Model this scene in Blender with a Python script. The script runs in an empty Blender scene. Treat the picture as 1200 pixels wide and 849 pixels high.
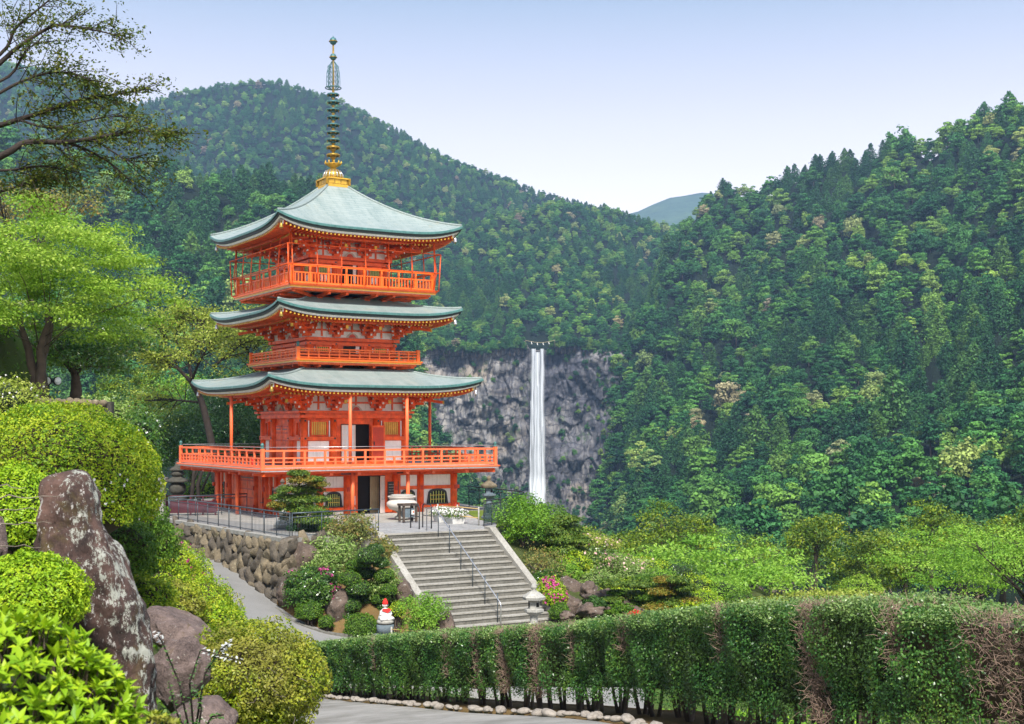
import bpy, bmesh, math, random
import numpy as np
from mathutils import Vector, Matrix, noise as mn
from math import radians as R, sin, cos, pi

# ------------------------------------------------------------------ camera, sky, sun, exposure
SC = bpy.context.scene
COL = SC.collection
FPX, HX, HY = 1520.0, 600.0, 500.0        # focal length in photo pixels, principal column, horizon row

def P(px, py, D):
    """the world point the photograph shows at (px, py), D metres into the scene (eye at the origin)"""
    return Vector(((px-HX)/FPX*D, D, (HY-py)/FPX*D))

cam = bpy.data.cameras.new('camera'); camo = bpy.data.objects.new('camera', cam); COL.objects.link(camo)
cam.sensor_width = 36; cam.lens = FPX/1200*36; cam.shift_y = 75.5/1200
camo.rotation_euler = (R(90), 0, 0); camo.location = (0, 0, 0)
cam.clip_start = 0.1; cam.clip_end = 20000
cam.dof.use_dof = True; cam.dof.focus_distance = 60; cam.dof.aperture_fstop = 11
SC.camera = camo

SUN_EL, SUN_AZ = 50, 174            # azimuth clockwise from +Y (view direction)
w = bpy.data.worlds.new('World'); SC.world = w; w.use_nodes = True
nt = w.node_tree; nt.nodes.clear()
wo = nt.nodes.new('ShaderNodeOutputWorld'); bg = nt.nodes.new('ShaderNodeBackground')
sky = nt.nodes.new('ShaderNodeTexSky'); sky.sky_type = 'NISHITA'; sky.sun_disc = False
sky.sun_elevation = R(SUN_EL); sky.sun_rotation = R(SUN_AZ); sky.air_density = 1.0; sky.dust_density = 1.2; sky.ozone_density = 1.5
# thin high overcast: a pale veil over the whole sky, thickest low down
tc = nt.nodes.new('ShaderNodeTexCoord'); sep = nt.nodes.new('ShaderNodeSeparateXYZ')
ramp = nt.nodes.new('ShaderNodeValToRGB'); mix = nt.nodes.new('ShaderNodeMix'); mix.data_type = 'RGBA'
nt.links.new(tc.outputs['Generated'], sep.inputs[0]); nt.links.new(sep.outputs['Z'], ramp.inputs[0])
e = ramp.color_ramp.elements
e[0].position = 0.0; e[0].color = (18, 16, 15, 1); e[1].position = 1.0; e[1].color = (1.9, 2.3, 3.3, 1)
for p_, c_ in ((.06, (14.0, 12.8, 12.2, 1)), (.12, (9.8, 8.6, 8.3, 1)), (.195, (6.5, 5.85, 5.95, 1)), (.245, (4.7, 4.45, 5.0, 1)), (.32, (2.2, 2.7, 3.5, 1)), (.5, (2.1, 2.5, 3.5, 1))):
    q_ = e.new(p_); q_.color = c_
mix.inputs[0].default_value = 0.85
nt.links.new(sky.outputs[0], mix.inputs[6]); nt.links.new(ramp.outputs[0], mix.inputs[7])
nt.links.new(mix.outputs[2], bg.inputs[0]); bg.inputs[1].default_value = 0.10
nt.links.new(bg.outputs[0], wo.inputs[0])

sl = bpy.data.lights.new('sun', 'SUN'); slo = bpy.data.objects.new('sun', sl); COL.objects.link(slo)
sl.energy = 3.5; sl.angle = R(10); sl.color = (1.0, .955, .88)
sd = Vector((sin(R(SUN_AZ))*cos(R(SUN_EL)), cos(R(SUN_AZ))*cos(R(SUN_EL)), sin(R(SUN_EL))))
slo.rotation_euler = (-sd).to_track_quat('-Z', 'Y').to_euler()

SC.view_settings.view_transform = 'Standard'; SC.view_settings.look = 'None'
SC.view_settings.exposure = 1.15; SC.view_settings.gamma = 1; SC.view_settings.use_curve_mapping = False
SC.render.engine = 'CYCLES'
cy = SC.cycles
cy.max_bounces = 6; cy.diffuse_bounces = 3; cy.glossy_bounces = 2; cy.transmission_bounces = 3
cy.transparent_max_bounces = 8; cy.volume_bounces = 0
cy.use_denoising = True
try: cy.denoiser = 'OPENIMAGEDENOISE'; cy.denoising_input_passes = 'RGB_ALBEDO_NORMAL'; cy.denoising_prefilter = 'ACCURATE'
except Exception: pass
cy.sample_clamp_indirect = 4; cy.caustics_reflective = False; cy.caustics_refractive = False

rng = np.random.default_rng(7); random.seed(7)

# ------------------------------------------------------------------ materials
MAT = {}
def newmat(name):
    m = bpy.data.materials.new(name); m.use_nodes = True; n = m.node_tree
    b = n.nodes['Principled BSDF']; MAT[name] = m
    return m, n, b
def nd(n, t, **kw):
    x = n.nodes.new(t)
    for k, v in kw.items(): setattr(x, k, v)
    return x
def mixc(n, f, a, b, blend='MIX'):
    m = nd(n, 'ShaderNodeMix', data_type='RGBA', blend_type=blend)
    for sock, v in ((0, f), (6, a), (7, b)):
        if isinstance(v, (int, float)): m.inputs[sock].default_value = v
        elif isinstance(v, (tuple, list)): m.inputs[sock].default_value = (*v[:3], 1)
        else: n.links.new(v, m.inputs[sock])
    return m.outputs[2]
def ramp_(n, f, stops, interp='LINEAR'):
    r = nd(n, 'ShaderNodeValToRGB'); r.color_ramp.interpolation = interp
    el = r.color_ramp.elements
    while len(el) < len(stops): el.new(.5)
    for k, (p_, c_) in enumerate(stops):
        el[k].position = p_
        el[k].color = (c_, c_, c_, 1) if isinstance(c_, (int, float)) else (*c_[:3], 1)
    n.links.new(f, r.inputs[0]); return r.outputs[0]
def noise_(n, scale, detail=4, vec=None, rough=.55, dist=0):
    t = nd(n, 'ShaderNodeTexNoise'); t.inputs['Scale'].default_value = scale; t.inputs['Detail'].default_value = detail
    t.inputs['Roughness'].default_value = rough; t.inputs['Distortion'].default_value = dist
    if vec is not None: n.links.new(vec, t.inputs['Vector'])
    return t.outputs['Fac']
def coords(n, kind='Object', scale=(1, 1, 1), rot=(0, 0, 0)):
    tcn = nd(n, 'ShaderNodeTexCoord'); mp = nd(n, 'ShaderNodeMapping')
    mp.inputs['Scale'].default_value = scale; mp.inputs['Rotation'].default_value = rot
    n.links.new(tcn.outputs[kind], mp.inputs['Vector']); return mp.outputs[0]
def bump(n, b, h, dist=.02, strength=.6):
    bp = nd(n, 'ShaderNodeBump'); bp.inputs['Distance'].default_value = dist; bp.inputs['Strength'].default_value = strength
    n.links.new(h, bp.inputs['Height']); n.links.new(bp.outputs[0], b.inputs['Normal'])
def geopos(n, scale=(1, 1, 1)):
    g = nd(n, 'ShaderNodeNewGeometry'); mp = nd(n, 'ShaderNodeMapping'); mp.inputs['Scale'].default_value = scale
    n.links.new(g.outputs['Position'], mp.inputs['Vector']); return mp.outputs[0]

def paint(name, c, rough=.5, var=.18, metal=0.0, scale=3.0, wear=None, spec=.4, bmp=.3):
    m, n, b = newmat(name)
    v = coords(n)
    f = noise_(n, scale, 6, v)
    c2 = tuple(x*(1-var) for x in c); c3 = tuple(min(1, x*(1+var)) for x in c)
    col = ramp_(n, f, [(.3, c2), (.7, c3)])
    if wear:
        g = noise_(n, scale*.7, 8, coords(n, 'Object', (1, 1, .25)), .7)
        col = mixc(n, ramp_(n, g, [(.56, 0.0), (.72, .6)]), col, wear)
        g2 = noise_(n, scale*1.7, 8, coords(n, 'Object', (2.2, 2.2, .16)), .7)
        col = mixc(n, ramp_(n, g2, [(.54, 0.0), (.70, .45)]), col, tuple(x*.35 for x in c))
    n.links.new(col, b.inputs['Base Color'])
    b.inputs['Roughness'].default_value = rough; b.inputs['Metallic'].default_value = metal
    b.inputs['Specular IOR Level'].default_value = spec
    if bmp: bump(n, b, noise_(n, scale*8, 3, v), .01, bmp)
    return m

paint('vermilion', (.78, .098, .010), .5, .30, wear=(.55, .10, .02))
paint('vermilion_deep', (.52, .045, .014), .5, .2)
paint('vermilion_faded', (.84, .155, .050), .5, .12, wear=(.8, .27, .15))
paint('orange_rail', (.88, .145, .012), .42, .1)
paint('plaster', (.80, .79, .77), .8, .06, wear=(.62, .58, .52))
paint('soffit', (.52, .47, .42), .8, .12)
paint('gold', (.58, .34, .04), .4, .2, metal=.4, scale=6)
paint('gold_old', (.34, .22, .04), .4, .35, metal=.6, scale=8, wear=(.12, .14, .10))
paint('verdigris', (.05, .14, .15), .5, .3, metal=.3, scale=9, wear=(.30, .20, .05))
paint('lattice_gold', (.62, .42, .06), .5, .15)
paint('lattice_green', (.40, .44, .12), .6, .12)
paint('shutter_green', (.012, .075, .035), .4, .15)
paint('black_metal', (.02, .022, .025), .35, .2)
paint('iron_rail', (.055, .075, .09), .4, .15, metal=.4)
paint('steel', (.55, .55, .55), .3, .1, metal=.8)
paint('dark_room', (.012, .010, .009), .9, .1)  # near-black for unlit insides, their shade put into the colour
paint('curtain', (.35, .27, .16), .9, .2, scale=2)
paint('door_white', (.74, .62, .56), .6, .08)
paint('lime', (.80, .78, .75), .8, .06, wear=(.55, .5, .45))
paint('maroon', (.085, .012, .02), .5, .2)
paint('red_cloth', (.75, .02, .015), .8, .12)
paint('porcelain', (.60, .59, .575), .45, .08, wear=(.5, .5, .48))
paint('bamboo', (.50, .34, .13), .5, .2)
paint('terracotta', (.62, .10, .02), .7, .1)
paint('planter_white', (.68, .67, .64), .6, .08)
paint('blue_plastic', (.02, .10, .45), .4, .05)
paint('bark', (.075, .055, .042), .9, .35, scale=5, bmp=1)
paint('bark_dark', (.030, .022, .018), .9, .3, scale=5, bmp=1)
paint('bark_grey', (.17, .14, .115), .9, .35, scale=6, bmp=1)
paint('dry_twig', (.30, .21, .155), .9, .3, scale=9)
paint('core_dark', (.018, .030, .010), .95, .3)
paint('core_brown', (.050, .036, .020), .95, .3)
paint('lamp_glass', (.7, .72, .74), .15, .05)
paint('paper', (.85, .85, .82), .8, .03)
paint('straw', (.55, .45, .25), .9, .15)

def stone(name, c, c_dark, lichen=None, lich_lo=.58, scale=1.6, rough=.85, moss=None, moss_lo=.6, bd=.05, streak=1.0):
    m, n, b = newmat(name)
    v = coords(n, 'Object', (1, 1, streak))
    f = noise_(n, scale, 12, v, .68)
    col = ramp_(n, f, [(.30, c_dark), (.52, tuple((a+b_)/2 for a, b_ in zip(c, c_dark))), (.72, c)])
    sp = noise_(n, scale*14, 3, v, .7)
    col = mixc(n, ramp_(n, sp, [(.4, .0), (.75, .35)]), col, tuple(min(1, x*1.7) for x in c))
    if moss: col = mixc(n, ramp_(n, noise_(n, scale*1.3, 8, v, .7, .6), [(moss_lo, 0.0), (moss_lo+.08, .75)]), col, moss)
    if lichen:
        l1 = ramp_(n, noise_(n, scale*3.2, 10, v, .75, .4), [(lich_lo, 0.0), (lich_lo+.035, 1.0)])
        col = mixc(n, l1, col, lichen)
    n.links.new(col, b.inputs['Base Color']); b.inputs['Roughness'].default_value = rough
    b.inputs['Specular IOR Level'].default_value = .25
    h = noise_(n, scale*3, 12, v, .72)
    bump(n, b, h, bd, 1.0)
    return m
stone('granite', (.36, .35, .32), (.12, .115, .10), lichen=(.52, .52, .46), lich_lo=.62, scale=4, bd=.02)
stone('granite_pale', (.44, .43, .39), (.18, .175, .16), lichen=(.20, .20, .17), lich_lo=.60, scale=5, bd=.02)
stone('granite_blue', (.16, .20, .23), (.07, .09, .10), scale=4, bd=.01)
stone('stone_dark', (.085, .08, .065), (.03, .03, .025), scale=5, bd=.03)
stone('stone_tan', (.25, .20, .13), (.035, .03, .022), lichen=(.34, .30, .20), lich_lo=.60, scale=1.5, moss=(.06, .06, .02), bd=.06)
stone('stone_brown', (.15, .125, .095), (.03, .026, .022), lichen=(.28, .26, .2), lich_lo=.63, scale=1.5, moss=(.05, .055, .02), bd=.06)
stone('rock_purple', (.27, .20, .175), (.030, .021, .020), lichen=(.44, .41, .36), lich_lo=.60, scale=4.5, moss=(.11, .075, .03), moss_lo=.57, bd=.06)
stone('rock_garden', (.17, .125, .10), (.030, .024, .020), lichen=(.36, .34, .30), lich_lo=.60, scale=1.6, moss=(.07, .08, .03), bd=.08)
stone('pebble', (.40, .36, .32), (.13, .11, .09), scale=9, bd=.02)

# the tall standing stone: brown rock with pale grey lichen
m, n, b = newmat('pillar_rock')
v = coords(n, 'Object', (1, 1, .55))
base = ramp_(n, noise_(n, 3.0, 12, v, .7), [(.36, (.012, .007, .006)), (.48, (.055, .030, .024)), (.68, (.16, .09, .07))])
moss = ramp_(n, noise_(n, 2.4, 9, v, .7, .5), [(.55, 0.0), (.66, .8)])
col = mixc(n, moss, base, (.10, .075, .015))
# lichen gathers on the right flank of the stone
sx = nd(n, 'ShaderNodeSeparateXYZ'); n.links.new(coords(n, 'Object'), sx.inputs[0])
tilt = nd(n, 'ShaderNodeMath', operation='MULTIPLY_ADD'); n.links.new(sx.outputs['X'], tilt.inputs[0]); tilt.inputs[1].default_value = .26; tilt.inputs[2].default_value = .0
tz = nd(n, 'ShaderNodeMath', operation='MULTIPLY_ADD'); n.links.new(sx.outputs['Z'], tz.inputs[0]); tz.inputs[1].default_value = .10; n.links.new(tilt.outputs[0], tz.inputs[2])
l2 = noise_(n, 8.5, 14, v, .8, .2)
ad = nd(n, 'ShaderNodeMath', operation='ADD'); n.links.new(l2, ad.inputs[0]); n.links.new(tz.outputs[0], ad.inputs[1])
col = mixc(n, ramp_(n, ad.outputs[0], [(.675, 0.0), (.70, 1.0)]), col, (.36, .37, .32))
sp = noise_(n, 26, 4, v, .7)
col = mixc(n, ramp_(n, sp, [(.60, 0.0), (.66, .8)]), col, (.55, .53, .50))
n.links.new(col, b.inputs['Base Color']); b.inputs['Roughness'].default_value = .85
bump(n, b, noise_(n, 7, 14, v, .75), .06, 1.0)

# copper-green roof with laid courses
m, n, b = newmat('copper')
uv = nd(n, 'ShaderNodeUVMap'); br = nd(n, 'ShaderNodeTexBrick')
n.links.new(uv.outputs[0], br.inputs['Vector'])
br.inputs['Scale'].default_value = 1; br.inputs['Brick Width'].default_value = .9; br.inputs['Row Height'].default_value = .22
br.inputs['Mortar Size'].default_value = .018; br.inputs['Mortar Smooth'].default_value = .3
br.inputs['Color1'].default_value = (.235, .285, .275, 1); br.inputs['Color2'].default_value = (.19, .24, .23, 1); br.inputs['Mortar'].default_value = (.13, .20, .19, 1)
st = ramp_(n, noise_(n, 1.0, 10, coords(n, 'UV', (1.6, .25, 1)), .65), [(.40, 0.0), (.75, .7)])
col = mixc(n, st, br.outputs['Color'], (.34, .38, .36))
st2 = ramp_(n, noise_(n, .8, 10, coords(n, 'Object', (1, 1, 1)), .7), [(.58, 0.0), (.72, .45)])
col = mixc(n, st2, col, (.30, .28, .19))
n.links.new(col, b.inputs['Base Color']); b.inputs['Roughness'].default_value = .5; b.inputs['Specular IOR Level'].default_value = .4
bump(n, b, br.outputs['Fac'], -.02, .6)
paint('copper_edge', (.055, .15, .14), .45, .25, scale=6, wear=(.18, .30, .27))
paint('eave_dark', (.022, .030, .030), .6, .3, scale=6)

# foliage
def leafmat(name, cols, trans=.28, rough=.5, nscale=.0, alt=None, spec=.3, objvar=0.0):
    """cols: leaf colours, picked per leaf; alt: a second tone in patches"""
    m, n, b = newmat(name)
    at = nd(n, 'ShaderNodeAttribute', attribute_name='rnd')
    k = len(cols)
    col = ramp_(n, at.outputs['Fac'], [(i/(k-1) if k > 1 else 0, c) for i, c in enumerate(cols)])
    if alt is not None:
        f = ramp_(n, noise_(n, nscale, 3, geopos(n)), [(.45, 0.0), (.62, .8)])
        col = mixc(n, f, col, alt)
    if objvar:
        oi = nd(n, 'ShaderNodeObjectInfo'); hs = nd(n, 'ShaderNodeHueSaturation')
        mr = nd(n, 'ShaderNodeMapRange'); mr.inputs[3].default_value = 1-objvar; mr.inputs[4].default_value = 1+objvar
        n.links.new(oi.outputs['Random'], mr.inputs[0]); n.links.new(mr.outputs[0], hs.inputs['Value'])
        n.links.new(col, hs.inputs['Color']); col = hs.outputs[0]
    n.links.new(col, b.inputs['Base Color']); b.inputs['Roughness'].default_value = rough
    b.inputs['Specular IOR Level'].default_value = spec
    tr = nd(n, 'ShaderNodeBsdfTranslucent'); n.links.new(col, tr.inputs[0])
    ms = nd(n, 'ShaderNodeMixShader'); ms.inputs[0].default_value = trans
    n.links.new(b.outputs[0], ms.inputs[1]); n.links.new(tr.outputs[0], ms.inputs[2])
    n.links.new(ms.outputs[0], n.nodes['Material Output'].inputs[0])
    return m
leafmat('leaf_lime', [(.12, .26, .008), (.27, .44, .014), (.44, .56, .022)])
leafmat('leaf_azalea', [(.055, .15, .010), (.18, .33, .012), (.36, .48, .018), (.52, .56, .035)])
leafmat('leaf_azalea_olive', [(.07, .13, .012), (.20, .30, .015), (.36, .42, .022), (.46, .44, .04)], alt=(.22, .20, .04), nscale=1.6)
leafmat('leaf_box', [(.035, .10, .010), (.085, .19, .014), (.16, .27, .022)])
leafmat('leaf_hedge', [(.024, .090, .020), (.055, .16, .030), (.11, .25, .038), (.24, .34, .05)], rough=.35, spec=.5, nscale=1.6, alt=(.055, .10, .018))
leafmat('leaf_hedge_lit', [(.09, .19, .04), (.18, .29, .07), (.32, .40, .14)], rough=.35, spec=.5)  # lighter copy of leaf_hedge; light on the clipped top put into the colour
leafmat('leaf_maple', [(.10, .25, .022), (.22, .42, .040), (.36, .54, .075)], trans=.4)
leafmat('leaf_maple_bright', [(.11, .25, .014), (.25, .42, .035), (.42, .55, .09)], trans=.45)
leafmat('leaf_yellowgreen', [(.16, .25, .025), (.32, .40, .05), (.48, .50, .12)], trans=.4)
leafmat('leaf_olive', [(.030, .065, .010), (.085, .13, .014), (.19, .17, .022)], trans=.35)
leafmat('leaf_dark', [(.014, .060, .018), (.032, .105, .026), (.08, .17, .032)], rough=.35, spec=.5, objvar=.3)
leafmat('leaf_camellia', [(.022, .080, .014), (.060, .15, .020), (.15, .25, .028)], rough=.3, spec=.6, objvar=.2)
leafmat('needle_pine', [(.035, .085, .012), (.080, .15, .015), (.17, .23, .022)], trans=.15)
leafmat('needle_pine_rust', [(.08, .10, .012), (.16, .17, .015), (.34, .20, .03)], trans=.15)
leafmat('leaf_cypress', [(.045, .11, .008), (.12, .21, .010), (.30, .34, .016)], trans=.2, alt=(.035, .085, .012), nscale=.35)
leafmat('leaf_variegated', [(.09, .19, .030), (.20, .31, .06), (.42, .50, .20)])
leafmat('leaf_flush', [(.11, .15, .035), (.20, .23, .055), (.33, .20, .06)])
leafmat('leaf_fresh', [(.05, .14, .012), (.13, .29, .018), (.27, .45, .03)])
leafmat('leaf_fern', [(.03, .09, .02), (.08, .17, .03)])
leafmat('leaf_silver', [(.45, .47, .46), (.62, .63, .62)])
leafmat('petal_pink', [(.45, .03, .20), (.66, .10, .34)], trans=.3)
leafmat('petal_pale', [(.80, .38, .40), (.85, .62, .58)], trans=.3)
leafmat('petal_white', [(.80, .80, .76), (.90, .88, .85)], trans=.3)
leafmat('petal_red', [(.70, .01, .02), (.8, .03, .05)], trans=.3)

# hillside canopy: the species is picked per tree, the leaf tone per clump, with painted top light on broadleaf crowns
def canopymat(name, stops, k=1.0):
    m, n, b = newmat(name)
    oi = nd(n, 'ShaderNodeObjectInfo')
    col = ramp_(n, oi.outputs['Random'], [(p_, tuple(x*k for x in c_)) for p_, c_ in stops])
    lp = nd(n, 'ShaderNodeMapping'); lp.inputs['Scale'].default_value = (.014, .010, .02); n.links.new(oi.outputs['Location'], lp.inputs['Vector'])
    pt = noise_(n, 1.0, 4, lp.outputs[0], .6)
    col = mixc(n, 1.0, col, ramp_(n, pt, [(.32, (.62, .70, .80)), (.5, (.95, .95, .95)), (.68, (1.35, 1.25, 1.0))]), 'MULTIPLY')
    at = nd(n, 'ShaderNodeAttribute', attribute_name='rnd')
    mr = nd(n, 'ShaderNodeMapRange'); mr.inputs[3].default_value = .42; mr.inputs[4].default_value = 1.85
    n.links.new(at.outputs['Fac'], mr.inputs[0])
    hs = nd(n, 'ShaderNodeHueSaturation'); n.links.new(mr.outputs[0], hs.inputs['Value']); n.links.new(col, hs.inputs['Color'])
    n.links.new(hs.outputs[0], b.inputs['Base Color']); b.inputs['Roughness'].default_value = .6
    b.inputs['Specular IOR Level'].default_value = .2
    tr = nd(n, 'ShaderNodeBsdfTranslucent'); n.links.new(hs.outputs[0], tr.inputs[0])
    ms = nd(n, 'ShaderNodeMixShader'); ms.inputs[0].default_value = .15
    n.links.new(b.outputs[0], ms.inputs[1]); n.links.new(tr.outputs[0], ms.inputs[2])
    n.links.new(ms.outputs[0], n.nodes['Material Output'].inputs[0])
canopymat('canopy_broad', [(0, (.014, .062, .022)), (.35, (.026, .100, .026)), (.60, (.050, .145, .028)), (.78, (.085, .19, .030)), (.95, (.15, .24, .045)), (.985, (.19, .22, .09)), (1, (.24, .18, .13))], 1.35)
canopymat('canopy_cedar', [(0, (.014, .055, .020)), (.6, (.026, .085, .024)), (1, (.06, .13, .026))], 1.3)

# ground materials
def ground(name, stops, scale, rough=.95, bd=.03, fine=30, finec=None):
    m, n, b = newmat(name); v = geopos(n)
    col = ramp_(n, noise_(n, scale, 10, v, .65), stops)
    g = noise_(n, fine, 4, v, .7)
    col = mixc(n, ramp_(n, g, [(.42, 0.0), (.68, .55)]), col, finec or tuple(x*.55 for x in stops[0][1]))
    n.links.new(col, b.inputs['Base Color']); b.inputs['Roughness'].default_value = rough
    b.inputs['Specular IOR Level'].default_value = .2
    bump(n, b, g, bd, .8); return m
ground('soil', [(.35, (.050, .055, .018)), (.60, (.060, .11, .018))], .5)
ground('forest_floor', [(.35, (.004, .010, .006)), (.65, (.008, .018, .007))], .05, fine=.6, bd=1)  # near-black: shade between the crowns put into the floor colour
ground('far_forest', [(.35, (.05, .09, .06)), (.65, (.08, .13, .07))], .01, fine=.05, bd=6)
ground('asphalt', [(.30, (.15, .147, .14)), (.7, (.235, .23, .22))], .35, fine=45, bd=.008, finec=(.30, .295, .28))
ground('asphalt_low', [(.38, (.17, .165, .15)), (.62, (.30, .29, .275))], .9, fine=60, bd=.006, finec=(.25, .24, .22))
ground('gravel', [(.30, (.24, .24, .24)), (.7, (.36, .355, .345))], 1.2, fine=7, bd=.05, finec=(.10, .10, .10))
ground('grass', [(.35, (.075, .13, .014)), (.65, (.17, .21, .025))], .8, fine=18, bd=.04)
ground('moss_soil', [(.35, (.13, .075, .032)), (.65, (.20, .12, .05))], .9, fine=14, bd=.04, finec=(.07, .085, .02))
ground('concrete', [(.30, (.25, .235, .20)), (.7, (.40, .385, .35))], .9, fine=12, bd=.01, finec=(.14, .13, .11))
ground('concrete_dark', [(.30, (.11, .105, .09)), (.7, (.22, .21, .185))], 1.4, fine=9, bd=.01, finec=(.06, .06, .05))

# ------------------------------------------------------------------ builders
def link(o, parent=None):
    COL.objects.link(o)
    if parent is not None: o.parent = parent
    return o
def tag(o, label=None, cat=None, group=None, kind=None):
    if label: o['label'] = label
    if cat: o['category'] = cat
    if group: o['group'] = group
    if kind: o['kind'] = kind
    return o
def thing(name, label, cat, loc=(0, 0, 0), rz=0, group=None):
    o = bpy.data.objects.new(name, None); COL.objects.link(o); o.location = loc; o.rotation_euler = (0, 0, rz)
    o.empty_display_size = .2
    return tag(o, label, cat, group)
def dup(root, loc=None, rz=None, label=None, scale=None):
    r = root.copy(); COL.objects.link(r)
    if loc is not None: r.location = loc
    if rz is not None: r.rotation_euler = (root.rotation_euler[0], root.rotation_euler[1], rz)
    if scale is not None: r.scale = scale if isinstance(scale, (tuple, list)) else (scale,)*3
    if label: r['label'] = label
    for ch in list(root.children):
        c = ch.copy(); COL.objects.link(c); c.parent = r
        for g_ in list(ch.children):
            d = g_.copy(); COL.objects.link(d); d.parent = c
    return r
def copy_part(o, M=None):
    c = o.copy(); COL.objects.link(c); c.parent = o.parent
    if M is not None: c.matrix_local = M
    for g_ in list(o.children):
        d = g_.copy(); COL.objects.link(d); d.parent = c
    return c

class MB:
    def __init__(self, M=None):
        self.v = []; self.f = []; self.mi = []; self.M = M; self.mats = []; self.smooth = []; self.uv = []
    def mat(self, name):
        if name not in self.mats: self.mats.append(name)
        return self.mats.index(name)
    def add(self, vs, fs, mat, smooth=False, uvs=None):
        b0 = len(self.v); mi = self.mat(mat)
        if self.M is not None: vs = [self.M @ Vector(p) for p in vs]
        self.v += [tuple(p) for p in vs]
        for k, f in enumerate(fs):
            self.f.append([b0+i for i in f]); self.mi.append(mi); self.smooth.append(smooth)
            self.uv.append(uvs[k] if uvs else None)
    def box(self, c, s, mat, rz=0, taper=1.0, bev=0):
        x, y, z = s[0]/2, s[1]/2, s[2]/2
        vs = []
        for dz, t in ((-z, 1), (z, taper)):
            for dx, dy in ((-x, -y), (x, -y), (x, y), (-x, y)):
                px, py = dx*t, dy*t
                vs.append((c[0]+px*cos(rz)-py*sin(rz), c[1]+px*sin(rz)+py*cos(rz), c[2]+dz))
        self.add(vs, [(3, 2, 1, 0), (4, 5, 6, 7), (0, 1, 5, 4), (1, 2, 6, 5), (2, 3, 7, 6), (3, 0, 4, 7)], mat)
    def bar(self, a, b_, w_, h_, mat, up=(0, 0, 1)):
        a = Vector(a); b_ = Vector(b_); d = (b_-a).normalized(); u = Vector(up)
        s = d.cross(u)
        if s.length < 1e-4: s = d.cross(Vector((1, 0, 0)))
        s.normalize(); t = s.cross(d)
        vs = []
        for p in (a, b_):
            for i, j in ((-1, -1), (1, -1), (1, 1), (-1, 1)): vs.append(p+s*i*w_/2+t*j*h_/2)
        self.add(vs, [(3, 2, 1, 0), (4, 5, 6, 7), (0, 1, 5, 4), (1, 2, 6, 5), (2, 3, 7, 6), (3, 0, 4, 7)], mat)
    def tube(self, pts, rad, mat, n=8, cap=True, closed=False):
        pts = [Vector(p) for p in pts]
        if not isinstance(rad, (list, tuple)): rad = [rad]*len(pts)
        vs = []; N = len(pts); prev = None
        for i, p in enumerate(pts):
            if closed: d = pts[(i+1) % N]-pts[i-1]
            else: d = pts[min(i+1, N-1)]-pts[max(i-1, 0)]
            d.normalize()
            if prev is None:
                s = d.cross(Vector((0, 0, 1)))
                if s.length < .05: s = d.cross(Vector((0, 1, 0)))
            else:
                s = prev-d*prev.dot(d)
                if s.length < 1e-5: s = d.cross(Vector((0, 1, .3)))
            s.normalize(); prev = s; t = d.cross(s)
            for k in range(n):
                a = 2*pi*k/n; vs.append(p+(s*cos(a)+t*sin(a))*rad[i])
        fs = []
        for i in range(N if closed else N-1):
            for k in range(n):
                j = (i+1) % N
                fs.append((i*n+k, i*n+(k+1) % n, j*n+(k+1) % n, j*n+k))
        if cap and not closed: fs.append(tuple(reversed(range(n)))); fs.append(tuple((N-1)*n+k for k in range(n)))
        self.add(vs, fs, mat, True)
    def lathe(self, prof, mat, n=16, c=(0, 0, 0), smooth=True, rot=0, sq=False):
        """prof: (radius, z) from the bottom up"""
        vs = []; fs = []
        for r, z in prof:
            for k in range(n):
                a = 2*pi*(k+.5)/n+rot; rr = r/cos(pi/n) if sq else r
                vs.append((c[0]+rr*cos(a), c[1]+rr*sin(a), c[2]+z))
        for i in range(len(prof)-1):
            for k in range(n): fs.append((i*n+k, i*n+(k+1) % n, (i+1)*n+(k+1) % n, (i+1)*n+k))
        fs.append(tuple(reversed(range(n)))); fs.append(tuple((len(prof)-1)*n+k for k in range(n)))
        self.add(vs, fs, mat, smooth)
    def prism(self, poly, a, b_, mat, axis='z'):
        """poly extruded between a and b_ along an axis"""
        def mk(p, t):
            return (p[0], p[1], t) if axis == 'z' else (p[0], t, p[1])
        n = len(poly); vs = [mk(p, a) for p in poly]+[mk(p, b_) for p in poly]
        fs = [tuple(reversed(range(n))), tuple(range(n, 2*n))]+[(i, (i+1) % n, n+(i+1) % n, n+i) for i in range(n)]
        self.add(vs, fs, mat)
    def build(self, name, parent=None, M=None, auto=False):
        me = bpy.data.meshes.new(name); me.from_pydata(self.v, [], self.f)
        for m_ in self.mats: me.materials.append(MAT[m_])
        me.polygons.foreach_set('material_index', self.mi); me.polygons.foreach_set('use_smooth', self.smooth)
        if any(u is not None for u in self.uv):
            ul = me.uv_layers.new(name='UVMap'); li = 0
            for f, u in zip(self.f, self.uv):
                for k in range(len(f)):
                    if u is not None: ul.data[li].uv = u[k]
                    li += 1
        me.update()
        o = bpy.data.objects.new(name, me); link(o, parent)
        if M is not None: o.matrix_local = M
        return o

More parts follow.
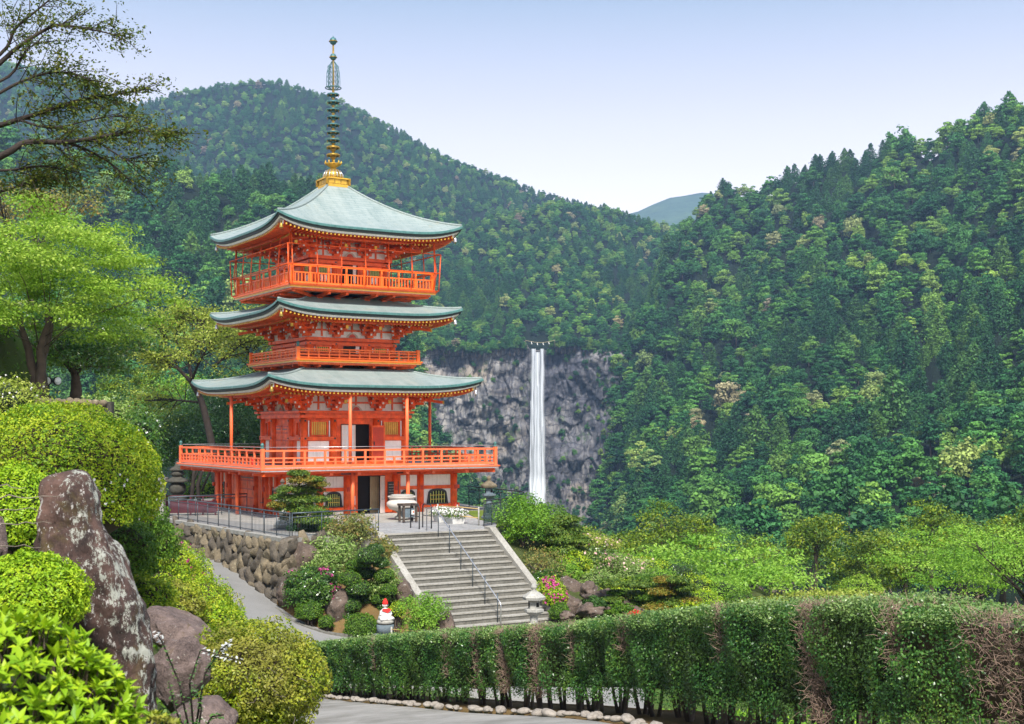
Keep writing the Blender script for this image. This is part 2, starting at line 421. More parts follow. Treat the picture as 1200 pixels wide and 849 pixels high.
def npmesh(name, V, F, mats, mi=None, rnd=None, smooth=False, parent=None):
    """a mesh from arrays; F is (n,4) or (n,3)"""
    me = bpy.data.meshes.new(name); k = F.shape[1]; nf = len(F)
    me.vertices.add(len(V)); me.vertices.foreach_set('co', np.ascontiguousarray(V, dtype=np.float32).ravel())
    me.loops.add(nf*k); me.loops.foreach_set('vertex_index', np.ascontiguousarray(F, dtype=np.int32).ravel())
    me.polygons.add(nf); me.polygons.foreach_set('loop_start', np.arange(0, nf*k, k, dtype=np.int32))
    try: me.polygons.foreach_set('loop_total', np.full(nf, k, dtype=np.int32))
    except Exception: pass
    for m_ in mats: me.materials.append(MAT[m_])
    if mi is not None: me.polygons.foreach_set('material_index', np.asarray(mi, dtype=np.int32))
    if smooth: me.polygons.foreach_set('use_smooth', np.ones(nf, dtype=bool))
    if rnd is not None:
        a = me.attributes.new('rnd', 'FLOAT', 'FACE'); a.data.foreach_set('value', np.asarray(rnd, dtype=np.float32))
    me.update(calc_edges=True); me.validate()
    o = bpy.data.objects.new(name, me)
    if parent != 'nolink': link(o, parent)
    return o

def unit(a): return a/np.maximum(np.linalg.norm(a, axis=-1, keepdims=True), 1e-9)
def leaf_quads(Pn, N, size, asp=.5, jit=.8, rg=None, up=0.0):
    """pointed leaves at Pn whose faces look roughly along N"""
    rg = rg or rng; n = len(Pn)
    nn = unit(N+rg.normal(0, jit, (n, 3))+np.array([0, 0, up]))
    t = unit(np.cross(nn, rg.normal(0, 1, (n, 3)))); s = np.cross(nn, t)
    L = (size*(.65+.7*rg.random(n)))[:, None] if np.isscalar(size) else size[:, None]
    a = Pn-t*L*.5; c = Pn+t*L*.5
    b1 = Pn+s*L*asp*.5-t*L*.08; d = Pn-s*L*asp*.5-t*L*.08
    V = np.stack([a, b1, c, d], 1).reshape(-1, 3); F = np.arange(4*n).reshape(n, 4)
    return V, F
class Leaves:
    def __init__(self): self.V = []; self.F = []; self.R = []; self.mi = []; self.n = 0
    def add(self, V, F, r, mi=0):
        self.V.append(V); self.F.append(F+self.n); self.R.append(r); self.mi.append(np.full(len(F), mi)); self.n += len(V)
    def cloud(self, Pn, N, size, asp=.5, jit=.8, mi=0, rg=None, up=0.0, rnd=None):
        rg = rg or rng
        V, F = leaf_quads(Pn, N, size, asp, jit, rg, up)
        self.add(V, F, rg.random(len(F)) if rnd is None else rnd, mi)
    def build(self, name, mats, parent=None):
        return npmesh(name, np.concatenate(self.V), np.concatenate(self.F), mats, np.concatenate(self.mi), np.concatenate(self.R), parent=parent)
def shell(n, c, r, lump=.12, thick=.22, seed=0, lo=-1.0, freq=3.0, rg=None):
    """n points near a lumpy ellipsoid's surface; also their outward normals"""
    rg = rg or rng
    d = unit(rg.normal(0, 1, (int(n*1.1)+8, 3)))
    d = d[d[:, 2] > lo][:n] if lo > -1 else d[:n]
    ph = np.random.default_rng(seed+11).random((5, 3))*6.3
    ax = unit(np.random.default_rng(seed+5).normal(0, 1, (5, 3)))
    b_ = sum(np.sin(freq*(1+.5*k)*(d@ax[k])*2+ph[k, 0]) for k in range(5))/3.0
    rad = (1+lump*b_)*(1-thick*rg.random(len(d))**1.6)
    r = np.asarray(r); return np.asarray(c)+d*rad[:, None]*r, unit(d/r)
def sphere_v(n=2, seed=0, lump=.15, freq=1.5):
    bm = bmesh.new(); bmesh.ops.create_icosphere(bm, subdivisions=n, radius=1)
    o = Vector((seed*3.7, seed*1.3, -seed*2.1))
    V = [v.co*(1+lump*mn.fractal(v.co*freq+o, 1, 2, 4)) for v in bm.verts]; F = [[v.index for v in f.verts] for f in bm.faces]
    bm.free(); return V, F
def blob_core(mb, c, r, mat, seed=0, k=.8, sub=2):
    V, F = sphere_v(sub, seed, .08)
    mb.add([(c[0]+v.x*r[0]*k, c[1]+v.y*r[1]*k, c[2]+v.z*r[2]*k) for v in V], F, mat, True)
# ------------------------------------------------------------------ the land
PZ = -4.5                                   # level of the pagoda terrace
CX, CY = -9.8, 71.1; RZ = R(31.3)           # pagoda centre and turn
d1 = Vector((cos(RZ), sin(RZ), 0)); d2 = Vector((-sin(RZ), cos(RZ), 0))
def L2W(u, v, z=0): return Vector((CX, CY, 0))+d1*u+d2*v+Vector((0, 0, PZ+z))

GP = [(0, -8, -1.7), (0, 0, -1.8), (1, 4, -2.1), (0, 8, -2.95), (3, 12, -3.4), (1.5, 16, -4.0), (0, 22, -4.95), (-3, 30, -6.5), (-6.5, 38, -7.98), (-7.5, 42, -8.5), (5, 10, -3.2), (7, 14, -4.5), (12, 8, -3.6), (20, 5, -3),
      (-2, 36, -7.8), (1, 28, -6.9), (4, 22, -6.0), (8, 20, -6.5),
      (-17.5, 62, -5.45), (-19, 66, -5.0), (-13.4, 56, -6.3), (-10, 51, -7.35), (-8, 49, -7.95), (-5, 48.5, -8.15), (0, 47, -8.15), (3, 46, -8.2), (-4, 44, -8.2), (1, 40, -8.2), (0, 33, -8.0), (-19.5, 60, -5.6), (-15.6, 55, -6.5), (-12, 50, -7.45), (-10, 46.5, -8.1),
      (-14, 46, -6.3), (-17, 52, -5.2), (-12.5, 42, -6.6), (-22, 56, -4.5), (-26, 60, -3.5), (-22, 46, -2.5),
      (-3, 8, -1.9), (-3, 12, -2.75), (-5, 17, -2.4), (-3, 18, -4.3), (-7, 25, -3.6), (-4.5, 26, -5.85), (-10, 35, -3.2), (-7.6, 33, -7.1), (-8, 17, -1.2), (-15, 20, 0), (-5, 3, -1.2), (-10, 8, -.6), (-20, 35, .6), (-13, 33, -1.2), (-16, 36, .3), (-28, 50, 1), (-45, 60, 6), (-30, 20, 3),
      (10, 30, -8.6), (5, 45, -8.3), (6, 52, -8.2), (15, 60, -9.5), (20, 80, -13), (30, 100, -18), (3, 62, -8), (4, 75, -9), (0, 95, -9), (-20, 95, -7), (-40, 80, -4), (-15, 75, -6), (-10, 66, -6), (30, 50, -9), (45, 70, -12), (30, 30, -7), (25, 15, -4),
      (-10.5, 27, .45), (-9.2, 27, .3), (-7.6, 27, -1.6), (-13, 32, 1.6), (-11.3, 32, 1.0), (-18, 30, 2.4),
      (-1, 12, -3.7), (-1.5, 15, -4.2), (-.5, 10, -3.3), (-2.4, 15, -3.9), (-1.9, 9, -2.5), (-3, 22, -5.05), (-5, 28, -6.25), (-7.4, 35, -7.55), (-9.4, 41, -8.5), (-2.2, 18, -4.5), (-4.6, 34, -7.25),
      (-50, 100, -5), (60, 40, -6), (-55, 20, 8), (60, 0, 0), (-55, -20, 6), (0, -30, -1), (40, -30, 0), (60, 100, -20), (-25, 120, -16), (20, 130, -26), (60, 130, -30), (-60, 130, -10)]
hedge_line = [(-9.6, 47.4), (-6.55, 41.3), (-4.4, 35.6), (-2.2, 30.0), (-.2, 25.8), (1.45, 22.3), (2.5, 19.0), (3.3, 16.0), (4.05, 13.6), (4.9, 11.8), (5.9, 10.2)]
_hp = [Vector((*p, 0)) for p in hedge_line]; _cum = [0]
for a, b_ in zip(_hp, _hp[1:]): _cum.append(_cum[-1]+(b_-a).length)
def along_hedge(t):
    i = 0
    while i < len(_hp)-2 and t > _cum[i+1]: i += 1
    d = (_hp[i+1]-_hp[i]).normalized(); n_ = Vector((d.y, -d.x, 0)); n_ = -n_ if n_.x > 0 else n_
    return _hp[i]+d*(t-_cum[i]), n_
# the lower road climbs steadily towards the viewer; levels along its kerb
KD = [8, 10, 12, 14, 16, 18.9, 22.2, 24.6, 27, 32, 38.5, 42, 48]; KZ = [-2.75, -2.98, -3.3, -3.62, -3.95, -4.34, -5.0, -5.47, -5.9, -6.84, -8.0, -8.45, -8.5]
def road_z(D): return float(np.interp(D, KD, KZ))
_edge = []
for t in np.linspace(3, _cum[-1], 22):
    p_, n_ = along_hedge(t); e_ = p_+n_*.98; z_ = road_z(e_.y)
    for k in (-1.9, 0, 2.2, 4.6):
        q_ = e_+n_*k
        if k < 4 or q_.y > 20: _edge.append((q_.x, q_.y, z_))
GP = [g for g in GP if min(math.hypot(g[0]-e[0], g[1]-e[1]) for e in _edge) > 2.0]+_edge
GP = np.array(GP, dtype=float)
def _tps(r2): return .5*r2*np.log(r2+1e-9)
def _fit():
    n = len(GP); A = np.zeros((n+3, n+3)); d = ((GP[:, None, :2]-GP[None, :, :2])**2).sum(-1)
    A[:n, :n] = _tps(d)+np.eye(n)*.08; A[:n, n] = 1; A[:n, n+1:] = GP[:, :2]; A[n, :n] = 1; A[n+1:, :n] = GP[:, :2].T
    return np.linalg.solve(A, np.concatenate([GP[:, 2], np.zeros(3)]))
GW = _fit()
def Gz(x, y):
    x = np.atleast_1d(np.asarray(x, float)); y = np.atleast_1d(np.asarray(y, float)); sh = x.shape
    x = x.ravel(); y = y.ravel(); n = len(GP)
    xc = np.clip(x, -60, 60); yc = np.clip(y, -30, 130)
    r2 = (xc[:, None]-GP[None, :, 0])**2+(yc[:, None]-GP[None, :, 1])**2
    z = _tps(r2)@GW[:n]+GW[n]+GW[n+1]*xc+GW[n+2]*yc
    far = np.hypot(x-xc, y-yc); f = np.clip(far/260, 0, 1); f = f*f*(3-2*f)
    return (z*(1-f)+f*(-75.0)).reshape(sh)
def gz(x, y): return float(Gz(x, y)[0])
def G3(x, y, dz=0): return Vector((x, y, gz(x, y)+dz))

def warp(a, m): return np.sign(a)*(np.abs(a)**m)
gx = warp(np.linspace(-1, 1, 421), 2.6)*3300; gy = warp(np.linspace(-.16, 1, 460), 2.6)*3950
XX, YY = np.meshgrid(gx, gy); ZZ = Gz(XX, YY)
# keep the sheet under the stone terrace
V = np.stack([XX, YY, ZZ], -1).reshape(-1, 3)
nx, ny = len(gx), len(gy)
I = np.arange(nx*ny).reshape(ny, nx)
F = np.stack([I[:-1, :-1], I[:-1, 1:], I[1:, 1:], I[1:, :-1]], -1).reshape(-1, 4)
# drop the far part of the sheet under the hills' own meshes only by level, the sheet itself is unbroken
tag(npmesh('ground', V, F, ['soil'], smooth=True), kind='structure')

def strip(name, left, right, mat, n=60, lift=.03, m=9, kind='structure', wig=0):
    """a ribbon of ground between two edge lines, draped on the land"""
    def res(pl, n):
        pl = [Vector((*p[:2], 0)) for p in pl]; s = [0]
        for a, b_ in zip(pl, pl[1:]): s.append(s[-1]+(b_-a).length)
        out = []
        # Catmull-Rom through the points
        for k in range(n):
            t = s[-1]*k/(n-1); i = 0
            while i < len(pl)-2 and s[i+1] < t: i += 1
            u = (t-s[i])/max(s[i+1]-s[i], 1e-6)
            p0, p1, p2, p3 = pl[max(i-1, 0)], pl[i], pl[i+1], pl[min(i+2, len(pl)-1)]
            out.append(.5*((2*p1)+(p2-p0)*u+(2*p0-5*p1+4*p2-p3)*u*u+(3*p1-p0-3*p2+p3)*u**3))
        return out
    A = res(left, n); B = res(right, n); xs = []; ys = []
    for a, b_ in zip(A, B):
        for k in range(m): p = a.lerp(b_, k/(m-1)); xs.append(p.x); ys.append(p.y)
    xs = np.array(xs); ys = np.array(ys); z = Gz(xs, ys)+lift
    z = z.reshape(n, m)
    # level the ribbon across its width a little so it reads as a road
    z = .15*z+.85*z[:, -1:]
    z[:, 1:-1] += .0
    V = np.stack([xs.reshape(n, m), ys.reshape(n, m), z], -1).reshape(-1, 3)
    V = np.concatenate([V, V-np.array([0, 0, .5])])
    I = np.arange(n*m).reshape(n, m); F = np.stack([I[:-1, :-1], I[:-1, 1:], I[1:, 1:], I[1:, :-1]], -1).reshape(-1, 4)
    E = []
    for col in (0, m-1):
        a = I[:-1, col]; b_ = I[1:, col]; E.append(np.stack([a, b_, b_+n*m, a+n*m], -1))
    o = npmesh(name, V, np.concatenate([F]+E), [mat], smooth=False)
    return tag(o, kind=kind), A, B, V[:n*m].reshape(n, m, 3)

# the path that comes down along the stone wall and runs on behind the hedge
wall_foot = [(-20, 71), (-16.9, 63.6), (-12.2, 56.6), (-9.0, 51.4), (-7.9, 49.9), (-6.0, 48.8), (-4, 48.3), (0, 49), (4, 48)]
left_edge = [(-23.3, 68), (-19.9, 61.2), (-15.3, 54.0), (-11.9, 48.2), (-9.6, 45.2), (-7.8, 43.0), (-6, 41), (-1, 38), (4, 36)]
path_o, _, _, path_V = strip('upper_path', left_edge, wall_foot, 'asphalt', n=90, lift=.20)
# the lower road in front of the hedge
_t = np.linspace(1.5, _cum[-1], 46); _pn = [along_hedge(t) for t in _t]
# smooth the normals so the road's edges run clean
_nn = [sum((q[1] for q in _pn[max(0, i-4):i+5]), Vector()).normalized() for i in range(46)]
road_r = [tuple((q[0]+m_*1.18).xy) for q, m_ in zip(_pn, _nn)]; road_l = [tuple((q[0]+m_*5.4).xy) for q, m_ in zip(_pn, _nn)]
RC = np.array([[*(q[0]+m_*3.3).xy, gz(*(q[0]+m_*1.18).xy)] for q, m_ in zip(_pn, _nn)])
road_o, _, _, _ = strip('lower_road', road_l, road_r, 'asphalt_low', n=90, lift=.06)
# cut the road's bed into the sheet
_g = bpy.data.objects['ground'].data; _n = len(_g.vertices); _co = np.empty(_n*3, np.float32); _g.vertices.foreach_get('co', _co); _co = _co.reshape(-1, 3)
_near = np.where((_co[:, 1] > 5) & (_co[:, 1] < 50) & (np.abs(_co[:, 0]) < 20))[0]
_seg = np.concatenate([RC[:-1]+(RC[1:]-RC[:-1])*k/6 for k in range(6)])
_dd = np.hypot(_co[_near, 0][:, None]-_seg[None, :, 0], _co[_near, 1][:, None]-_seg[None, :, 1]); _k = _dd.argmin(1); _m = _dd.min(1) < 2.35
_co[_near[_m], 2] = np.minimum(_co[_near[_m], 2], _seg[_k[_m], 2]-.12); _g.vertices.foreach_set('co', _co.ravel()); _g.update()

# ------------------------------------------------------------------ hills
def prof(pts, x):
    xs = [p[0] for p in pts]; return np.interp(x, xs, [p[1] for p in pts])
def fbm(x, y, s, seed=0, o=4):
    out = np.zeros(x.shape); fl = out.ravel(); xf = x.ravel(); yf = y.ravel()
    for i in range(len(fl)): fl[i] = mn.fractal(Vector((xf[i]*s+seed*17.3, yf[i]*s-seed*9.1, seed*2.2)), 1, 2, o)
    return fl.reshape(x.shape)
HILLS = {}
def hill(name, px0, px1, ridge, base, Dr, Db, p=1.0, n=140, m=70, rough=.03, gully=.05, seed=0, back=.6, mat='forest_floor', skirt=60):
    """surface of a hillside between its foot line and its skyline, then down the far side"""
    px = np.linspace(px0, px1, n); t = np.linspace(0, 1, m)
    rp = prof(ridge, px); bp = prof(base, px); dr = prof(Dr, px) if isinstance(Dr, list) else np.full(n, float(Dr)); db = prof(Db, px) if isinstance(Db, list) else np.full(n, float(Db))
    T, PX = np.meshgrid(t, px)
    D = db[:, None]+(dr-db)[:, None]*T
    py = bp[:, None]+(rp-bp)[:, None]*T**p
    nz = fbm(PX/60, T*3, 1.0, seed); g = fbm(PX/26, T*1.2, 1.0, seed+3, 3)
    D = D*(1+gully*g*np.sin(np.pi*np.clip(T*1.02, 0, 1))+rough*nz*(1-T**6))
    X = (PX-HX)/FPX*D; Z = (HY-py)/FPX*D
    Z += (nz*.010*D)*(1-T)*T*3
    core = np.stack([X, D, Z], -1)
    # the far side
    kb = 8; tb = np.linspace(0, 1, kb+1)[1:]
    ext = []
    for q in tb:
        Dq = dr*(1+back*q); ext.append(np.stack([(px-HX)/FPX*Dq, Dq, core[:, -1, 2]-(core[:, -1, 2]+skirt*2)*q**1.3], -1))
    ext = np.stack(ext, 1)
    foot = core[:, :1].copy(); foot[:, :, 2] -= skirt
    A = np.concatenate([foot, core, ext], 1); mm = A.shape[1]
    I = np.arange(n*mm).reshape(n, mm); F = np.stack([I[:-1, :-1], I[1:, :-1], I[1:, 1:], I[:-1, 1:]], -1).reshape(-1, 4)
    o = tag(npmesh(name, A.reshape(-1, 3), F, [mat], smooth=True), kind='structure')
    HILLS[name] = dict(S=core, px=px, py=py)
    return o
# skylines are given as photographed; the bare ground sits a tree's height lower
def lower(pts, h, D):
    return [(x, y+h*FPX/(D if not callable(D) else D(x))) for x, y in pts]
skyA = [(-200, 60), (-60, 70), (0, 72), (60, 80), (110, 100), (150, 121), (165, 124), (178, 116), (200, 108), (230, 103), (260, 97), (300, 93), (325, 94), (350, 101), (390, 112), (430, 131), (455, 146), (480, 160), (510, 176), (540, 190), (570, 200), (600, 211), (630, 224), (660, 232), (690, 240), (720, 246), (760, 262), (800, 290)]
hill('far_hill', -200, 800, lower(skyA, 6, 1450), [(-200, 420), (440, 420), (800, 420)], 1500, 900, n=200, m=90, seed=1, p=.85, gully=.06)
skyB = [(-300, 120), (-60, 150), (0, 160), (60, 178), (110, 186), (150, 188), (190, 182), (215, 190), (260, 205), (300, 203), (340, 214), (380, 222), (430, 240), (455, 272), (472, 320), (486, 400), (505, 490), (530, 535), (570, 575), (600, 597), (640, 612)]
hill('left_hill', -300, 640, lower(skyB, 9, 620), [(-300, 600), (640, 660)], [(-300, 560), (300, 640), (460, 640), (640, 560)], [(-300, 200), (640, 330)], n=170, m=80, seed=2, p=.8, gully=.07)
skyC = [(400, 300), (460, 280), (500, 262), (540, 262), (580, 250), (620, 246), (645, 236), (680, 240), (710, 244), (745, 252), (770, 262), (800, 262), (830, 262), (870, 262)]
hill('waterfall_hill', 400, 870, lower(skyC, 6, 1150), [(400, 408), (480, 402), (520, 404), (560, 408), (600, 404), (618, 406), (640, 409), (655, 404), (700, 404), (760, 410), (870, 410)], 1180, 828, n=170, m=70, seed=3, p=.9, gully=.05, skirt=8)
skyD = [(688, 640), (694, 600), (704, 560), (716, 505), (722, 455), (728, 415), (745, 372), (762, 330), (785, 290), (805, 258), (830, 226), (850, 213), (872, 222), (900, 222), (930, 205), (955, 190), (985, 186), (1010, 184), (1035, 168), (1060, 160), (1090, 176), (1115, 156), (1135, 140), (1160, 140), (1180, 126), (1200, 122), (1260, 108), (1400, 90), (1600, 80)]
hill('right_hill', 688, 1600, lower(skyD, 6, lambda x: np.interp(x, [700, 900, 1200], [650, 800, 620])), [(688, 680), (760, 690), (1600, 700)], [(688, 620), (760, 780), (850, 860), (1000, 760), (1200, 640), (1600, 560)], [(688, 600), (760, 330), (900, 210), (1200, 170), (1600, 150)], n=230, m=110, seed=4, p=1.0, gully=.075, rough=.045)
skyE = [(690, 262), (720, 255), (748, 248), (765, 240), (785, 232), (800, 230), (822, 226), (850, 228), (900, 240), (960, 262)]
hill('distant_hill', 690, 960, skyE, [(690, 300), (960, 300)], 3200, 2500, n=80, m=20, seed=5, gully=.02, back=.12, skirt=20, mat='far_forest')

# ------------------------------------------------------------------ the cliff behind the waterfall
m, n_, b = newmat('cliff_rock')
g = nd(n_, 'ShaderNodeNewGeometry')
def gp(sx, sy, sz):
    mp = nd(n_, 'ShaderNodeMapping'); mp.inputs['Scale'].default_value = (sx, sy, sz); n_.links.new(g.outputs['Position'], mp.inputs['Vector']); return mp.outputs[0]
f1 = noise_(n_, .09, 14, gp(1.5, 1, .7), .78)
col = ramp_(n_, f1, [(.30, (.13, .13, .145)), (.44, (.25, .245, .25)), (.54, (.35, .33, .305)), (.68, (.52, .47, .41))])
col = mixc(n_, ramp_(n_, noise_(n_, .16, 8, gp(2.4, 1, .13), .7), [(.38, .7), (.54, 0.0)]), col, (.085, .08, .085))
tan = ramp_(n_, noise_(n_, .022, 6, gp(1, 1, 1.6), .6), [(.52, 0.0), (.62, .55)])
col = mixc(n_, tan, col, mixc(n_, f1, (.28, .22, .16), (.62, .51, .37)))
# rock turns darker and bluer towards the right of the fall
sxx = nd(n_, 'ShaderNodeSeparateXYZ'); n_.links.new(g.outputs['Position'], sxx.inputs[0])
mr = nd(n_, 'ShaderNodeMapRange'); mr.inputs[1].default_value = -14; mr.inputs[2].default_value = 26; n_.links.new(sxx.outputs['X'], mr.inputs[0])
nn = nd(n_, 'ShaderNodeMath', operation='MULTIPLY'); n_.links.new(mr.outputs[0], nn.inputs[0]); n_.links.new(ramp_(n_, noise_(n_, .05, 8, gp(1, 1, .7), .7), [(.40, 1.0), (.60, .25)]), nn.inputs[1])
col = mixc(n_, nn.outputs[0], col, mixc(n_, f1, (.04, .042, .06), (.17, .17, .20)))
def voro(sx, sy, sz, scale, lo, hi, k):
    vo = nd(n_, 'ShaderNodeTexVoronoi', feature='DISTANCE_TO_EDGE'); vo.inputs['Scale'].default_value = scale
    wv = nd(n_, 'ShaderNodeVectorMath', operation='MULTIPLY_ADD'); nz = nd(n_, 'ShaderNodeTexNoise'); nz.inputs['Scale'].default_value = .12; nz.inputs['Detail'].default_value = 6
    n_.links.new(g.outputs['Position'], nz.inputs['Vector']); n_.links.new(nz.outputs['Color'], wv.inputs[0]); wv.inputs[1].default_value = (9, 0, 9); n_.links.new(g.outputs['Position'], wv.inputs[2])
    mp = nd(n_, 'ShaderNodeMapping'); mp.inputs['Scale'].default_value = (sx, sy, sz); n_.links.new(wv.outputs[0], mp.inputs['Vector']); n_.links.new(mp.outputs[0], vo.inputs['Vector'])
    return ramp_(n_, vo.outputs['Distance'], [(lo, k), (hi, 0.0)])
def masked(f, sc_, lo, hi, seedv):
    mk = nd(n_, 'ShaderNodeMath', operation='MULTIPLY'); n_.links.new(f, mk.inputs[0]); n_.links.new(ramp_(n_, noise_(n_, sc_, 5, gp(1, seedv, 1), .6), [(lo, 0.0), (hi, 1.0)]), mk.inputs[1]); return mk.outputs[0]
col = mixc(n_, masked(voro(1, .02, .14, .30, .01, .11, .8), .03, .38, .50, 1), col, (.055, .055, .07))
col = mixc(n_, masked(voro(.30, .02, 1.7, .12, .01, .09, .85), .025, .40, .50, 1.3), col, (.04, .04, .05))
col = mixc(n_, ramp_(n_, noise_(n_, .12, 10, gp(.5, 1, 1.8), .75), [(.28, .8), (.36, 0.0)]), col, (.06, .06, .07))
gr = ramp_(n_, noise_(n_, .07, 9, gp(1, 1, .8), .75), [(.56, 0.0), (.63, .85)])
col = mixc(n_, gr, col, (.05, .10, .022))
n_.links.new(col, b.inputs['Base Color']); b.inputs['Roughness'].default_value = .8; b.inputs['Specular IOR Level'].default_value = .2
bump(n_, b, noise_(n_, .35, 12, gp(1.6, 1, .5), .8), 1.1, 1.0)

CD = 800.0
cx = np.linspace(455, 760, 300); cyy = np.linspace(400, 655, 230)
def cliff_top(px): return np.interp(px, [455, 480, 520, 560, 600, 612, 617, 621, 642, 648, 655, 700, 760], [404, 400, 402, 406, 400, 398, 402, 410, 411, 403, 398, 402, 406])
PXg, Q = np.meshgrid(cx, np.linspace(0, 1, 230)); PYg = cliff_top(PXg)+(655-cliff_top(PXg))*Q
Dg = np.full(PXg.shape, CD); flat = Dg.ravel()
for i, (a, b_) in enumerate(zip(PXg.ravel(), PYg.ravel())):
    v_ = Vector((a/52, b_/95, 1.7)); s = mn.fractal(v_, 1.0, 2, 5)*12
    cell = mn.cell(Vector((a/9+mn.noise(Vector((b_/30, 0, 0)))*1.2, b_/26+mn.noise(Vector((a/20, 0, 4)))*1.0, 0)))*2.4
    cell2 = mn.cell(Vector((a/3.6+b_/60, b_/14+a/30, 3)))*.9
    ledge = mn.noise(Vector((a/70, (b_+mn.noise(Vector((a/24, 0, 9)))*10)/13, 2)))*2.0
    s += cell+cell2+ledge
    gk = math.exp(-((a-631)/15)**2); s = s*(1-gk*.8)+5*gk                 # the fall runs in a shallow groove
    s -= 22*max(0, (b_-560)/95)**1.2                  # the foot stands forward
    s += max(0, a-690)*-.5
    s = max(s, -14)*min(1, .25+(b_-cliff_top(a))/22)
    flat[i] = CD+s
V = np.stack([(PXg-HX)/FPX*Dg, Dg, (HY-PYg)/FPX*CD], -1)
# top row runs back into the hill
topr = V[:1].copy(); topr[..., 1] += 60; topr[..., 2] += 1.5
V = np.concatenate([topr, V]); n0, n1 = V.shape[:2]
I = np.arange(n0*n1).reshape(n0, n1); F = np.stack([I[:-1, :-1], I[1:, :-1], I[1:, 1:], I[:-1, 1:]], -1).reshape(-1, 4)
tag(npmesh('cliff', V.reshape(-1, 3), F, ['cliff_rock']), kind='structure')
CLIFF = V[1:]
def cliffD(px, py):
    j = int(np.clip((px-455)/305*299, 0, 299)); top = cliff_top(px); i = int(np.clip((py-top)/(655-top)*229, 0, 229)); return CLIFF[i, j, 1]

# waterfall: veils of falling water with real thickness
m, n_, b = newmat('falling_water')
vv = coords(n_, 'UV', (12, 2.2, 1)); f = noise_(n_, 1.0, 8, vv, .68)
uvx = nd(n_, 'ShaderNodeSeparateXYZ'); n_.links.new(coords(n_, 'UV'), uvx.inputs[0])
edge = ramp_(n_, uvx.outputs['X'], [(0, 0.0), (.25, .6), (.5, 1.0), (.75, .6), (1, 0.0)])
mu = nd(n_, 'ShaderNodeMath', operation='MULTIPLY'); n_.links.new(edge, mu.inputs[0]); n_.links.new(ramp_(n_, f, [(.32, .25), (.50, 1.0)]), mu.inputs[1])
b.inputs['Base Color'].default_value = (.72, .76, .80, 1); b.inputs['Roughness'].default_value = .6; n_.links.new(mu.outputs[0], b.inputs['Alpha'])
tr = nd(n_, 'ShaderNodeBsdfTranslucent'); tr.inputs[0].default_value = (.86, .9, .95, 1)
def veil(mb, px, w0, w1, y0, y1, dd, seed):
    N = 40; vs = []; fs = []; uvs = []; K = 9
    for i in range(N+1):
        q = i/N; py = y0+(y1-y0)*q; wd = w0+(w1-w0)*q**1.5; c_ = px+mn.noise(Vector((q*5, seed, 0)))*(.5+1.6*q); wd *= 1+.35*mn.noise(Vector((q*9, seed+5, 1)))
        for k in range(K):
            a = k/(K-1); x_ = c_+(a-.5)*wd
            D = 792-22*max(0, (py-560)/95)**1.2-dd-(1-(2*a-1)**2)*2.0
            vs.append(P(x_, py, D))
    for i in range(N):
        for k in range(K-1):
            fs.append((i*K+k, i*K+k+1, (i+1)*K+k+1, (i+1)*K+k))
            uvs.append([(k/(K-1)+seed, i/N), ((k+1)/(K-1)+seed, i/N), ((k+1)/(K-1)+seed, (i+1)/N), (k/(K-1)+seed, (i+1)/N)])
    mb.add(vs, fs, 'falling_water', True, [[(u[0]-seed, u[1]) for u in q_] for q_ in uvs])
wm = MB()
veil(wm, 624.8, 6.5, 12, 409, 600, 0, 0); veil(wm, 635.2, 6.5, 11, 409, 600, 1, 1); veil(wm, 630, 8, 17, 413, 600, 2.5, 2); veil(wm, 631, 4, 15, 452, 600, 3.5, 3); veil(wm, 636, 2, 12, 500, 600, 4, 4); veil(wm, 622, 2, 7, 470, 600, 1.5, 5); veil(wm, 627, 3, 8, 409, 600, 3, 6)
wf = wm.build('waterfall'); tag(wf, kind='structure')

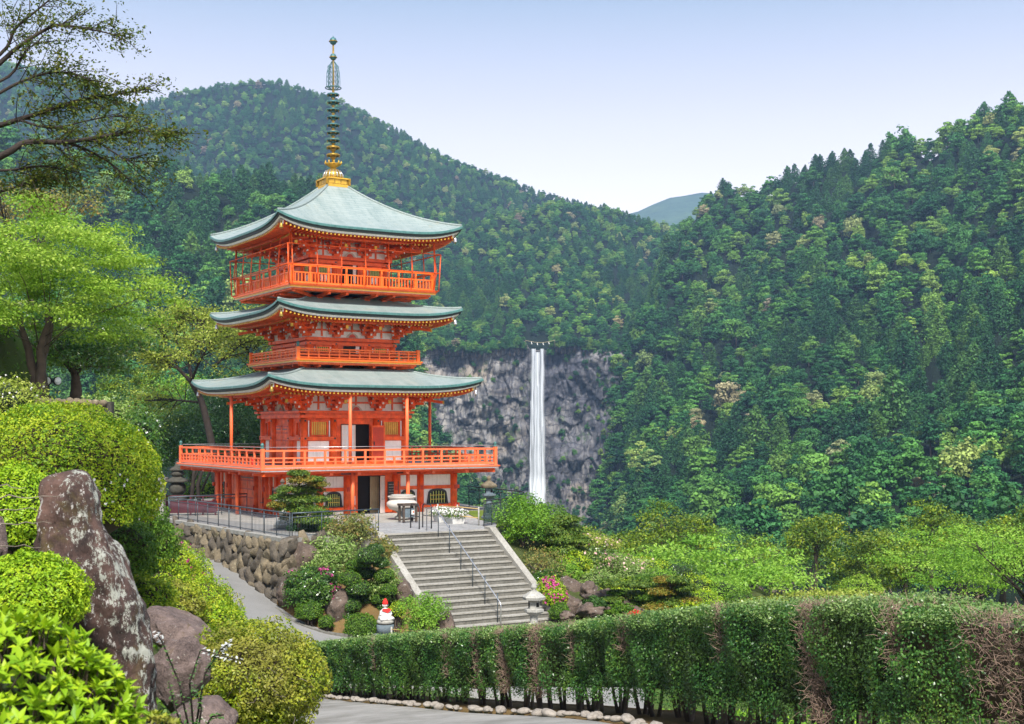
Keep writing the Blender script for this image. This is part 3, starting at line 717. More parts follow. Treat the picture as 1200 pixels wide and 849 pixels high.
# ------------------------------------------------------------------ hillside trees
def canopy(kind, seed):
    """one woodland tree, about 10 m tall and wide; leaves are clump-sized faces spread through the crown"""
    rg = np.random.default_rng(seed); L = Leaves()
    if kind == 'broad':
        cs = []; hz = rg.uniform(3.6, 5.6); rw = rg.uniform(2.7, 3.7); st = rg.random() < .3
        for i in range(34):
            d = unit(rg.normal(0, 1, 3)); d[2] = abs(d[2])*1.0-.45*(rg.random() < .4)
            q = rg.uniform(.60, .95); r = rg.uniform(.75, 1.55)
            cs.append((d[0]*rw*q, d[1]*rw*q, 5.6+d[2]*hz*q+rg.normal(0, .25), r))
        for (x, y, z, r) in cs:
            Pn, N = shell(70, (x, y, z), (r, r, r*(.45 if st else .8)), .22, .30, int(rg.integers(1e6)), lo=-.45, rg=rg)
            hi = (z-4.5)/6; br_ = np.clip(rg.random()*.45+.12*hi, 0, 1)  # higher clumps get a lighter tone, light on the crown tops painted in
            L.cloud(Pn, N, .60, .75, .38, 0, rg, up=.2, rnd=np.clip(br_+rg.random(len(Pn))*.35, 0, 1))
        top = 5.5
    else:
        H = 11.0+rg.random()*1.5
        for i in range(22):
            q = i/21; z = 1.0+(H-1.4)*q; r = (3.2*(1-q**1.9)**.75+.6)*rg.uniform(.72, 1.15)
            nb = max(3, int(7*(1-q)+2)); off = rg.random()*6.28
            for j in range(nb):
                a = off+6.283*j/nb+rg.normal(0, .2); rr = r*(.75+.4*rg.random()); ccx, ccy = rr*.62*cos(a), rr*.62*sin(a)
                Pn, N = shell(36, (ccx, ccy, z-rr*.12), (rr*.48, rr*.48, .6), .2, .5, int(rg.integers(1e6)), lo=-.4, rg=rg)
                br_ = rg.random()*.5
                L.cloud(Pn, N, .56, .6, .45, 0, rg, up=.15, rnd=np.clip(br_+rg.random(len(Pn))*.5, 0, 1))
        top = H-1
    for a_ in L.V: a_[:, 2] -= 2.6
    top -= 2.6
    t = MB(); t.tube([(0, 0, -6), (.1, 0, top*.5), (0, .1, top)], [.22, .16, .05], 'bark', 6)
    Vt = np.array(t.v); Ft = np.array([f for f in t.f if len(f) == 4])
    L.add(Vt, Ft, np.full(len(Ft), .5), 1)
    return L.build('hillside_tree', ['canopy_broad' if kind == 'broad' else 'canopy_cedar', 'bark'], parent='nolink')
pc = bpy.data.collections.new('canopy_kinds')       # not linked to the scene: only instanced
PROTO = [canopy('broad', 100+i) for i in range(6)]+[canopy('cedar', 200+i) for i in range(4)]
for i, o in enumerate(PROTO): o.name = 'canopy_%02d' % i; pc.objects.link(o)

def scatter_points(name, px0, px1, spacing, t0=0.0, t1=1.0, py_min=None, keep=None, seed=0):
    S = HILLS[name]['S']; n, m = S.shape[:2]; pxs = HILLS[name]['px']
    rg = np.random.default_rng(seed)
    A = .5*np.linalg.norm(np.cross(S[1:, :-1]-S[:-1, :-1], S[:-1, 1:]-S[:-1, :-1]), axis=-1)*2
    ti = np.linspace(0, 1, m)[:-1][None, :]; pi_ = pxs[:-1][:, None]
    A = A*((ti >= t0) & (ti <= t1) & (pi_ >= px0) & (pi_ <= px1))
    prob = A.ravel()/A.sum(); N = int(A.sum()/(spacing**2*.55))
    c = rg.choice(len(prob), N, p=prob); i = c//(m-1); j = c % (m-1); u = rg.random(N)[:, None]; v = rg.random(N)[:, None]
    pts = S[i, j]*(1-u)*(1-v)+S[i+1, j]*u*(1-v)+S[i, j+1]*(1-u)*v+S[i+1, j+1]*u*v
    # dart throwing on a hash grid
    cell = spacing*.80; d2_ = cell*cell; H = {}; out = []
    for p in pts:
        k = (int(p[0]//cell), int(p[1]//cell), int(p[2]//cell)); ok = True
        for a in (-1, 0, 1):
            for b_ in (-1, 0, 1):
                for c_ in (-1, 0, 1):
                    for q in H.get((k[0]+a, k[1]+b_, k[2]+c_), ()):
                        if (q[0]-p[0])**2+(q[1]-p[1])**2+(q[2]-p[2])**2 < d2_: ok = False; break
                    if not ok: break
                if not ok: break
            if not ok: break
        if ok: H.setdefault(k, []).append(p); out.append(p)
    out = np.array(out)
    if keep is not None: out = out[[keep(*p) for p in out]]
    return out
def to_px(p): return HX+FPX*p[0]/p[1], HY-FPX*p[2]/p[1]

def species(pts, seed, cedar=.3):
    """conifers stand in groves; returns prototype index, scale, turn"""
    rg = np.random.default_rng(seed); n = len(pts)
    g_ = np.array([mn.noise(Vector((p[0]/55, p[1]/70, p[2]/40+seed)))+rg.normal(0, .16) for p in pts])
    con = g_ > np.quantile(g_, 1-cedar)
    idx = np.where(con, rg.integers(6, 10, n), rg.integers(0, 6, n))
    sc = np.where(con, rg.uniform(.7, 1.12, n)*rg.choice([1, 1, 1, 1.22], n), rg.uniform(.72, 1.25, n))
    return idx, sc, rg.random(n)*6.283
def scatter(name, pts, idx, sc, rot):
    me = bpy.data.meshes.new(name); me.from_pydata([tuple(p) for p in pts], [], [])
    for nm, ty, arr in (('idx', 'INT', idx.astype(np.int32)), ('sc', 'FLOAT', sc.astype(np.float32)), ('rot', 'FLOAT', rot.astype(np.float32))):
        a = me.attributes.new(nm, ty, 'POINT'); a.data.foreach_set('value', arr)
    o = bpy.data.objects.new(name, me); COL.objects.link(o)
    g_ = bpy.data.node_groups.new(name, 'GeometryNodeTree')
    g_.interface.new_socket('Geometry', in_out='INPUT', socket_type='NodeSocketGeometry'); g_.interface.new_socket('Geometry', in_out='OUTPUT', socket_type='NodeSocketGeometry')
    gi = g_.nodes.new('NodeGroupInput'); go = g_.nodes.new('NodeGroupOutput'); iop = g_.nodes.new('GeometryNodeInstanceOnPoints')
    ci = g_.nodes.new('GeometryNodeCollectionInfo'); ci.inputs['Collection'].default_value = pc; ci.inputs['Separate Children'].default_value = True; ci.inputs['Reset Children'].default_value = True
    iop.inputs['Pick Instance'].default_value = True
    def att(nm, ty):
        a = g_.nodes.new('GeometryNodeInputNamedAttribute'); a.data_type = ty; a.inputs['Name'].default_value = nm; return a.outputs['Attribute']
    cxz = g_.nodes.new('ShaderNodeCombineXYZ'); g_.links.new(att('rot', 'FLOAT'), cxz.inputs[2])
    g_.links.new(gi.outputs[0], iop.inputs['Points']); g_.links.new(ci.outputs[0], iop.inputs['Instance'])
    g_.links.new(att('idx', 'INT'), iop.inputs['Instance Index']); g_.links.new(cxz.outputs[0], iop.inputs['Rotation'])
    g_.links.new(att('sc', 'FLOAT'), iop.inputs['Scale']); g_.links.new(iop.outputs[0], go.inputs[0])
    md = o.modifiers.new('forest', 'NODES'); md.node_group = g_
    return o

def with_ridge(name, pts, px0, px1, step, seed):
    S = HILLS[name]['S'][:, -1]; pxs = HILLS[name]['px']; rg = np.random.default_rng(seed); px = px0; out = []
    while px < px1:
        p = np.array([np.interp(px, pxs, S[:, k]) for k in range(3)]); out.append(p+np.array([0, rg.uniform(0, 12), rg.uniform(-2.5, .5)])); px += step*rg.uniform(.4, 1.5)
    return np.concatenate([pts, np.array(out)])
ptsA = scatter_points('far_hill', -60, 770, 8.5, .25, 1.0, seed=1)
ptsA = with_ridge('far_hill', ptsA, -40, 740, 4.2, 31)
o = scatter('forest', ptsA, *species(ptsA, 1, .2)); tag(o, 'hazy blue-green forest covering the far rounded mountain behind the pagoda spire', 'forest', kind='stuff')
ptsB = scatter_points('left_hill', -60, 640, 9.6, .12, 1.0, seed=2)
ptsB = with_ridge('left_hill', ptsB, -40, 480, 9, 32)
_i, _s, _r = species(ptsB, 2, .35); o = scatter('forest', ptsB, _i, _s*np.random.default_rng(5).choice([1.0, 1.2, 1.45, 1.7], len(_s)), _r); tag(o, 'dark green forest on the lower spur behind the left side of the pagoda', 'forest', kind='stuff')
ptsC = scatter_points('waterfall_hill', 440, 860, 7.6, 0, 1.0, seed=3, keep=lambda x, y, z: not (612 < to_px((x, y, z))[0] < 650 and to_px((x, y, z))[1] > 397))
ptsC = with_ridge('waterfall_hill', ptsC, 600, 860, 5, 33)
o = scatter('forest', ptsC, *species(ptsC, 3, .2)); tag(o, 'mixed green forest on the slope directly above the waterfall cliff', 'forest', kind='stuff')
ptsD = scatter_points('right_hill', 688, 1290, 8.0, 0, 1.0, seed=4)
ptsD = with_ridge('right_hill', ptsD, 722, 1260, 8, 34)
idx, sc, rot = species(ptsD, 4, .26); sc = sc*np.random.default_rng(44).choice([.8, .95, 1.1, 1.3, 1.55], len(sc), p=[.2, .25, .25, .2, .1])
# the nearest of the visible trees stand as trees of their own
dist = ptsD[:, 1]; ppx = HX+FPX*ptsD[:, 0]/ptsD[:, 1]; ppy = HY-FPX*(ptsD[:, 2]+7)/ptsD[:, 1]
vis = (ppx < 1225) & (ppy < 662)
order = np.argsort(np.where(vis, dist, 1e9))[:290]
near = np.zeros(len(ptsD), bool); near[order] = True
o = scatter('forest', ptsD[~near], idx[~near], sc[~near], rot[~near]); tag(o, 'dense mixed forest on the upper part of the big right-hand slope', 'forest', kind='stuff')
near_sorted = [i for i in order]
for i in near_sorted:
    src = PROTO[int(idx[i])]; con = idx[i] >= 6
    t = bpy.data.objects.new('hillside_conifer' if con else 'hillside_broadleaf_tree', src.data); COL.objects.link(t)
    t.location = ptsD[i]; t.rotation_euler = (0, 0, rot[i]); t.scale = (sc[i],)*3
    if con: tag(t, 'dark pointed conifer among the nearest trees low on the right-hand slope', 'tree', 'conifers low on the right-hand slope')
    else: tag(t, 'round leafy tree among the nearest trees low on the right-hand slope', 'tree', 'broadleaf trees low on the right-hand slope')
for px, sc_, k_, lab in ((1052, 2.5, 1, 'largest round dark tree on the right skyline'), (846, 1.5, 7, 'tallest conifer at the low left end of the right skyline'), (832, 1.2, 8, 'shorter conifer left of the tallest one at the low end of the right skyline'), (972, 1.35, 9, 'pointed conifer on the right skyline, a short way left of the largest round tree'),
        (952, 1.1, 6, 'small conifer further left of the pointed one on the right skyline'), (1122, 1.5, 7, 'dark conifer on the right skyline, right of the largest round tree'), (1140, 1.7, 3, 'flat-crowned tree on the right skyline between two conifers'), (1180, 2.1, 6, 'tallest conifer near the right end of the skyline')):
    S_ = HILLS['right_hill']['S'][:, -1]; p_ = [float(np.interp(px, HILLS['right_hill']['px'], S_[:, k])) for k in range(3)]
    t = bpy.data.objects.new('skyline_conifer' if k_ > 5 else 'skyline_tree', PROTO[k_].data); COL.objects.link(t); t.location = (p_[0], p_[1]-3, p_[2]-2-2*sc_); t.scale = (sc_,)*3; t.rotation_euler = (0, 0, px)
    tag(t, lab, 'tree')
# bushes and small trees rooted in the cliff's ledges
rg = np.random.default_rng(9); cp = []
for _ in range(9000):
    px = rg.uniform(470, 728); py = rg.uniform(404, 640)
    a = mn.noise(Vector((px/16, py/16, 5)))+.4*mn.noise(Vector((px/5, py/5, 1)))
    dens = .02+.35*max(0, 1-(py-cliff_top(px))/14)
    if a > .22: dens += .22
    if py > 540 and px < 618: dens += .35*(py-540)/40
    if py > 590: dens += .3
    if 655 < px < 690 and py > 470: dens += .12
    if px > 700: dens += .25
    if 618 < px < 645: dens = 0
    if rg.random() < dens*.33: cp.append(Vector(P(px, py, cliffD(px, py)-1.5)))
for px in np.arange(462, 730, 1.9):
    if 617 < px < 644: continue
    for _ in range(2):
        py = cliff_top(px)+rg.uniform(-2, 7); cp.append(Vector(P(px+rg.uniform(-2, 2), py, cliffD(px, py)-rg.uniform(0, 5))))
cp = np.array([tuple(p) for p in cp]); nC = len(cp)
o = scatter('cliff_shrubs', cp-np.array([0, 0, 2.2]), rg.integers(0, 6, nC), np.where(np.arange(nC) > nC-280, rg.uniform(.38, .75, nC), rg.uniform(.22, .55, nC)), rg.random(nC)*6.28)
tag(o, 'green shrubs and small trees clinging to the ledges of the waterfall cliff', 'cliff plants', kind='stuff')
print('forest', len(ptsA), len(ptsB), len(ptsC), len(ptsD), nC)

# haze: one even body of air round everything
mb = MB()
m = bpy.data.materials.new('haze_air'); m.use_nodes = True; MAT['haze_air'] = m; n_ = m.node_tree; n_.nodes.clear()
ho = n_.nodes.new('ShaderNodeOutputMaterial'); pv = n_.nodes.new('ShaderNodeVolumePrincipled'); n_.links.new(pv.outputs[0], ho.inputs['Volume'])
pv.inputs['Color'].default_value = (.40, .64, 1.0, 1); pv.inputs['Density'].default_value = .00017; pv.inputs['Anisotropy'].default_value = .1
x0, x1, y0, y1, z0, z1 = -3400, 3400, -90, 4000, -200, 640
mb.add([(x0, y0, z0), (x1, y0, z0), (x1, y1, z0), (x0, y1, z0), (x0, y0, z1), (x1, y0, z1), (x1, y1, z1), (x0, y1, z1)], [(3, 2, 1, 0), (4, 5, 6, 7), (0, 1, 5, 4), (1, 2, 6, 5), (2, 3, 7, 6), (3, 0, 4, 7)], 'haze_air')
HAZE = mb.build('haze'); tag(HAZE, 'thin blue haze between the near garden and the far hills', 'haze', kind='stuff')
# ------------------------------------------------------------------ the three-storey pagoda
PG = thing('pagoda', 'tall vermilion three-storey pagoda with pale green copper roofs and a gilded spire', 'pagoda', (CX, CY, PZ), RZ)
FACE = [Matrix.Rotation(k*pi/2, 4, 'Z') for k in range(4)]   # 0 front, 1 right, 2 back, 3 left ; face coords: u right, -d outward

def roof(S, he, ht, s_in, up, label, sb=None):
    """S eave half-width, he eave height at mid-side, ht height at s_in, up the rise of the corners"""
    pw = 4.2
    def edge(t): return up*abs(t)**pw
    def zr(m, t):
        r = (S-m)/(S-s_in); a = .62 if ht-he > 2 else .8
        return he+(ht-he)*(a*r+(1-a)*r*r)+edge(t)*(1-r)**2
    def grid(mb, m0, m1, zoff, mat, nr, flip=False, course=True):
        nt_ = 28
        for k in range(4):
            vs = []; uvs = []; fs = []
            for i in range(nr+1):
                m_ = m0+(m1-m0)*i/nr
                for j in range(nt_+1):
                    t = -1+2*j/nt_; p = FACE[k] @ Vector((m_*t, -m_, zr(min(m_, S), t)+zoff)); vs.append(p)
            for i in range(nr):
                for j in range(nt_):
                    f = [i*(nt_+1)+j, i*(nt_+1)+j+1, (i+1)*(nt_+1)+j+1, (i+1)*(nt_+1)+j]
                    ma, mb_ = m0+(m1-m0)*i/nr, m0+(m1-m0)*(i+1)/nr
                    ta, tb = -1+2*j/nt_, -1+2*(j+1)/nt_
                    u = [(ma*ta+k*30, ma), (ma*tb+k*30, ma), (mb_*tb+k*30, mb_), (mb_*ta+k*30, mb_)]
                    if flip: f.reverse(); u.reverse()
                    fs.append(f); uvs.append(u)
            mb.add(vs, fs, mat, True, uvs)
    def band(mb, prof_, mat, close=True):
        """a moulding of given (m, dz) profile run round the eave, following its curve"""
        nt_ = 32
        for k in range(4):
            vs = []; fs = []; n_p = len(prof_)
            for j in range(nt_+1):
                t = -1+2*j/nt_
                for (m_, dz) in prof_: vs.append(FACE[k] @ Vector((m_*t, -m_, he+edge(t)+dz)))
            for j in range(nt_):
                for q in range(n_p if close else n_p-1):
                    q2 = (q+1) % n_p; fs.append((j*n_p+q, (j+1)*n_p+q, (j+1)*n_p+q2, j*n_p+q2))
            mb.add(vs, fs, mat, False)
    r = MB(); grid(r, S, s_in, 0, 'copper', 12)
    band(r, [(S, 0), (S+.03, -.03), (S+.03, -.13), (S-.30, -.13), (S-.30, -.05)], 'copper_edge', False)
    # hip ridges
    for k in range(4):
        pts = []
        for i in range(13):
            m_ = S+(s_in-S)*i/12; pts.append(FACE[k] @ Vector((m_*.995, -m_*.995, zr(m_, 1)+.02)))
        r.tube(pts, [.07]*13, 'copper', 6)
    ro = r.build('roof', PG)
    tag(ro, label)
    e = MB(); band(e, [(S-.03, -.132), (S-.05, -.27), (S-.34, -.27), (S-.34, -.132)], 'eave_dark'); e.build('eave_edge', ro)
    e = MB(); band(e, [(S-.12, -.272), (S-.16, -.37), (S-.40, -.37), (S-.40, -.272)], 'plaster'); e.build('eave_board', ro)
    # soffit
    so = MB(); nt_ = 24
    for k in range(4):
        vs = []; fs = []
        for (m_, dz, c_) in ((S-.2, -.36, 1), (S-1.4, -.30, .5), (sb+.1, -.10, 0)):
            for j in range(nt_+1):
                t = -1+2*j/nt_; vs.append(FACE[k] @ Vector((m_*t, -m_, he+edge(t)*c_+dz)))
        for i in range(2):
            for j in range(nt_): a = i*(nt_+1)+j; fs.append((a, a+nt_+1, a+nt_+2, a+1))
        so.add(vs, fs, 'soffit')
    so.build('soffit', ro)
    # rafters: two tiers, gilt on the ends
    rf = MB(); sp = .215; n_ = int(2*(S-.3)/sp)
    for k in range(4):
        rf.M = FACE[k]
        for i in range(n_+1):
            u = -(S-.3)+2*(S-.3)*i/n_; t = u/S; ed = edge(t)
            m1 = S-.22; m0 = max(abs(u)+.05, S-1.7)
            if m0 < m1-.1:
                rf.bar((u, -m0, he+ed*(.5+.5*(m0-(S-1.4))/1.2 if m0 > S-1.4 else .5)-.40), (u, -m1, he+ed-.44), .075, .09, 'vermilion')
                rf.box((u, -m1-.022, he+ed-.44), (.08, .04, .09), 'gold')
            m1 = S-1.15; m0 = max(abs(u)+.05, sb)
            if m0 < m1-.1:
                rf.bar((u, -m0, he+ed*.15-.30), (u, -m1, he+ed*.6-.52), .075, .09, 'vermilion')
                rf.box((u, -m1-.022, he+ed*.6-.52), (.085, .04, .09), 'gold')
        # the beam that carries each tier
    rf.M = None
    band(rf, [(S-.95, -.46), (S-.95, -.56), (S-1.08, -.56), (S-1.08, -.46)], 'vermilion')
    ra = rf.build('rafters', ro); tag(ra, kind='stuff')
    # corner beams with gilt caps, wind bells
    for k in range(4):
        hb = MB(); c_ = FACE[k] @ Vector((S-.38, -(S-.38), he+up*.75-.42)); a_ = FACE[k] @ Vector((sb, -sb, he-.25))
        hb.bar(a_, c_, .16, .22, 'vermilion'); dd = (c_-a_).normalized()
        hb.bar(c_+dd*.005, c_+dd*.10, .15, .19, 'plaster'); hb.bar(c_+dd*.102, c_+dd*.13, .10, .12, 'gold_old')
        hb.build('corner_beam', ro)
        be = MB(); q = FACE[k] @ Vector((S-.28, -(S-.28), he+up-.62))
        be.tube([q+Vector((0, 0, .14)), q+Vector((0, 0, .02))], .012, 'black_metal', 5)
        be.lathe([(.10, -.24), (.105, -.22), (.085, -.12), (.07, -.03), (.03, .01), (.01, .02)], 'gold_old' if k in (1, 3) else 'steel', 10, q)
        be.tube([q+Vector((0, 0, -.2)), q+Vector((0, 0, -.34))], .02, 'gold_old', 6)
        be.build('wind_bell', PG)
    return ro
r1 = roof(6.0, 6.60, 7.55, 2.9, .46, 'lowest and widest pale green copper roof', 2.9)
r2 = roof(5.2, 10.40, 11.30, 2.4, .42, 'middle pale green copper roof', 2.5)
r3 = roof(5.2, 14.68, 17.62, .55, .54, 'topmost pyramid-shaped pale green copper roof', 2.2)

def face_part(fn, name, faces=(0, 1, 2, 3), parent=None):
    for k in faces:
        mb = MB(FACE[k]); fn(mb, k); mb.build(name, parent or PG)

# ---- bracket clusters under each eave
def bracket_mesh(diag=False, s=1.0):
    b_ = MB(); R_ = 'vermilion'; k = 1.4 if diag else 1.0
    b_.box((0, -.02, .06*s), (.34*s, .34*s, .12*s), R_, taper=1.15)
    for tier in range(3):
        z = (.17+.21*tier)*s; out = (.32+.36*tier)*s*k
        b_.bar((0, .15, z), (0, -out, z), .13*s, .13*s, R_)
        b_.box((0, -out-.012, z), (.10*s, .02, .10*s), 'plaster')
        wdt = (.42+.07*tier)*s
        for yo in ((0,) if tier == 0 else (0, -out+.36*s*k)):
            b_.bar((-wdt, yo, z+.02), (wdt, yo, z+.02), .12*s, .12*s, R_)
            for e_ in (-1, 1): b_.box((e_*(wdt+.012), yo, z+.02), (.02, .09*s, .09*s), 'plaster')
            for x in (-wdt+.08*s, 0, wdt-.08*s): b_.box((x, yo, z+.13*s), (.17*s, .17*s, .10*s), R_, taper=1.2)
        b_.box((0, -out+.09*s, z+.13*s), (.17*s, .17*s, .10*s), R_, taper=1.2)
    # the slanting tail with its gilt cap
    b_.bar((0, -.4*s, .66*s), (0, -1.42*s*k, .44*s), .12*s, .14*s, R_); b_.box((0, -1.44*s*k, .435*s), (.15*s, .05, .17*s), 'gold')
    b_.bar((-.55*s, -1.15*s*k, .70*s), (.55*s, -1.15*s*k, .70*s), .11*s, .11*s, R_)
    for x in (-.45*s, 0, .45*s): b_.box((x, -1.15*s*k, .81*s), (.15*s, .15*s, .10*s), R_, taper=1.2)
    return b_
BR = bracket_mesh(); BD = bracket_mesh(True)
br0 = bd0 = None
def brackets(hs, z, us, s):
    global br0, bd0
    for k in range(4):
        for u in us:
            M = FACE[k] @ Matrix.Translation((u, -hs, z)) @ Matrix.Scale(s, 4)
            if br0 is None: br0 = BR.build('bracket', PG, M)
            else: copy_part(br0, M)
        M = FACE[k] @ Matrix.Translation((hs, -hs, z)) @ Matrix.Rotation(pi/4, 4, 'Z') @ Matrix.Scale(s, 4)
        if bd0 is None: bd0 = BD.build('bracket', PG, M)
        else: copy_part(bd0, M)
brackets(3.0, 5.34, (-1.25, 1.25), 1.02)
brackets(2.55, 9.22, (-.95, .95), 1.0)
brackets(2.25, 13.52, (-.85, .85), .95)

def bracket_wall(hs, z0, z1, ucol, s):
    """plaster wall between the clusters with struts and a frog-leg strut at mid-bay"""
    def fn(mb, k):
        mb.box((0, -hs+.10, (z0+z1)/2), (2*hs-.06, .12, z1-z0), 'plaster')
        for z in (z0+(z1-z0)*.36, z0+(z1-z0)*.84): mb.box((0, -hs+.02, z), (2*hs+.02, .06, .09), 'vermilion')
        mids = [-(ucol+hs)/2, 0, (ucol+hs)/2]
        for x in mids: mb.box((x, -hs+.013, (z0+z1)/2+.02), (.09, .05, z1-z0-.05), 'vermilion')
        # carved strut in the middle bay
        mb.prism([(-.36, z0+.004), (.36, z0+.004), (.30, z0+.10), (.16, z0+.24), (0, z0+.30), (-.16, z0+.24), (-.30, z0+.10)], -hs-.03, -hs-.002, 'soffit', 'y')
        mb.prism([(-.22, z0+.02), (.22, z0+.02), (.12, z0+.16), (0, z0+.21), (-.12, z0+.16)], -hs-.045, -hs-.031, 'vermilion_deep', 'y')
    face_part(fn, 'plaster_frieze')
bracket_wall(3.0, 5.33, 6.50, 1.25, 1); bracket_wall(2.5, 9.20, 10.25, .95, 1); bracket_wall(2.2, 13.5, 14.55, .85, 1)

# ---- near-black blocks standing for unlit rooms behind openings, and the walls
def core(hs, z0, z1):
    mb = MB(); mb.box((0, 0, (z0+z1)/2), (2*hs-1.0, 2*hs-1.0, z1-z0), 'dark_room'); return mb.build('dark_interior', PG)
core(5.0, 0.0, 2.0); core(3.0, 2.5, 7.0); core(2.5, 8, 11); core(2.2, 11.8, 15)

def column(x, y, z0, z1, r, mat='vermilion', name='column'):
    mb = MB(); mb.lathe([(r, 0), (r, z1-z0)], mat, 14)
    return mb.build(name, PG, Matrix.Translation((x, y, z0)))
def colring(hs, us, z0, z1, r):
    c0 = None
    for k in range(4):
        for u in us:
            p = FACE[k] @ Vector((u, -hs, 0)); M = Matrix.Translation((p.x, p.y, z0))
            if c0 is None: c0 = column(p.x, p.y, z0, z1, r)
            else: copy_part(c0, M)
colring(4.85, (-4.85, -2.85, -1.35, 1.35, 2.85), 0, 2.15, .20)
colring(2.9, (-2.9, -1.25, 1.25), 2.5, 5.0, .19)
colring(2.42, (-2.42, -.95, .95), 7.9, 8.95, .16)
colring(2.12, (-2.12, -.85, .85), 11.75, 13.3, .15)

def lattice_window(par_face, u0, u1, z0, z1, d, frame='vermilion', slat='lattice_gold', n=7, shutter=False):
    """frame, pane and slats; built in the face's coordinates"""
    k = par_face; fw = .07
    w_ = MB(FACE[k]); uc = (u0+u1)/2; zc = (z0+z1)/2
    w_.box((uc, -d-.015, z1+fw/2), (u1-u0+2*fw, .10, fw), frame); w_.box((uc, -d-.015, z0-fw/2), (u1-u0+2*fw, .10, fw), frame)
    w_.box((u0-fw/2, -d-.015, zc), (fw, .10, z1-z0-.002), frame); w_.box((u1+fw/2, -d-.015, zc), (fw, .10, z1-z0-.002), frame)
    fr = w_.build('window', PG)
    p = MB(FACE[k]); p.box((uc, -d+.03, zc), (u1-u0-.004, .02, z1-z0-.004), 'shutter_green'); p.build('pane', fr)
    if not shutter:
        s_ = MB(FACE[k])
        for i in range(n):
            x = u0+(u1-u0)*(i+.5)/n; s_.box((x, -d-.005, zc), ((u1-u0)/n*.58, .03, z1-z0-.008), slat)
        s_.build('lattice', fr)
    return fr
def panel(mb, u0, u1, z0, z1, d, mat, th=.06):
    mb.box(((u0+u1)/2, -d+th/2, (z0+z1)/2), (u1-u0, th, z1-z0), mat)

# ---- storey one (balcony level): walls
def wall1(mb, k):
    hs = 2.9
    panel(mb, -hs, hs, 4.93, 5.32, hs+.20, 'vermilion', .3)             # head beam, stands proud
    mb.box((0, -hs-.08, 5.02), (2*hs+.62, .34, .16), 'vermilion'); mb.box((0, -hs-.10, 5.25), (2*hs+.85, .5, .12), 'vermilion')
    for (a, b_) in ((-hs+.19, -1.44), (1.44, hs-.19)):
        if k in (0, 2):
            panel(mb, a, b_, 3.78, 4.93, hs+.02, 'vermilion'); panel(mb, a, b_, 2.5, 3.78, hs, 'vermilion')
        else: panel(mb, a, b_, 2.5, 4.93, hs+.01, 'vermilion')
    mb.box((-(hs+1.25)/2, -hs-.09, 3.87), (hs-1.25+.3, .24, .20), 'vermilion'); mb.box(((hs+1.25)/2, -hs-.09, 3.87), (hs-1.25+.3, .24, .20), 'vermilion')
    mb.box((0, -hs-.05, 2.56), (2*hs+.3, .22, .12), 'vermilion')
    if k != 0: panel(mb, -1.06, 1.06, 2.5, 4.93, hs-.02, 'vermilion')
    else:
        panel(mb, -1.06, -.82, 2.5, 4.93, hs-.02, 'vermilion'); panel(mb, -.82, .84, 4.62, 4.93, hs-.02, 'vermilion'); panel(mb, .84, 1.06, 2.5, 4.93, hs-.02, 'vermilion')
    for x in (-hs, -1.25, 1.25, hs):
        for z in (4.80, 3.87): mb.lathe([(.055, 0), (.055, .03), (.02, .05)], 'black_metal', 8, (0, 0, 0)) if False else mb.box((x, -hs-.225 if z < 4 else -hs-.215, z), (.09, .02, .09), 'black_metal')
face_part(wall1, 'wall')
def plaster1(mb, k):
    hs = 2.9
    for s_ in (-1, 1):
        if k in (0, 2):
            a, b_ = sorted((s_*1.52, s_*2.68)); panel(mb, a, b_, 2.66, 3.74, hs+.045, 'plaster', .03)
            for x in (s_*1.50, s_*2.66): mb.box((x, -hs-.055, 4.36), (.06, .03, .88), 'plaster')
        else:
            a, b_ = sorted((s_*2.05, s_*2.52)); panel(mb, a, b_, 2.66, 3.74, hs+.035, 'plaster', .03)
face_part(plaster1, 'plaster_panels')
for k in (0, 3):
    for s_ in (-1, 1):
        if k == 0:
            a, b_ = sorted((s_*1.66, s_*2.50)); lattice_window(k, a, b_, 4.06, 4.74, 2.93)
        else:
            a, b_ = sorted((s_*2.08, s_*2.44)); lattice_window(k, a, b_, 4.05, 4.70, 2.93, shutter=True)
# open white lattice door leaf and plain leaf at the balcony
def lattice_door(uc, w_, z0, z1, d, ang=0, k=0, mat='door_white', lab=None):
    M = FACE[k] @ Matrix.Translation((uc, -d, 0)) @ Matrix.Rotation(ang, 4, 'Z')
    b_ = MB(M); t = .06
    b_.box((0, 0, z0+.35), (w_, .05, .70), mat)
    for x in (-w_/2+t/2, w_/2-t/2): b_.box((x, 0, (z0+z1)/2+.35), (t, .052, z1-z0-.70), mat)
    b_.box((0, 0, z1-t/2), (w_-.125, .05, t), mat)
    for i in range(1, 4): b_.box((-w_/2+w_*i/4, 0, (z0+.7+z1)/2), (.025, .035, z1-z0-.76), mat)
    for i in range(1, 5): b_.box((0, 0, z0+.7+(z1-z0-.7)*i/5), (w_-.125, .03, .025), mat)
    b_.box((0, .012, (z0+.7+z1)/2), (w_-.13, .008, z1-z0-.72), 'lamp_glass')
    o = b_.build('door', PG); tag(o, lab)
lattice_door(-.42, .78, 2.54, 4.58, 2.97, k=0, lab='white lattice door leaf')
b_ = MB(FACE[0]); b_.box((1.22, -3.14, 3.55), (.78, .05, 2.0), 'vermilion'); b_.box((1.22, -3.168, 3.55), (.62, .01, 1.8), 'vermilion_deep'); b_.box((.98, -3.18, 3.6), (.05, .03, .2), 'black_metal'); b_.build('door', PG)
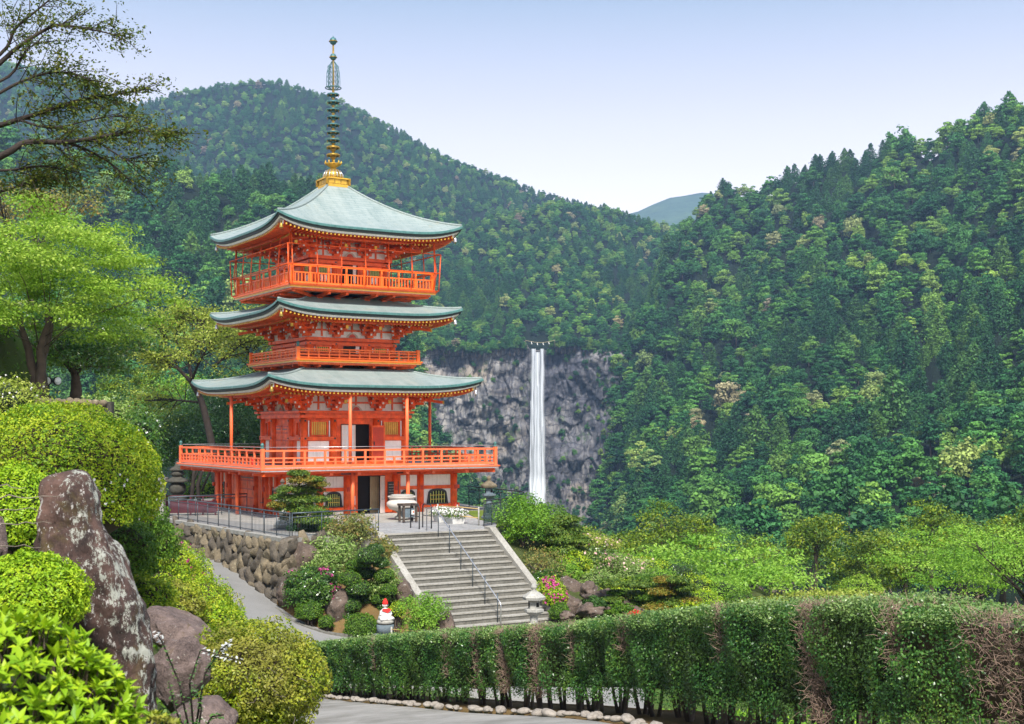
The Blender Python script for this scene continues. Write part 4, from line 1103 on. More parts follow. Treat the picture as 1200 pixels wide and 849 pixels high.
for x in (-.46, .46):                                       # the left face's panelled double door
    b_ = MB(FACE[3] @ Matrix.Translation((x, 0, 0)));
    b_.box((0, -2.945, 3.58), (.86, .04, 1.96), 'vermilion')
    for z in (2.75, 3.2, 3.75, 4.15, 4.5): b_.box((0, -2.972, z), (.80, .016, .07), 'vermilion_deep')
    b_.box((0, -2.985, 4.35), (.6, .012, .05), 'black_metal'); b_.box((0, -2.985, 3.30), (.6, .012, .05), 'black_metal')
    b_.build('door', PG)

# ---- ground storey
def arch(w_, h, n=12, k=.62):
    """bell-shaped outline, base at z=0"""
    pts = [(-w_/2*1.06, 0), (-w_/2*.94, h*.55)]
    for i in range(n+1):
        a = pi-pi*i/n; pts.append((cos(a)*w_/2*.92, h*(k+(1-k)*abs(sin(a))**.8)))
    pts += [(w_/2*.94, h*.55), (w_/2*1.06, 0)]
    return pts
def arched_window(k, u, z, w_, h, d, lat='lattice_green'):
    M = FACE[k] @ Matrix.Translation((u, -d, z))
    o_ = arch(w_+.16, h+.10); i_ = arch(w_, h); n = len(o_)
    f = MB(M); vs = [(p[0], -.05, p[1]-.001) for p in o_]+[(p[0], -.05, p[1]) for p in i_]+[(p[0], .05, p[1]-.001) for p in o_]+[(p[0], .05, p[1]) for p in i_]
    fs = []
    for j in range(n-1): fs += [(j, j+1, n+j+1, n+j), (j, 2*n+j, 2*n+j+1, j+1), (n+j, n+j+1, 3*n+j+1, 3*n+j)]
    f.add(vs, fs, 'black_metal'); f.box((0, -.03, -.03), (w_+.26, .10, .05), 'black_metal')
    fr = f.build('window', PG)
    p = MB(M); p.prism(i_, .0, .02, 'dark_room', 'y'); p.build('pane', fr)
    l_ = MB(M)
    nb = 6 if w_ > .7 else 4
    for j in range(nb):
        x = -w_/2*.8+w_*.8*j/(nb-1); hh = h*(.62+.38*max(0, 1-(x/(w_/2*.92))**2)**.4)-.03
        l_.box((x, -.012, hh/2), (.045, .02, hh), lat)
    for z_ in (h*.3, h*.62): l_.box((0, -.026, z_), (w_*.88, .01, .03), 'lattice_gold')
    l_.build('lattice', fr)
def wall0(mb, k):
    hs = 4.85; d = hs+.0
    mb.box((0, -hs, 2.08), (2*hs+.3, .30, .22), 'vermilion')
    mb.box((0, -hs+.12, 1.99), (2*hs-.3, .1, .04), 'vermilion_deep')
    for (a, b_) in ((-hs+.2, -3.05), (-2.65, -1.55), (1.55, 2.65), (3.05, hs-.2)):
        if k == 3: panel(mb, a, b_, .0, 1.97, d-.03, 'vermilion'); continue
        panel(mb, a, b_, 1.20, 1.38, d+.09, 'vermilion', .16); panel(mb, a, b_, .24, .42, d+.09, 'vermilion', .16)
    if k in (1, 2): panel(mb, -1.15, 1.15, 0, 1.97, d-.03, 'vermilion')
    if k == 3:
        for x in (-4.1, -3.35, -2.2, -1.9, 1.9, 2.2, 3.35, 4.1): mb.box((x, -hs-.03, 1.0), (.26, .14, 1.96), 'vermilion')
        for x in (-.58, .58): mb.box((x, -hs-.0, .98), (1.12, .08, 1.9), 'vermilion')
        for z in (.3, .75, 1.2, 1.65): mb.box((0, -hs-.045, z), (2.2, .012, .07), 'vermilion_deep')
        mb.box((0, -hs-.06, 1.80), (1.9, .012, .05), 'black_metal')
    if k == 0:
        panel(mb, -1.15, -.76, 0, 1.97, d+.02, 'vermilion'); panel(mb, .82, 1.15, 0, 1.97, d-.0, 'vermilion'); mb.box((1.22, -d-.05, 1.02), (.88, .07, 1.90), 'vermilion')
    for x in (-hs, -2.85, -1.35, 1.35, 2.85, hs): mb.box((x, -hs-.215, 1.29), (.14, .06, .22), 'vermilion_deep'); mb.box((x, -hs-.215, .33), (.14, .06, .22), 'vermilion_deep')
    mb.box((hs+.22, -hs, 1.29), (.22, .14, .18), 'vermilion'); mb.box((hs+.22, -hs, .33), (.22, .14, .18), 'vermilion')
face_part(wall0, 'wall')
def plaster0(mb, k):
    d = 4.85
    for (a, b_) in ((-d+.2, -3.05), (-2.65, -1.55), (1.55, 2.65), (3.05, d-.2)):
        if k == 3:
            c_ = (a+b_)/2
            panel(mb, c_-.28, c_+.28, 1.45, 1.95, d-.005, 'plaster', .02); panel(mb, c_-.28, c_+.28, .0, .58, d-.005, 'soffit', .02); panel(mb, c_-.28, c_+.28, .60, 1.40, d-.005, 'plaster', .02)
        else:
            panel(mb, a, b_, 1.38, 1.95, d+.02, 'plaster', .05); panel(mb, a, b_, .42, 1.20, d+.02, 'plaster', .05); panel(mb, a, b_, 0, .24, d+.02, 'soffit', .05)
face_part(plaster0, 'plaster_panels')
for u in (-3.85, 3.85): arched_window(0, u, .44, 1.02, .68, 4.90)
for u in (-2.1, 2.1): arched_window(0, u, .44, .72, .66, 4.90)
for u in (-3.85, -2.1, 2.1, 3.85): arched_window(3, u, .62, .30, .72, 4.87, 'shutter_green')
b_ = MB(FACE[0]); b_.box((1.20, -4.985, 1.06), (.62, .04, 1.15), 'black_metal')
for r_ in range(7):
    rr = random.Random(r_); x = .95
    while x < 1.45: ln = rr.uniform(.01, .05); b_.box((x+ln/2, -5.006, .62+r_*.145), (ln, .004, .028), 'soffit'); x += ln+.022
o = b_.build('notice_board', PG); tag(o, 'dark notice board with faint rows of writing')
b_ = MB(FACE[0]); b_.box((-1.02, -5.03, .72), (.10, .03, .44), 'plaster'); b_.box((-1.02, -5.03, .18), (.10, .03, .36), 'steel'); b_.build('wall_plate', PG)
lattice_door(.62, .40, .02, 1.94, 4.95, ang=.5, k=0, lab='white lattice door leaf, open')
b_ = MB(FACE[0])
for i in range(9): b_.box((.08+i*.055, -4.62+.03*(i % 2), .96), (.05, .06, 1.9), 'curtain')
b_.build('curtain', PG)
b_ = MB(); b_.box((0, 0, -.09), (10.5, 10.5, .18), 'granite_pale'); b_.box((0, -5.6, -.06), (3.0, .8, .14), 'granite_pale'); b_.build('stone_base', PG)

# ---- thin posts holding balcony and eave
for (u, v) in ((-1.55, -6.0), (1.55, -6.0), (-6.0, -1.55), (-6.0, 1.55), (6, -1.5), (6, 1.5), (-1.5, 6), (1.5, 6)):
    mb = MB(); mb.lathe([(.10, 0), (.10, 2.2)], 'vermilion_faded', 12); mb.bar((0, 0, 2.12), (-.62 if abs(v) > 5 else 0, 0 if abs(v) > 5 else .62, 2.12), .06, .06, 'black_metal')
    mb.build('post', PG, Matrix.Translation((u, v, .0)))
for (u, v) in ((-1.5, -5.6), (1.7, -5.6), (-5.6, .5), (5.6, -.7), (0, 5.6)):
    mb = MB(); mb.lathe([(.085, 0), (.085, 3.78)], 'vermilion_faded', 12); mb.build('post', PG, Matrix.Translation((u, v, 2.52)))

# ---- balconies
def balcony(S, zf, s_in, fmat, style, rail_h):
    fl = MB(); th = .16
    for k in range(4):
        fl.M = FACE[k]
        vs = [(-S, -S, zf), (S, -S, zf), (s_in, -s_in, zf), (-s_in, -s_in, zf)]; fl.add(vs, [(0, 1, 2, 3)], 'soffit')
        vs = [(x, y, z-th) for x, y, z in vs]; fl.add(vs, [(3, 2, 1, 0)], 'plaster' if style != 1 else 'vermilion')
        fl.add([(-S-.0, -S-.0, zf), (S, -S, zf), (S, -S, zf-th), (-S, -S, zf-th)], [(3, 2, 1, 0)], fmat)
        fl.box((0, -S-.03, zf-.035), (2*S+.12, .06, .07), fmat)
        fl.box((0, -S+.25, zf-th-.05), (2*S-.5, .14, .10), 'vermilion')
        fl.box((0, -S+.02, zf-.12), (2*S-.04, .05, .06), 'plaster' if style == 1 else 'gold')
    fo = fl.build('balcony', PG)
    # joists and arms below
    jo = MB()
    for k in range(4):
        jo.M = FACE[k]
        if style == 1:
            for u in (-4.85, -2.85, -1.35, 1.35, 2.85, 4.85): jo.bar((u, -4.6, zf-th-.22), (u, -S+.25, zf-th-.13), .18, .20, fmat)
            jo.bar((4.8, -4.8, zf-th-.2), (S-.15, -S+.15, zf-th-.12), .2, .2, 'vermilion')
            jo.box((0, -5.75, zf-th-.09), (11.3, .14, .16), 'vermilion')
        else:
            b0 = s_in-.25
            jo.box((0, -b0-.15, zf-.62), (2*b0+.7, .3, .16), 'vermilion'); jo.box((0, -b0-.02, zf-.80), (2*b0+.1, .1, .22), 'plaster'); jo.box((0, -b0-.2, zf-.98), (2*b0+.9, .34, .12), 'vermilion')
            us = (-b0, -.95, .95, b0) if S < 4 else (-b0, -.85, .85, b0)
            for u in us:
                jo.bar((u, -b0, zf-.42), (u, -S+.35, zf-.30), .14, .16, 'vermilion'); jo.box((u, -b0-.5, zf-.50), (.3, .5, .1), 'vermilion'); jo.box((u, -S+.55, zf-.24), (.6, .12, .1), 'vermilion')
            jo.bar((b0, -b0, zf-.42), (S-.3, -S+.3, zf-.26), .16, .18, 'vermilion')
            jo.box((0, -S+.55, zf-.225), (2*S-1.1, .10, .10), 'vermilion')
    jo.build('support_beams', fo)
    Q = S-.14
    for k in range(4):
        rl = MB(FACE[k]); ztop = zf+rail_h
        if style == 1:
            rl.box((0, -Q, zf+.10), (2*Q-.2, .10, .12), fmat); rl.box((0, -Q, zf+.50), (2*Q-.2, .07, .07), fmat); rl.box((0, -Q, ztop), (2*Q-.1, .09, .085), fmat)
            rl.box((0, -Q, zf+.31), (2*Q-.2, .05, .045), fmat)
            n_ = 24
            for i in range(1, n_):
                u = -Q+2*Q*i/n_; h_ = rail_h if i % 2 == 0 else .52
                rl.box((u, -Q, zf+.15+(h_-.15)/2), (.10, .085, h_-.15), fmat)
            rl.tube([(-Q, -Q, ztop+.17), (Q, -Q, ztop+.17)], .014, 'steel', 5)
        elif style == 2:
            for z in (.08, .24, .40, rail_h): rl.box((0, -Q, zf+z), (2*Q-.1, .06, .055 if z < rail_h else .075), fmat)
            n_ = 12
            for i in range(1, n_): rl.box((-Q+2*Q*i/n_, -Q, zf+rail_h/2), (.07, .075, rail_h-.08), fmat)
        else:
            rl.box((0, -Q, zf+.09), (2*Q-.1, .08, .12), fmat); rl.box((0, -Q, zf+.62), (2*Q-.1, .06, .06), fmat); rl.box((0, -Q, ztop), (2*Q+.3, .08, .08), fmat)
            n_ = 44
            for i in range(1, n_): rl.box((-Q+2*Q*i/n_, -Q, zf+.37), (.045, .035, .46), fmat)
            for i in range(1, 8): rl.box((-Q+2*Q*i/8, -Q, zf+.15+(rail_h-.15)/2), (.085, .085, rail_h-.17), fmat)
        rl.build('railing', fo)
        p = MB(FACE[k]); pz = rail_h+.10 if style != 3 else rail_h+.06
        p.box((Q, -Q, zf+pz/2), (.17, .17, pz), fmat)
        if style != 3: p.lathe([(.085, 0), (.10, .05), (.05, .08), (.09, .14), (.095, .19), (.06, .25), (.01, .29)], 'copper_edge', 10, (Q, -Q, zf+pz))
        p.build('corner_post', fo)
    if style == 3:                                   # the light iron cage above the top balcony
        for k in range(4):
            cg = MB(FACE[k]); n_ = 6; o0, o1 = Q+.10, Q+.26
            for i in range(n_+1):
                u = -Q+2*Q*i/n_; f_ = 1.0+.03*(i in (0, n_))
                cg.tube([(u, -o0, zf-.06), (u*1.01, -o1+.04, zf+1.0), (u*1.01, -o1+.18, zf+2.66)], .030, 'vermilion', 6)
            cg.tube([(-o1, -o1, zf+.04), (o1, -o1, zf+.04)], .026, 'vermilion', 6)
            cg.tube([(-o1, -o1, zf+1.0), (o1, -o1, zf+1.0)], .028, 'vermilion', 6); cg.tube([(-o1-.08, -o1-.08, zf+2.0), (o1+.08, -o1-.08, zf+2.0)], .028, 'vermilion', 6)
            cg.tube([(o1, -o1, zf+.04), (o1+.08, -o1-.08, zf+2.0)], .03, 'vermilion', 6)
            cg.build('cage', fo)
    return fo
B1 = balcony(6.62, 2.46, 2.8, 'vermilion_faded', 1, .86)
B2 = balcony(3.58, 7.98, 2.4, 'orange_rail', 2, .52)
B3 = balcony(4.15, 11.72, 2.1, 'orange_rail', 3, .98)
for o_ in (B1,): tag(o_, 'lowest, widest balcony, faded pinkish orange')

# ---- storeys two and three
def upper(hs, z0, z1, uc, pz, cat):
    def fn(mb, k):
        mb.box((0, -hs+.06, (z0+z1)/2), (2*hs-.1, .10, z1-z0), 'vermilion')
        H = z1-z0
        mb.box((0, -hs-.08, z1-.09), (2*hs+.62, .34, .17), 'vermilion'); mb.box((0, -hs-.04, z1-.33), (2*hs+.35, .26, .15), 'vermilion')
        mb.box((0, -hs-.06, z0+.30), (2*hs+.3, .22, .14), 'vermilion')
        for x in (-hs, -uc, uc, hs): mb.box((x, -hs-.18, z1-.33), (.08, .02, .08), 'black_metal')
    face_part(fn, 'wall')
    for k in (0, 3):
        for s_ in (-1, 1):
            wa = hs-uc; a, b_ = sorted((s_*(uc+wa*.26), s_*(uc+wa*.72)))
            lattice_window(k, a, b_, z0+pz, z1-.50, hs+.02, slat='lattice_gold' if cat == 2 else 'lattice_green', n=6)
            m_ = MB(FACE[k]); m_.box((a-.11, -hs-.03, (z0+pz+z1-.5)/2), (.05, .04, z1-.5-z0-pz), 'plaster'); m_.box((b_+.11, -hs-.03, (z0+pz+z1-.5)/2), (.05, .04, z1-.5-z0-pz), 'plaster')
            if cat == 3:
                for q in (-1, 1): m_.box(((a+b_)/2+q*.11, -hs-.01, z0+.62), (.14, .03, .36), 'plaster')
            m_.build('plaster_panels', PG)
    # near-black panel in the middle bay, its colour standing for an unlit opening
    m_ = MB(FACE[0]); hw = uc*.62
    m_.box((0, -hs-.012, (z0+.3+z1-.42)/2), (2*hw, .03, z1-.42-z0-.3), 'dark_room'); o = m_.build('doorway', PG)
    for s_ in (-1, 1):
        m_ = MB(FACE[0]); m_.box((s_*hw, -hs-.06, (z0+z1)/2-.06), (.12, .10, z1-z0-.6), 'vermilion'); m_.build('door_frame', o)
        m_ = MB(FACE[0] @ Matrix.Translation((s_*(hw+.22), -hs-.10, 0)) @ Matrix.Rotation(s_*.2, 4, 'Z'))
        m_.box((0, 0, (z0+z1)/2-.02), (.36, .04, z1-z0-.75), 'vermilion'); m_.build('door', PG)
    m_ = MB(FACE[0]); m_.box((hw*.55, -hs-.05, (z0+z1)/2), (hw*.35, .03, z1-z0-.8), 'door_white'); m_.build('door', PG)
upper(2.42, 7.98, 9.18, .95, .50, 2)
upper(2.12, 11.75, 13.52, .85, .85, 3)

# ---- spire
fm = MB(); hb = .70
fm.box((0, 0, 17.60), (1.30, 1.30, .16), 'gold'); fm.box((0, 0, 17.82), (1.22, 1.22, .32), 'gold_old'); fm.box((0, 0, 18.00), (1.42, 1.42, .07), 'gold')
for k in range(4):
    fm.M = FACE[k]
    for x in (-.36, 0, .36): fm.box((x, -.618, 17.83), (.30, .02, .22), 'gold')
    for x in (-.66, .66): fm.box((x, -.66, 17.84), (.12, .12, .38), 'gold')
fm.M = None
sp = fm.build('spire', PG); tag(sp, 'gilded metal spire with rings')
q = MB(); q.lathe([(.52, 0), (.56, .10), (.55, .24), (.46, .40), (.30, .52), (.22, .56)], 'gold_old', 20, (0, 0, 18.04))
for i in range(16):
    a = 2*pi*i/16; q.tube([(.56*cos(a), .56*sin(a), 18.10), (.53*cos(a), .53*sin(a), 18.30), (.40*cos(a), .40*sin(a), 18.50)], .03, 'steel', 5)
q.build('dome', sp)
q = MB(); q.lathe([(.16, 0), (.16, .10), (.42, .26), (.46, .30), (.40, .31), (.12, .20)], 'gold', 16, (0, 0, 18.58))
for i in range(10):
    a = 2*pi*i/10; q.tube([(.38*cos(a), .38*sin(a), 18.84), (.46*cos(a), .46*sin(a), 18.95), (.44*cos(a), .44*sin(a), 19.05)], [.05, .04, .01], 'gold', 5)
q.build('lotus', sp)
q = MB(); q.lathe([(.08, 0), (.08, 3.2), (.065, 5.0), (.045, 7.05)], 'gold_old', 12, (0, 0, 18.6)); q.build('mast', sp)
rg0 = None
for i in range(9):
    z = 19.36+i*.415; s_ = .93-.014*i
    mat = 'gold_old' if i < 2 else 'verdigris'
    q = MB(); q.tube([(.36*cos(2*pi*j/20), .36*sin(2*pi*j/20), 0) for j in range(20)], .055, mat, 8, closed=True)
    q.lathe([(.12, -.07), (.20, -.02), (.34, .06), (.35, .075), (.14, .10)], 'verdigris' if i > 3 else 'gold_old', 14, (0, 0, 0))
    for j in range(4): a = pi/4+j*pi/2; q.bar((.1*cos(a), .1*sin(a), 0), (.36*cos(a), .36*sin(a), 0), .05, .06, mat)
    for j in range(8):
        a = 2*pi*j/8; q.tube([(.37*cos(a), .37*sin(a), -.03), (.38*cos(a), .38*sin(a), -.13)], .022, 'gold_old', 5)
    q.lathe([(.13, -.20), (.15, -.12), (.13, -.05)], mat, 10)
    q.build('ring', sp, Matrix.Translation((0, 0, z)) @ Matrix.Scale(s_, 4))
q = MB(); zc = 23.25
for k in range(4):
    q.M = Matrix.Rotation(k*pi/4+.3, 4, 'Z')
    pts = [(-.08, 0, 22.95+1.55), (-.24, 0, 24.25), (-.34, 0, 23.9), (-.37, 0, 23.4), (-.36, 0, 23.1), (-.1, 0, 22.95), (.1, 0, 22.95), (.36, 0, 23.1), (.37, 0, 23.4), (.34, 0, 23.9), (.24, 0, 24.25), (.08, 0, 24.5)]
    q.tube(pts, .018, 'verdigris', 5)
    for s_ in (-1, 1):
        for j in range(5):
            zz = 23.15+j*.26; q.tube([(s_*(.22+.09*cos(2*pi*i/8)), 0, zz+.10*sin(2*pi*i/8)) for i in range(8)], .013, 'verdigris', 4, closed=True)
q.M = None; q.tube([(.43*cos(2*pi*j/20), .43*sin(2*pi*j/20), 23.05) for j in range(20)], .03, 'verdigris', 6, closed=True)
q.build('flame_cage', sp)
for z, r_ in ((24.75, .19), (25.62, .21)):
    q = MB(); q.lathe([(.03, -r_), (r_*.7, -r_*.72), (r_, 0), (r_*.7, r_*.72), (.04, r_*1.02), (.01, r_*1.4)], 'verdigris', 14); q.tube([(r_*1.02*cos(2*pi*j/16), r_*1.02*sin(2*pi*j/16), -.02) for j in range(16)], .03, 'gold_old', 5, closed=True); q.build('jewel', sp, Matrix.Translation((0, 0, z)))
# ------------------------------------------------------------------ terrace, stairs, walls
def Wp(px, py, z):
    """world point on the level z seen at (px, py)"""
    D = z*FPX/(HY-py); return P(px, py, D)
TA, TB, TC = Vector((-17.2, 63.9, 0)), Vector((-8.95, 51.9, 0)), Vector((-8.1, 53.0, 0))
S0 = Vector((-5.4, 54.0, 0)); SR = S0+d1*5.1
TERR = [(TA.x-1.2, TA.y+1.8), (TA.x, TA.y), (TB.x, TB.y), (TC.x, TC.y), (S0.x, S0.y), (SR.x, SR.y), (.15, 60.0), (.7, 64.5), (-1, 72), (-6, 82), (-18, 84), (-24, 74)]
mb = MB(); mb.prism(list(TERR), PZ-7, PZ-.03, 'concrete'); o = mb.build('terrace'); tag(o, kind='structure')
def flat(name, poly, z, mat, kind='structure'):
    mb = MB(); mb.prism(poly, z-.02, z, mat); return tag(mb.build(name), kind=kind)
flat('gravel_court', [(-7.3, 54.1), (S0.x, S0.y+.12), (SR.x-.05, SR.y+.14), (-.75, 57.6), (-.75, 60.5), (-1.9, 63), (-5.5, 61), (-9.5, 58.2)], PZ-.004, 'gravel')
flat('terrace_lawn', [(-.70, 57.7), (.05, 60.0), (.6, 64.4), (-.9, 70), (-2.6, 69), (-1.6, 63), (-.70, 60.5)], PZ+.004, 'grass')
flat('terrace_paving', [(-17.0, 64.0), (-9.1, 52.4), (-8.2, 53.4), (-9.6, 58.1), (-12, 60.2), (-16.5, 66)], PZ-.006, 'asphalt')

# stairs: eighteen risers between sloping cheek walls
NS = 18; rise = .2; tread = .33
st = MB(); dn = -d2
for i in range(NS):
    a = S0+dn*(tread*i); zt = PZ-rise*(i+1)
    # each block runs back under the one above
    p = [a-dn*.12, a+d1*5.1-dn*.12, a+d1*5.1+dn*(tread), a+dn*tread]
    if i < NS-1:
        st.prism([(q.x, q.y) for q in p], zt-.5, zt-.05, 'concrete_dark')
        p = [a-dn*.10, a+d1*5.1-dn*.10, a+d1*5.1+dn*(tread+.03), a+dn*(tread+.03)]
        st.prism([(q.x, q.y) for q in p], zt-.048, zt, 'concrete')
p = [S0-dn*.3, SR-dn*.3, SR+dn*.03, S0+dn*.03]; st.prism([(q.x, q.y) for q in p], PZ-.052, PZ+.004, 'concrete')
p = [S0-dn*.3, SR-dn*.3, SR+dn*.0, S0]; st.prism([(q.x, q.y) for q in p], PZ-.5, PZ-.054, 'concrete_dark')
ST = st.build('stairs'); tag(ST, 'wide weathered concrete stairs climbing to the pagoda terrace', 'stairs')
for s_ in (-1, 1):
    cb = MB(); e0 = S0 if s_ < 0 else SR; w_ = .32; o0 = e0+d1*(s_*.004) ; o1 = e0+d1*(s_*w_)
    run = tread*(NS-1)+.1; slope = rise/tread
    prof_ = [(-.35, PZ+.12), (.1, PZ+.10), (run+.25, PZ+.10-(run+.15)*slope), (run+.25, PZ-7), (-.35, PZ-7)]
    vs = [tuple(o0+dn*t)[:2]+(z,) for t, z in prof_]+[tuple(o1+dn*t)[:2]+(z,) for t, z in prof_]
    n = len(prof_); cb.add(vs, [tuple(range(n)), tuple(reversed(range(n, 2*n)))]+[(i, i+n, (i+1) % n+n, (i+1) % n) for i in range(n)], 'concrete')
    cb.build('cheek_wall', ST)
# centre handrail
def rail_h(q0, u, name='handrail'): pass
mbh = MB(); mid = S0+d1*2.55
top = mid-dn*.9; hp = []
hp = [(top.x, top.y, PZ+.02), (top.x, top.y, PZ+.95), (mid.x, mid.y, PZ+.95)]
end = mid+dn*(tread*(NS-2)); ze = PZ-rise*(NS-2)
hp += [(end.x, end.y, ze+.82), (end.x+dn.x*.08, end.y+dn.y*.08, ze+.7), (end.x+dn.x*.08, end.y+dn.y*.08, ze-.1)]
HR = thing('handrail', 'steel handrail running down the middle of the concrete stairs', 'handrail', (mid.x, mid.y, PZ))
mbh.tube([Vector(p)-Vector((mid.x, mid.y, PZ)) for p in hp], .024, 'steel', 8); mbh.build('rail', HR)
for i in (0, 3, 6, 9, 12, 15):
    q = mid+dn*(tread*(i+.5))-Vector((mid.x, mid.y, 0)); mm = MB(); z = -rise*(i+1)
    mm.tube([(q.x, q.y, z-.05), (q.x, q.y, -rise*(i-.5)+.86 if i else .90)], .018, 'iron_rail', 6); mm.build('post', HR)
# pair of black hoop rails at the head of the stairs
for k_, (u, lab) in enumerate(((2.25, 'black hoop-shaped handrail at the stair head, left one beside the steel rail'), (2.85, 'black hoop-shaped handrail at the stair head, right one nearer the white flowers'))):
    mm = MB(); a = S0+d1*(u+.35)-dn*1.7; t_ = -dn
    pts = [a, a+Vector((0, 0, .95)), a+t_*.08+Vector((0, 0, 1.05)), a+t_*.75+Vector((0, 0, 1.05)), a+t_*.83+Vector((0, 0, .95)), a+t_*.83]
    mm.tube([p-a for p in pts], .028, 'black_metal', 8)
    mm.tube([t_*.02+Vector((0, 0, .55)), t_*.81+Vector((0, 0, .55))], .02, 'black_metal', 6)
    o = mm.build('hoop_rail'); o.location = a+Vector((0, 0, PZ)); tag(o, lab, 'handrail', 'black hoop rails at the stair head')

# ---- dry stone retaining wall along the path
def rock_mesh(seed, sub=3, lump=.28, flatk=0, freq=1.1, sharp=True, cmin=.62, cmax=.9):
    V, F = sphere_v(sub, seed, lump, freq); rr = random.Random(seed); out = []
    cuts = [(Vector((rr.gauss(0, 1), rr.gauss(0, 1), rr.gauss(0, 1))).normalized(), rr.uniform(cmin, cmax)) for _ in range(9 if cmin < .6 else 7)] if sharp else []
    for v in V:
        for n_, d_ in cuts:
            q = v.dot(n_)
            if q > d_: v = v-n_*(q-d_)*.92
        out.append(v)
    return out, F
def stone_wall(A_, B_, zt, base_fn, name, label, batter=.16, seed=0, size=.74):
    """irregular stones stacked against a leaning face from A_ to B_; top at zt"""
    A_ = Vector(A_); B_ = Vector(B_); d = (B_-A_); Lh = d.length; d.normalize(); nrm = Vector((d.y, -d.x, 0))
    if nrm.y > 0: nrm = -nrm
    mb = MB(); rr = random.Random(seed)
    root = thing(name, label, 'wall', (A_.x, A_.y, zt))
    O = Vector((A_.x, A_.y, zt)); u = 0; row = 0; z = -.32
    while z > -4.2:
        h = size*rr.uniform(.55, .85); u = -rr.random()*size
        while u < Lh+.1:
            w_ = size*rr.uniform(.6, 1.35); uc = min(max(u+w_/2, .05), Lh); q = A_+d*uc; zb = base_fn(uc)
            if zt+z > zb-.5:
                V, F = rock_mesh(rr.randint(0, 10**6), 3, .34, freq=1.5, cmin=.42, cmax=.80)
                tw = rr.uniform(-.9, .5)-.2; vs = []
                for v in V:
                    x = v.x*w_*.66; zz = v.z*h*.80; x, zz = x*cos(tw)-zz*sin(tw), x*sin(tw)+zz*cos(tw)
                    p = d*(uc+x)+nrm*(v.y*.30*-1+.02+(-z)*batter+rr.uniform(0, .02))+Vector((0, 0, z+zz))
                    vs.append(p)
                mb.add(vs, F, 'stone_tan' if rr.random() < .55 else 'stone_brown', True)
            u += w_*.94
        z -= h*.86; row += 1
    mb.build('stones', root)
    b2 = MB(); # dark backing sheet behind the stones, and the coping
    p0, p1 = Vector((0, 0, 0)), d*Lh
    b2.add([p0, p1, p1+nrm*(batter*4.5)+Vector((0, 0, -4.5)), p0+nrm*(batter*4.5)+Vector((0, 0, -4.5))], [(0, 1, 2, 3)], 'stone_dark')
    b2.build('backing', root)
    c_ = MB(); c_.bar(p0-d*.05+nrm*.02+Vector((0, 0, -.06)), p1+d*.05+nrm*.02+Vector((0, 0, -.06)), .34, .16, 'granite'); c_.build('coping', root)
    return root
def zfoot(t): return -5.3-(t)*.16
stone_wall(TA, TB, PZ, lambda u: zfoot(u)-.4, 'stone_wall', 'dry stone retaining wall with a concrete coping beside the sloping path', seed=3)
stone_wall(TB, Vector((-7.6, 53.8, 0)), PZ, lambda u: -8.3, 'stone_wall', 'short dark return of the stone wall, behind the pale shrub left of the stairs', seed=5, size=1.0)

ground('mossy_bank', [(.35, (.045, .060, .018)), (.65, (.075, .10, .020))], .9, fine=10, bd=.05, finec=(.03, .03, .015))
# ---- garden banks either side of the stairs
def bank(name, A_, B_, n=40, m=24, mat='moss_soil', amp=.10, seed=0, curve=0.6):
    """A_ top edge line, B_ bottom edge line (lists of 3D points)"""
    def rs(pl, n):
        pl = [Vector(p) for p in pl]; s = [0]
        for a, b_ in zip(pl, pl[1:]): s.append(s[-1]+(b_-a).length)
        out = []
        for k in range(n):
            t = s[-1]*k/(n-1); i = 0
            while i < len(pl)-2 and s[i+1] < t: i += 1
            out.append(pl[i].lerp(pl[i+1], (t-s[i])/max(1e-6, s[i+1]-s[i])))
        return out
    a = rs(A_, n); b_ = rs(B_, n); V = []
    for i in range(n):
        for j in range(m):
            q = j/(m-1); p = a[i].lerp(b_[i], q); p.z += math.sin(q*pi)*curve*.3
            p.z += amp*mn.fractal(Vector((p.x*.9, p.y*.9, seed)), 1, 2, 4)*min(1, 4*min(q, 1-q)+.1); V.append(p)
    V = np.array([tuple(p) for p in V]); V = np.concatenate([V, V-np.array([0, 0, 3.])])
    I = np.arange(n*m).reshape(n, m); F = [np.stack([I[:-1, :-1], I[:-1, 1:], I[1:, 1:], I[1:, :-1]], -1).reshape(-1, 4)]
    N = n*m
    for e in (I[0, :], I[-1, :], I[:, 0], I[:, -1]): F.append(np.stack([e[:-1], e[1:], e[1:]+N, e[:-1]+N], -1))
    return tag(npmesh(name, V, np.concatenate(F), [mat], smooth=True), kind='structure')
bk1 = bank('garden_bank', [(-9.3, 51.9, -5.6), (-8.1, 53.0, -5.2), (-5.75, 54.0, -5.0), (-5.75, 54.0, -5.0)], [(-9.3, 51.2, -7.35), (-8.2, 49.7, -7.92), (-5.6, 48.55, -8.08), (-2.75, 48.9, -8.12)], seed=2)
bk2 = bank('garden_bank', [(SR.x+.3, SR.y+.2, -4.75), (.4, 60.0, -4.75), (1.6, 63, -5.2), (6, 66, -6.8), (14, 66, -8.6)], [(2.2, 51.9, -8.25), (3.6, 51.2, -8.25), (5.2, 50.6, -8.3), (8.5, 50, -8.4), (14, 50, -8.6)], n=60, m=40, seed=4, curve=.3, amp=.25, mat='mossy_bank')
# kerb of the garden along the path
mb = MB(); kp = [(-9.25, 50.9), (-8.9, 50.3), (-8.2, 49.5), (-7.0, 48.75), (-5.6, 48.4), (-4.2, 48.45), (-2.8, 48.75)]
for a, b_ in zip(kp, kp[1:]):
    mb.bar((a[0], a[1], gz(*a)+.20), (b_[0], b_[1], gz(*b_)+.20), .14, .28, 'concrete_dark')
o = mb.build('kerb'); tag(o, 'low dark stone kerb edging the planted bank left of the stairs', 'kerb')

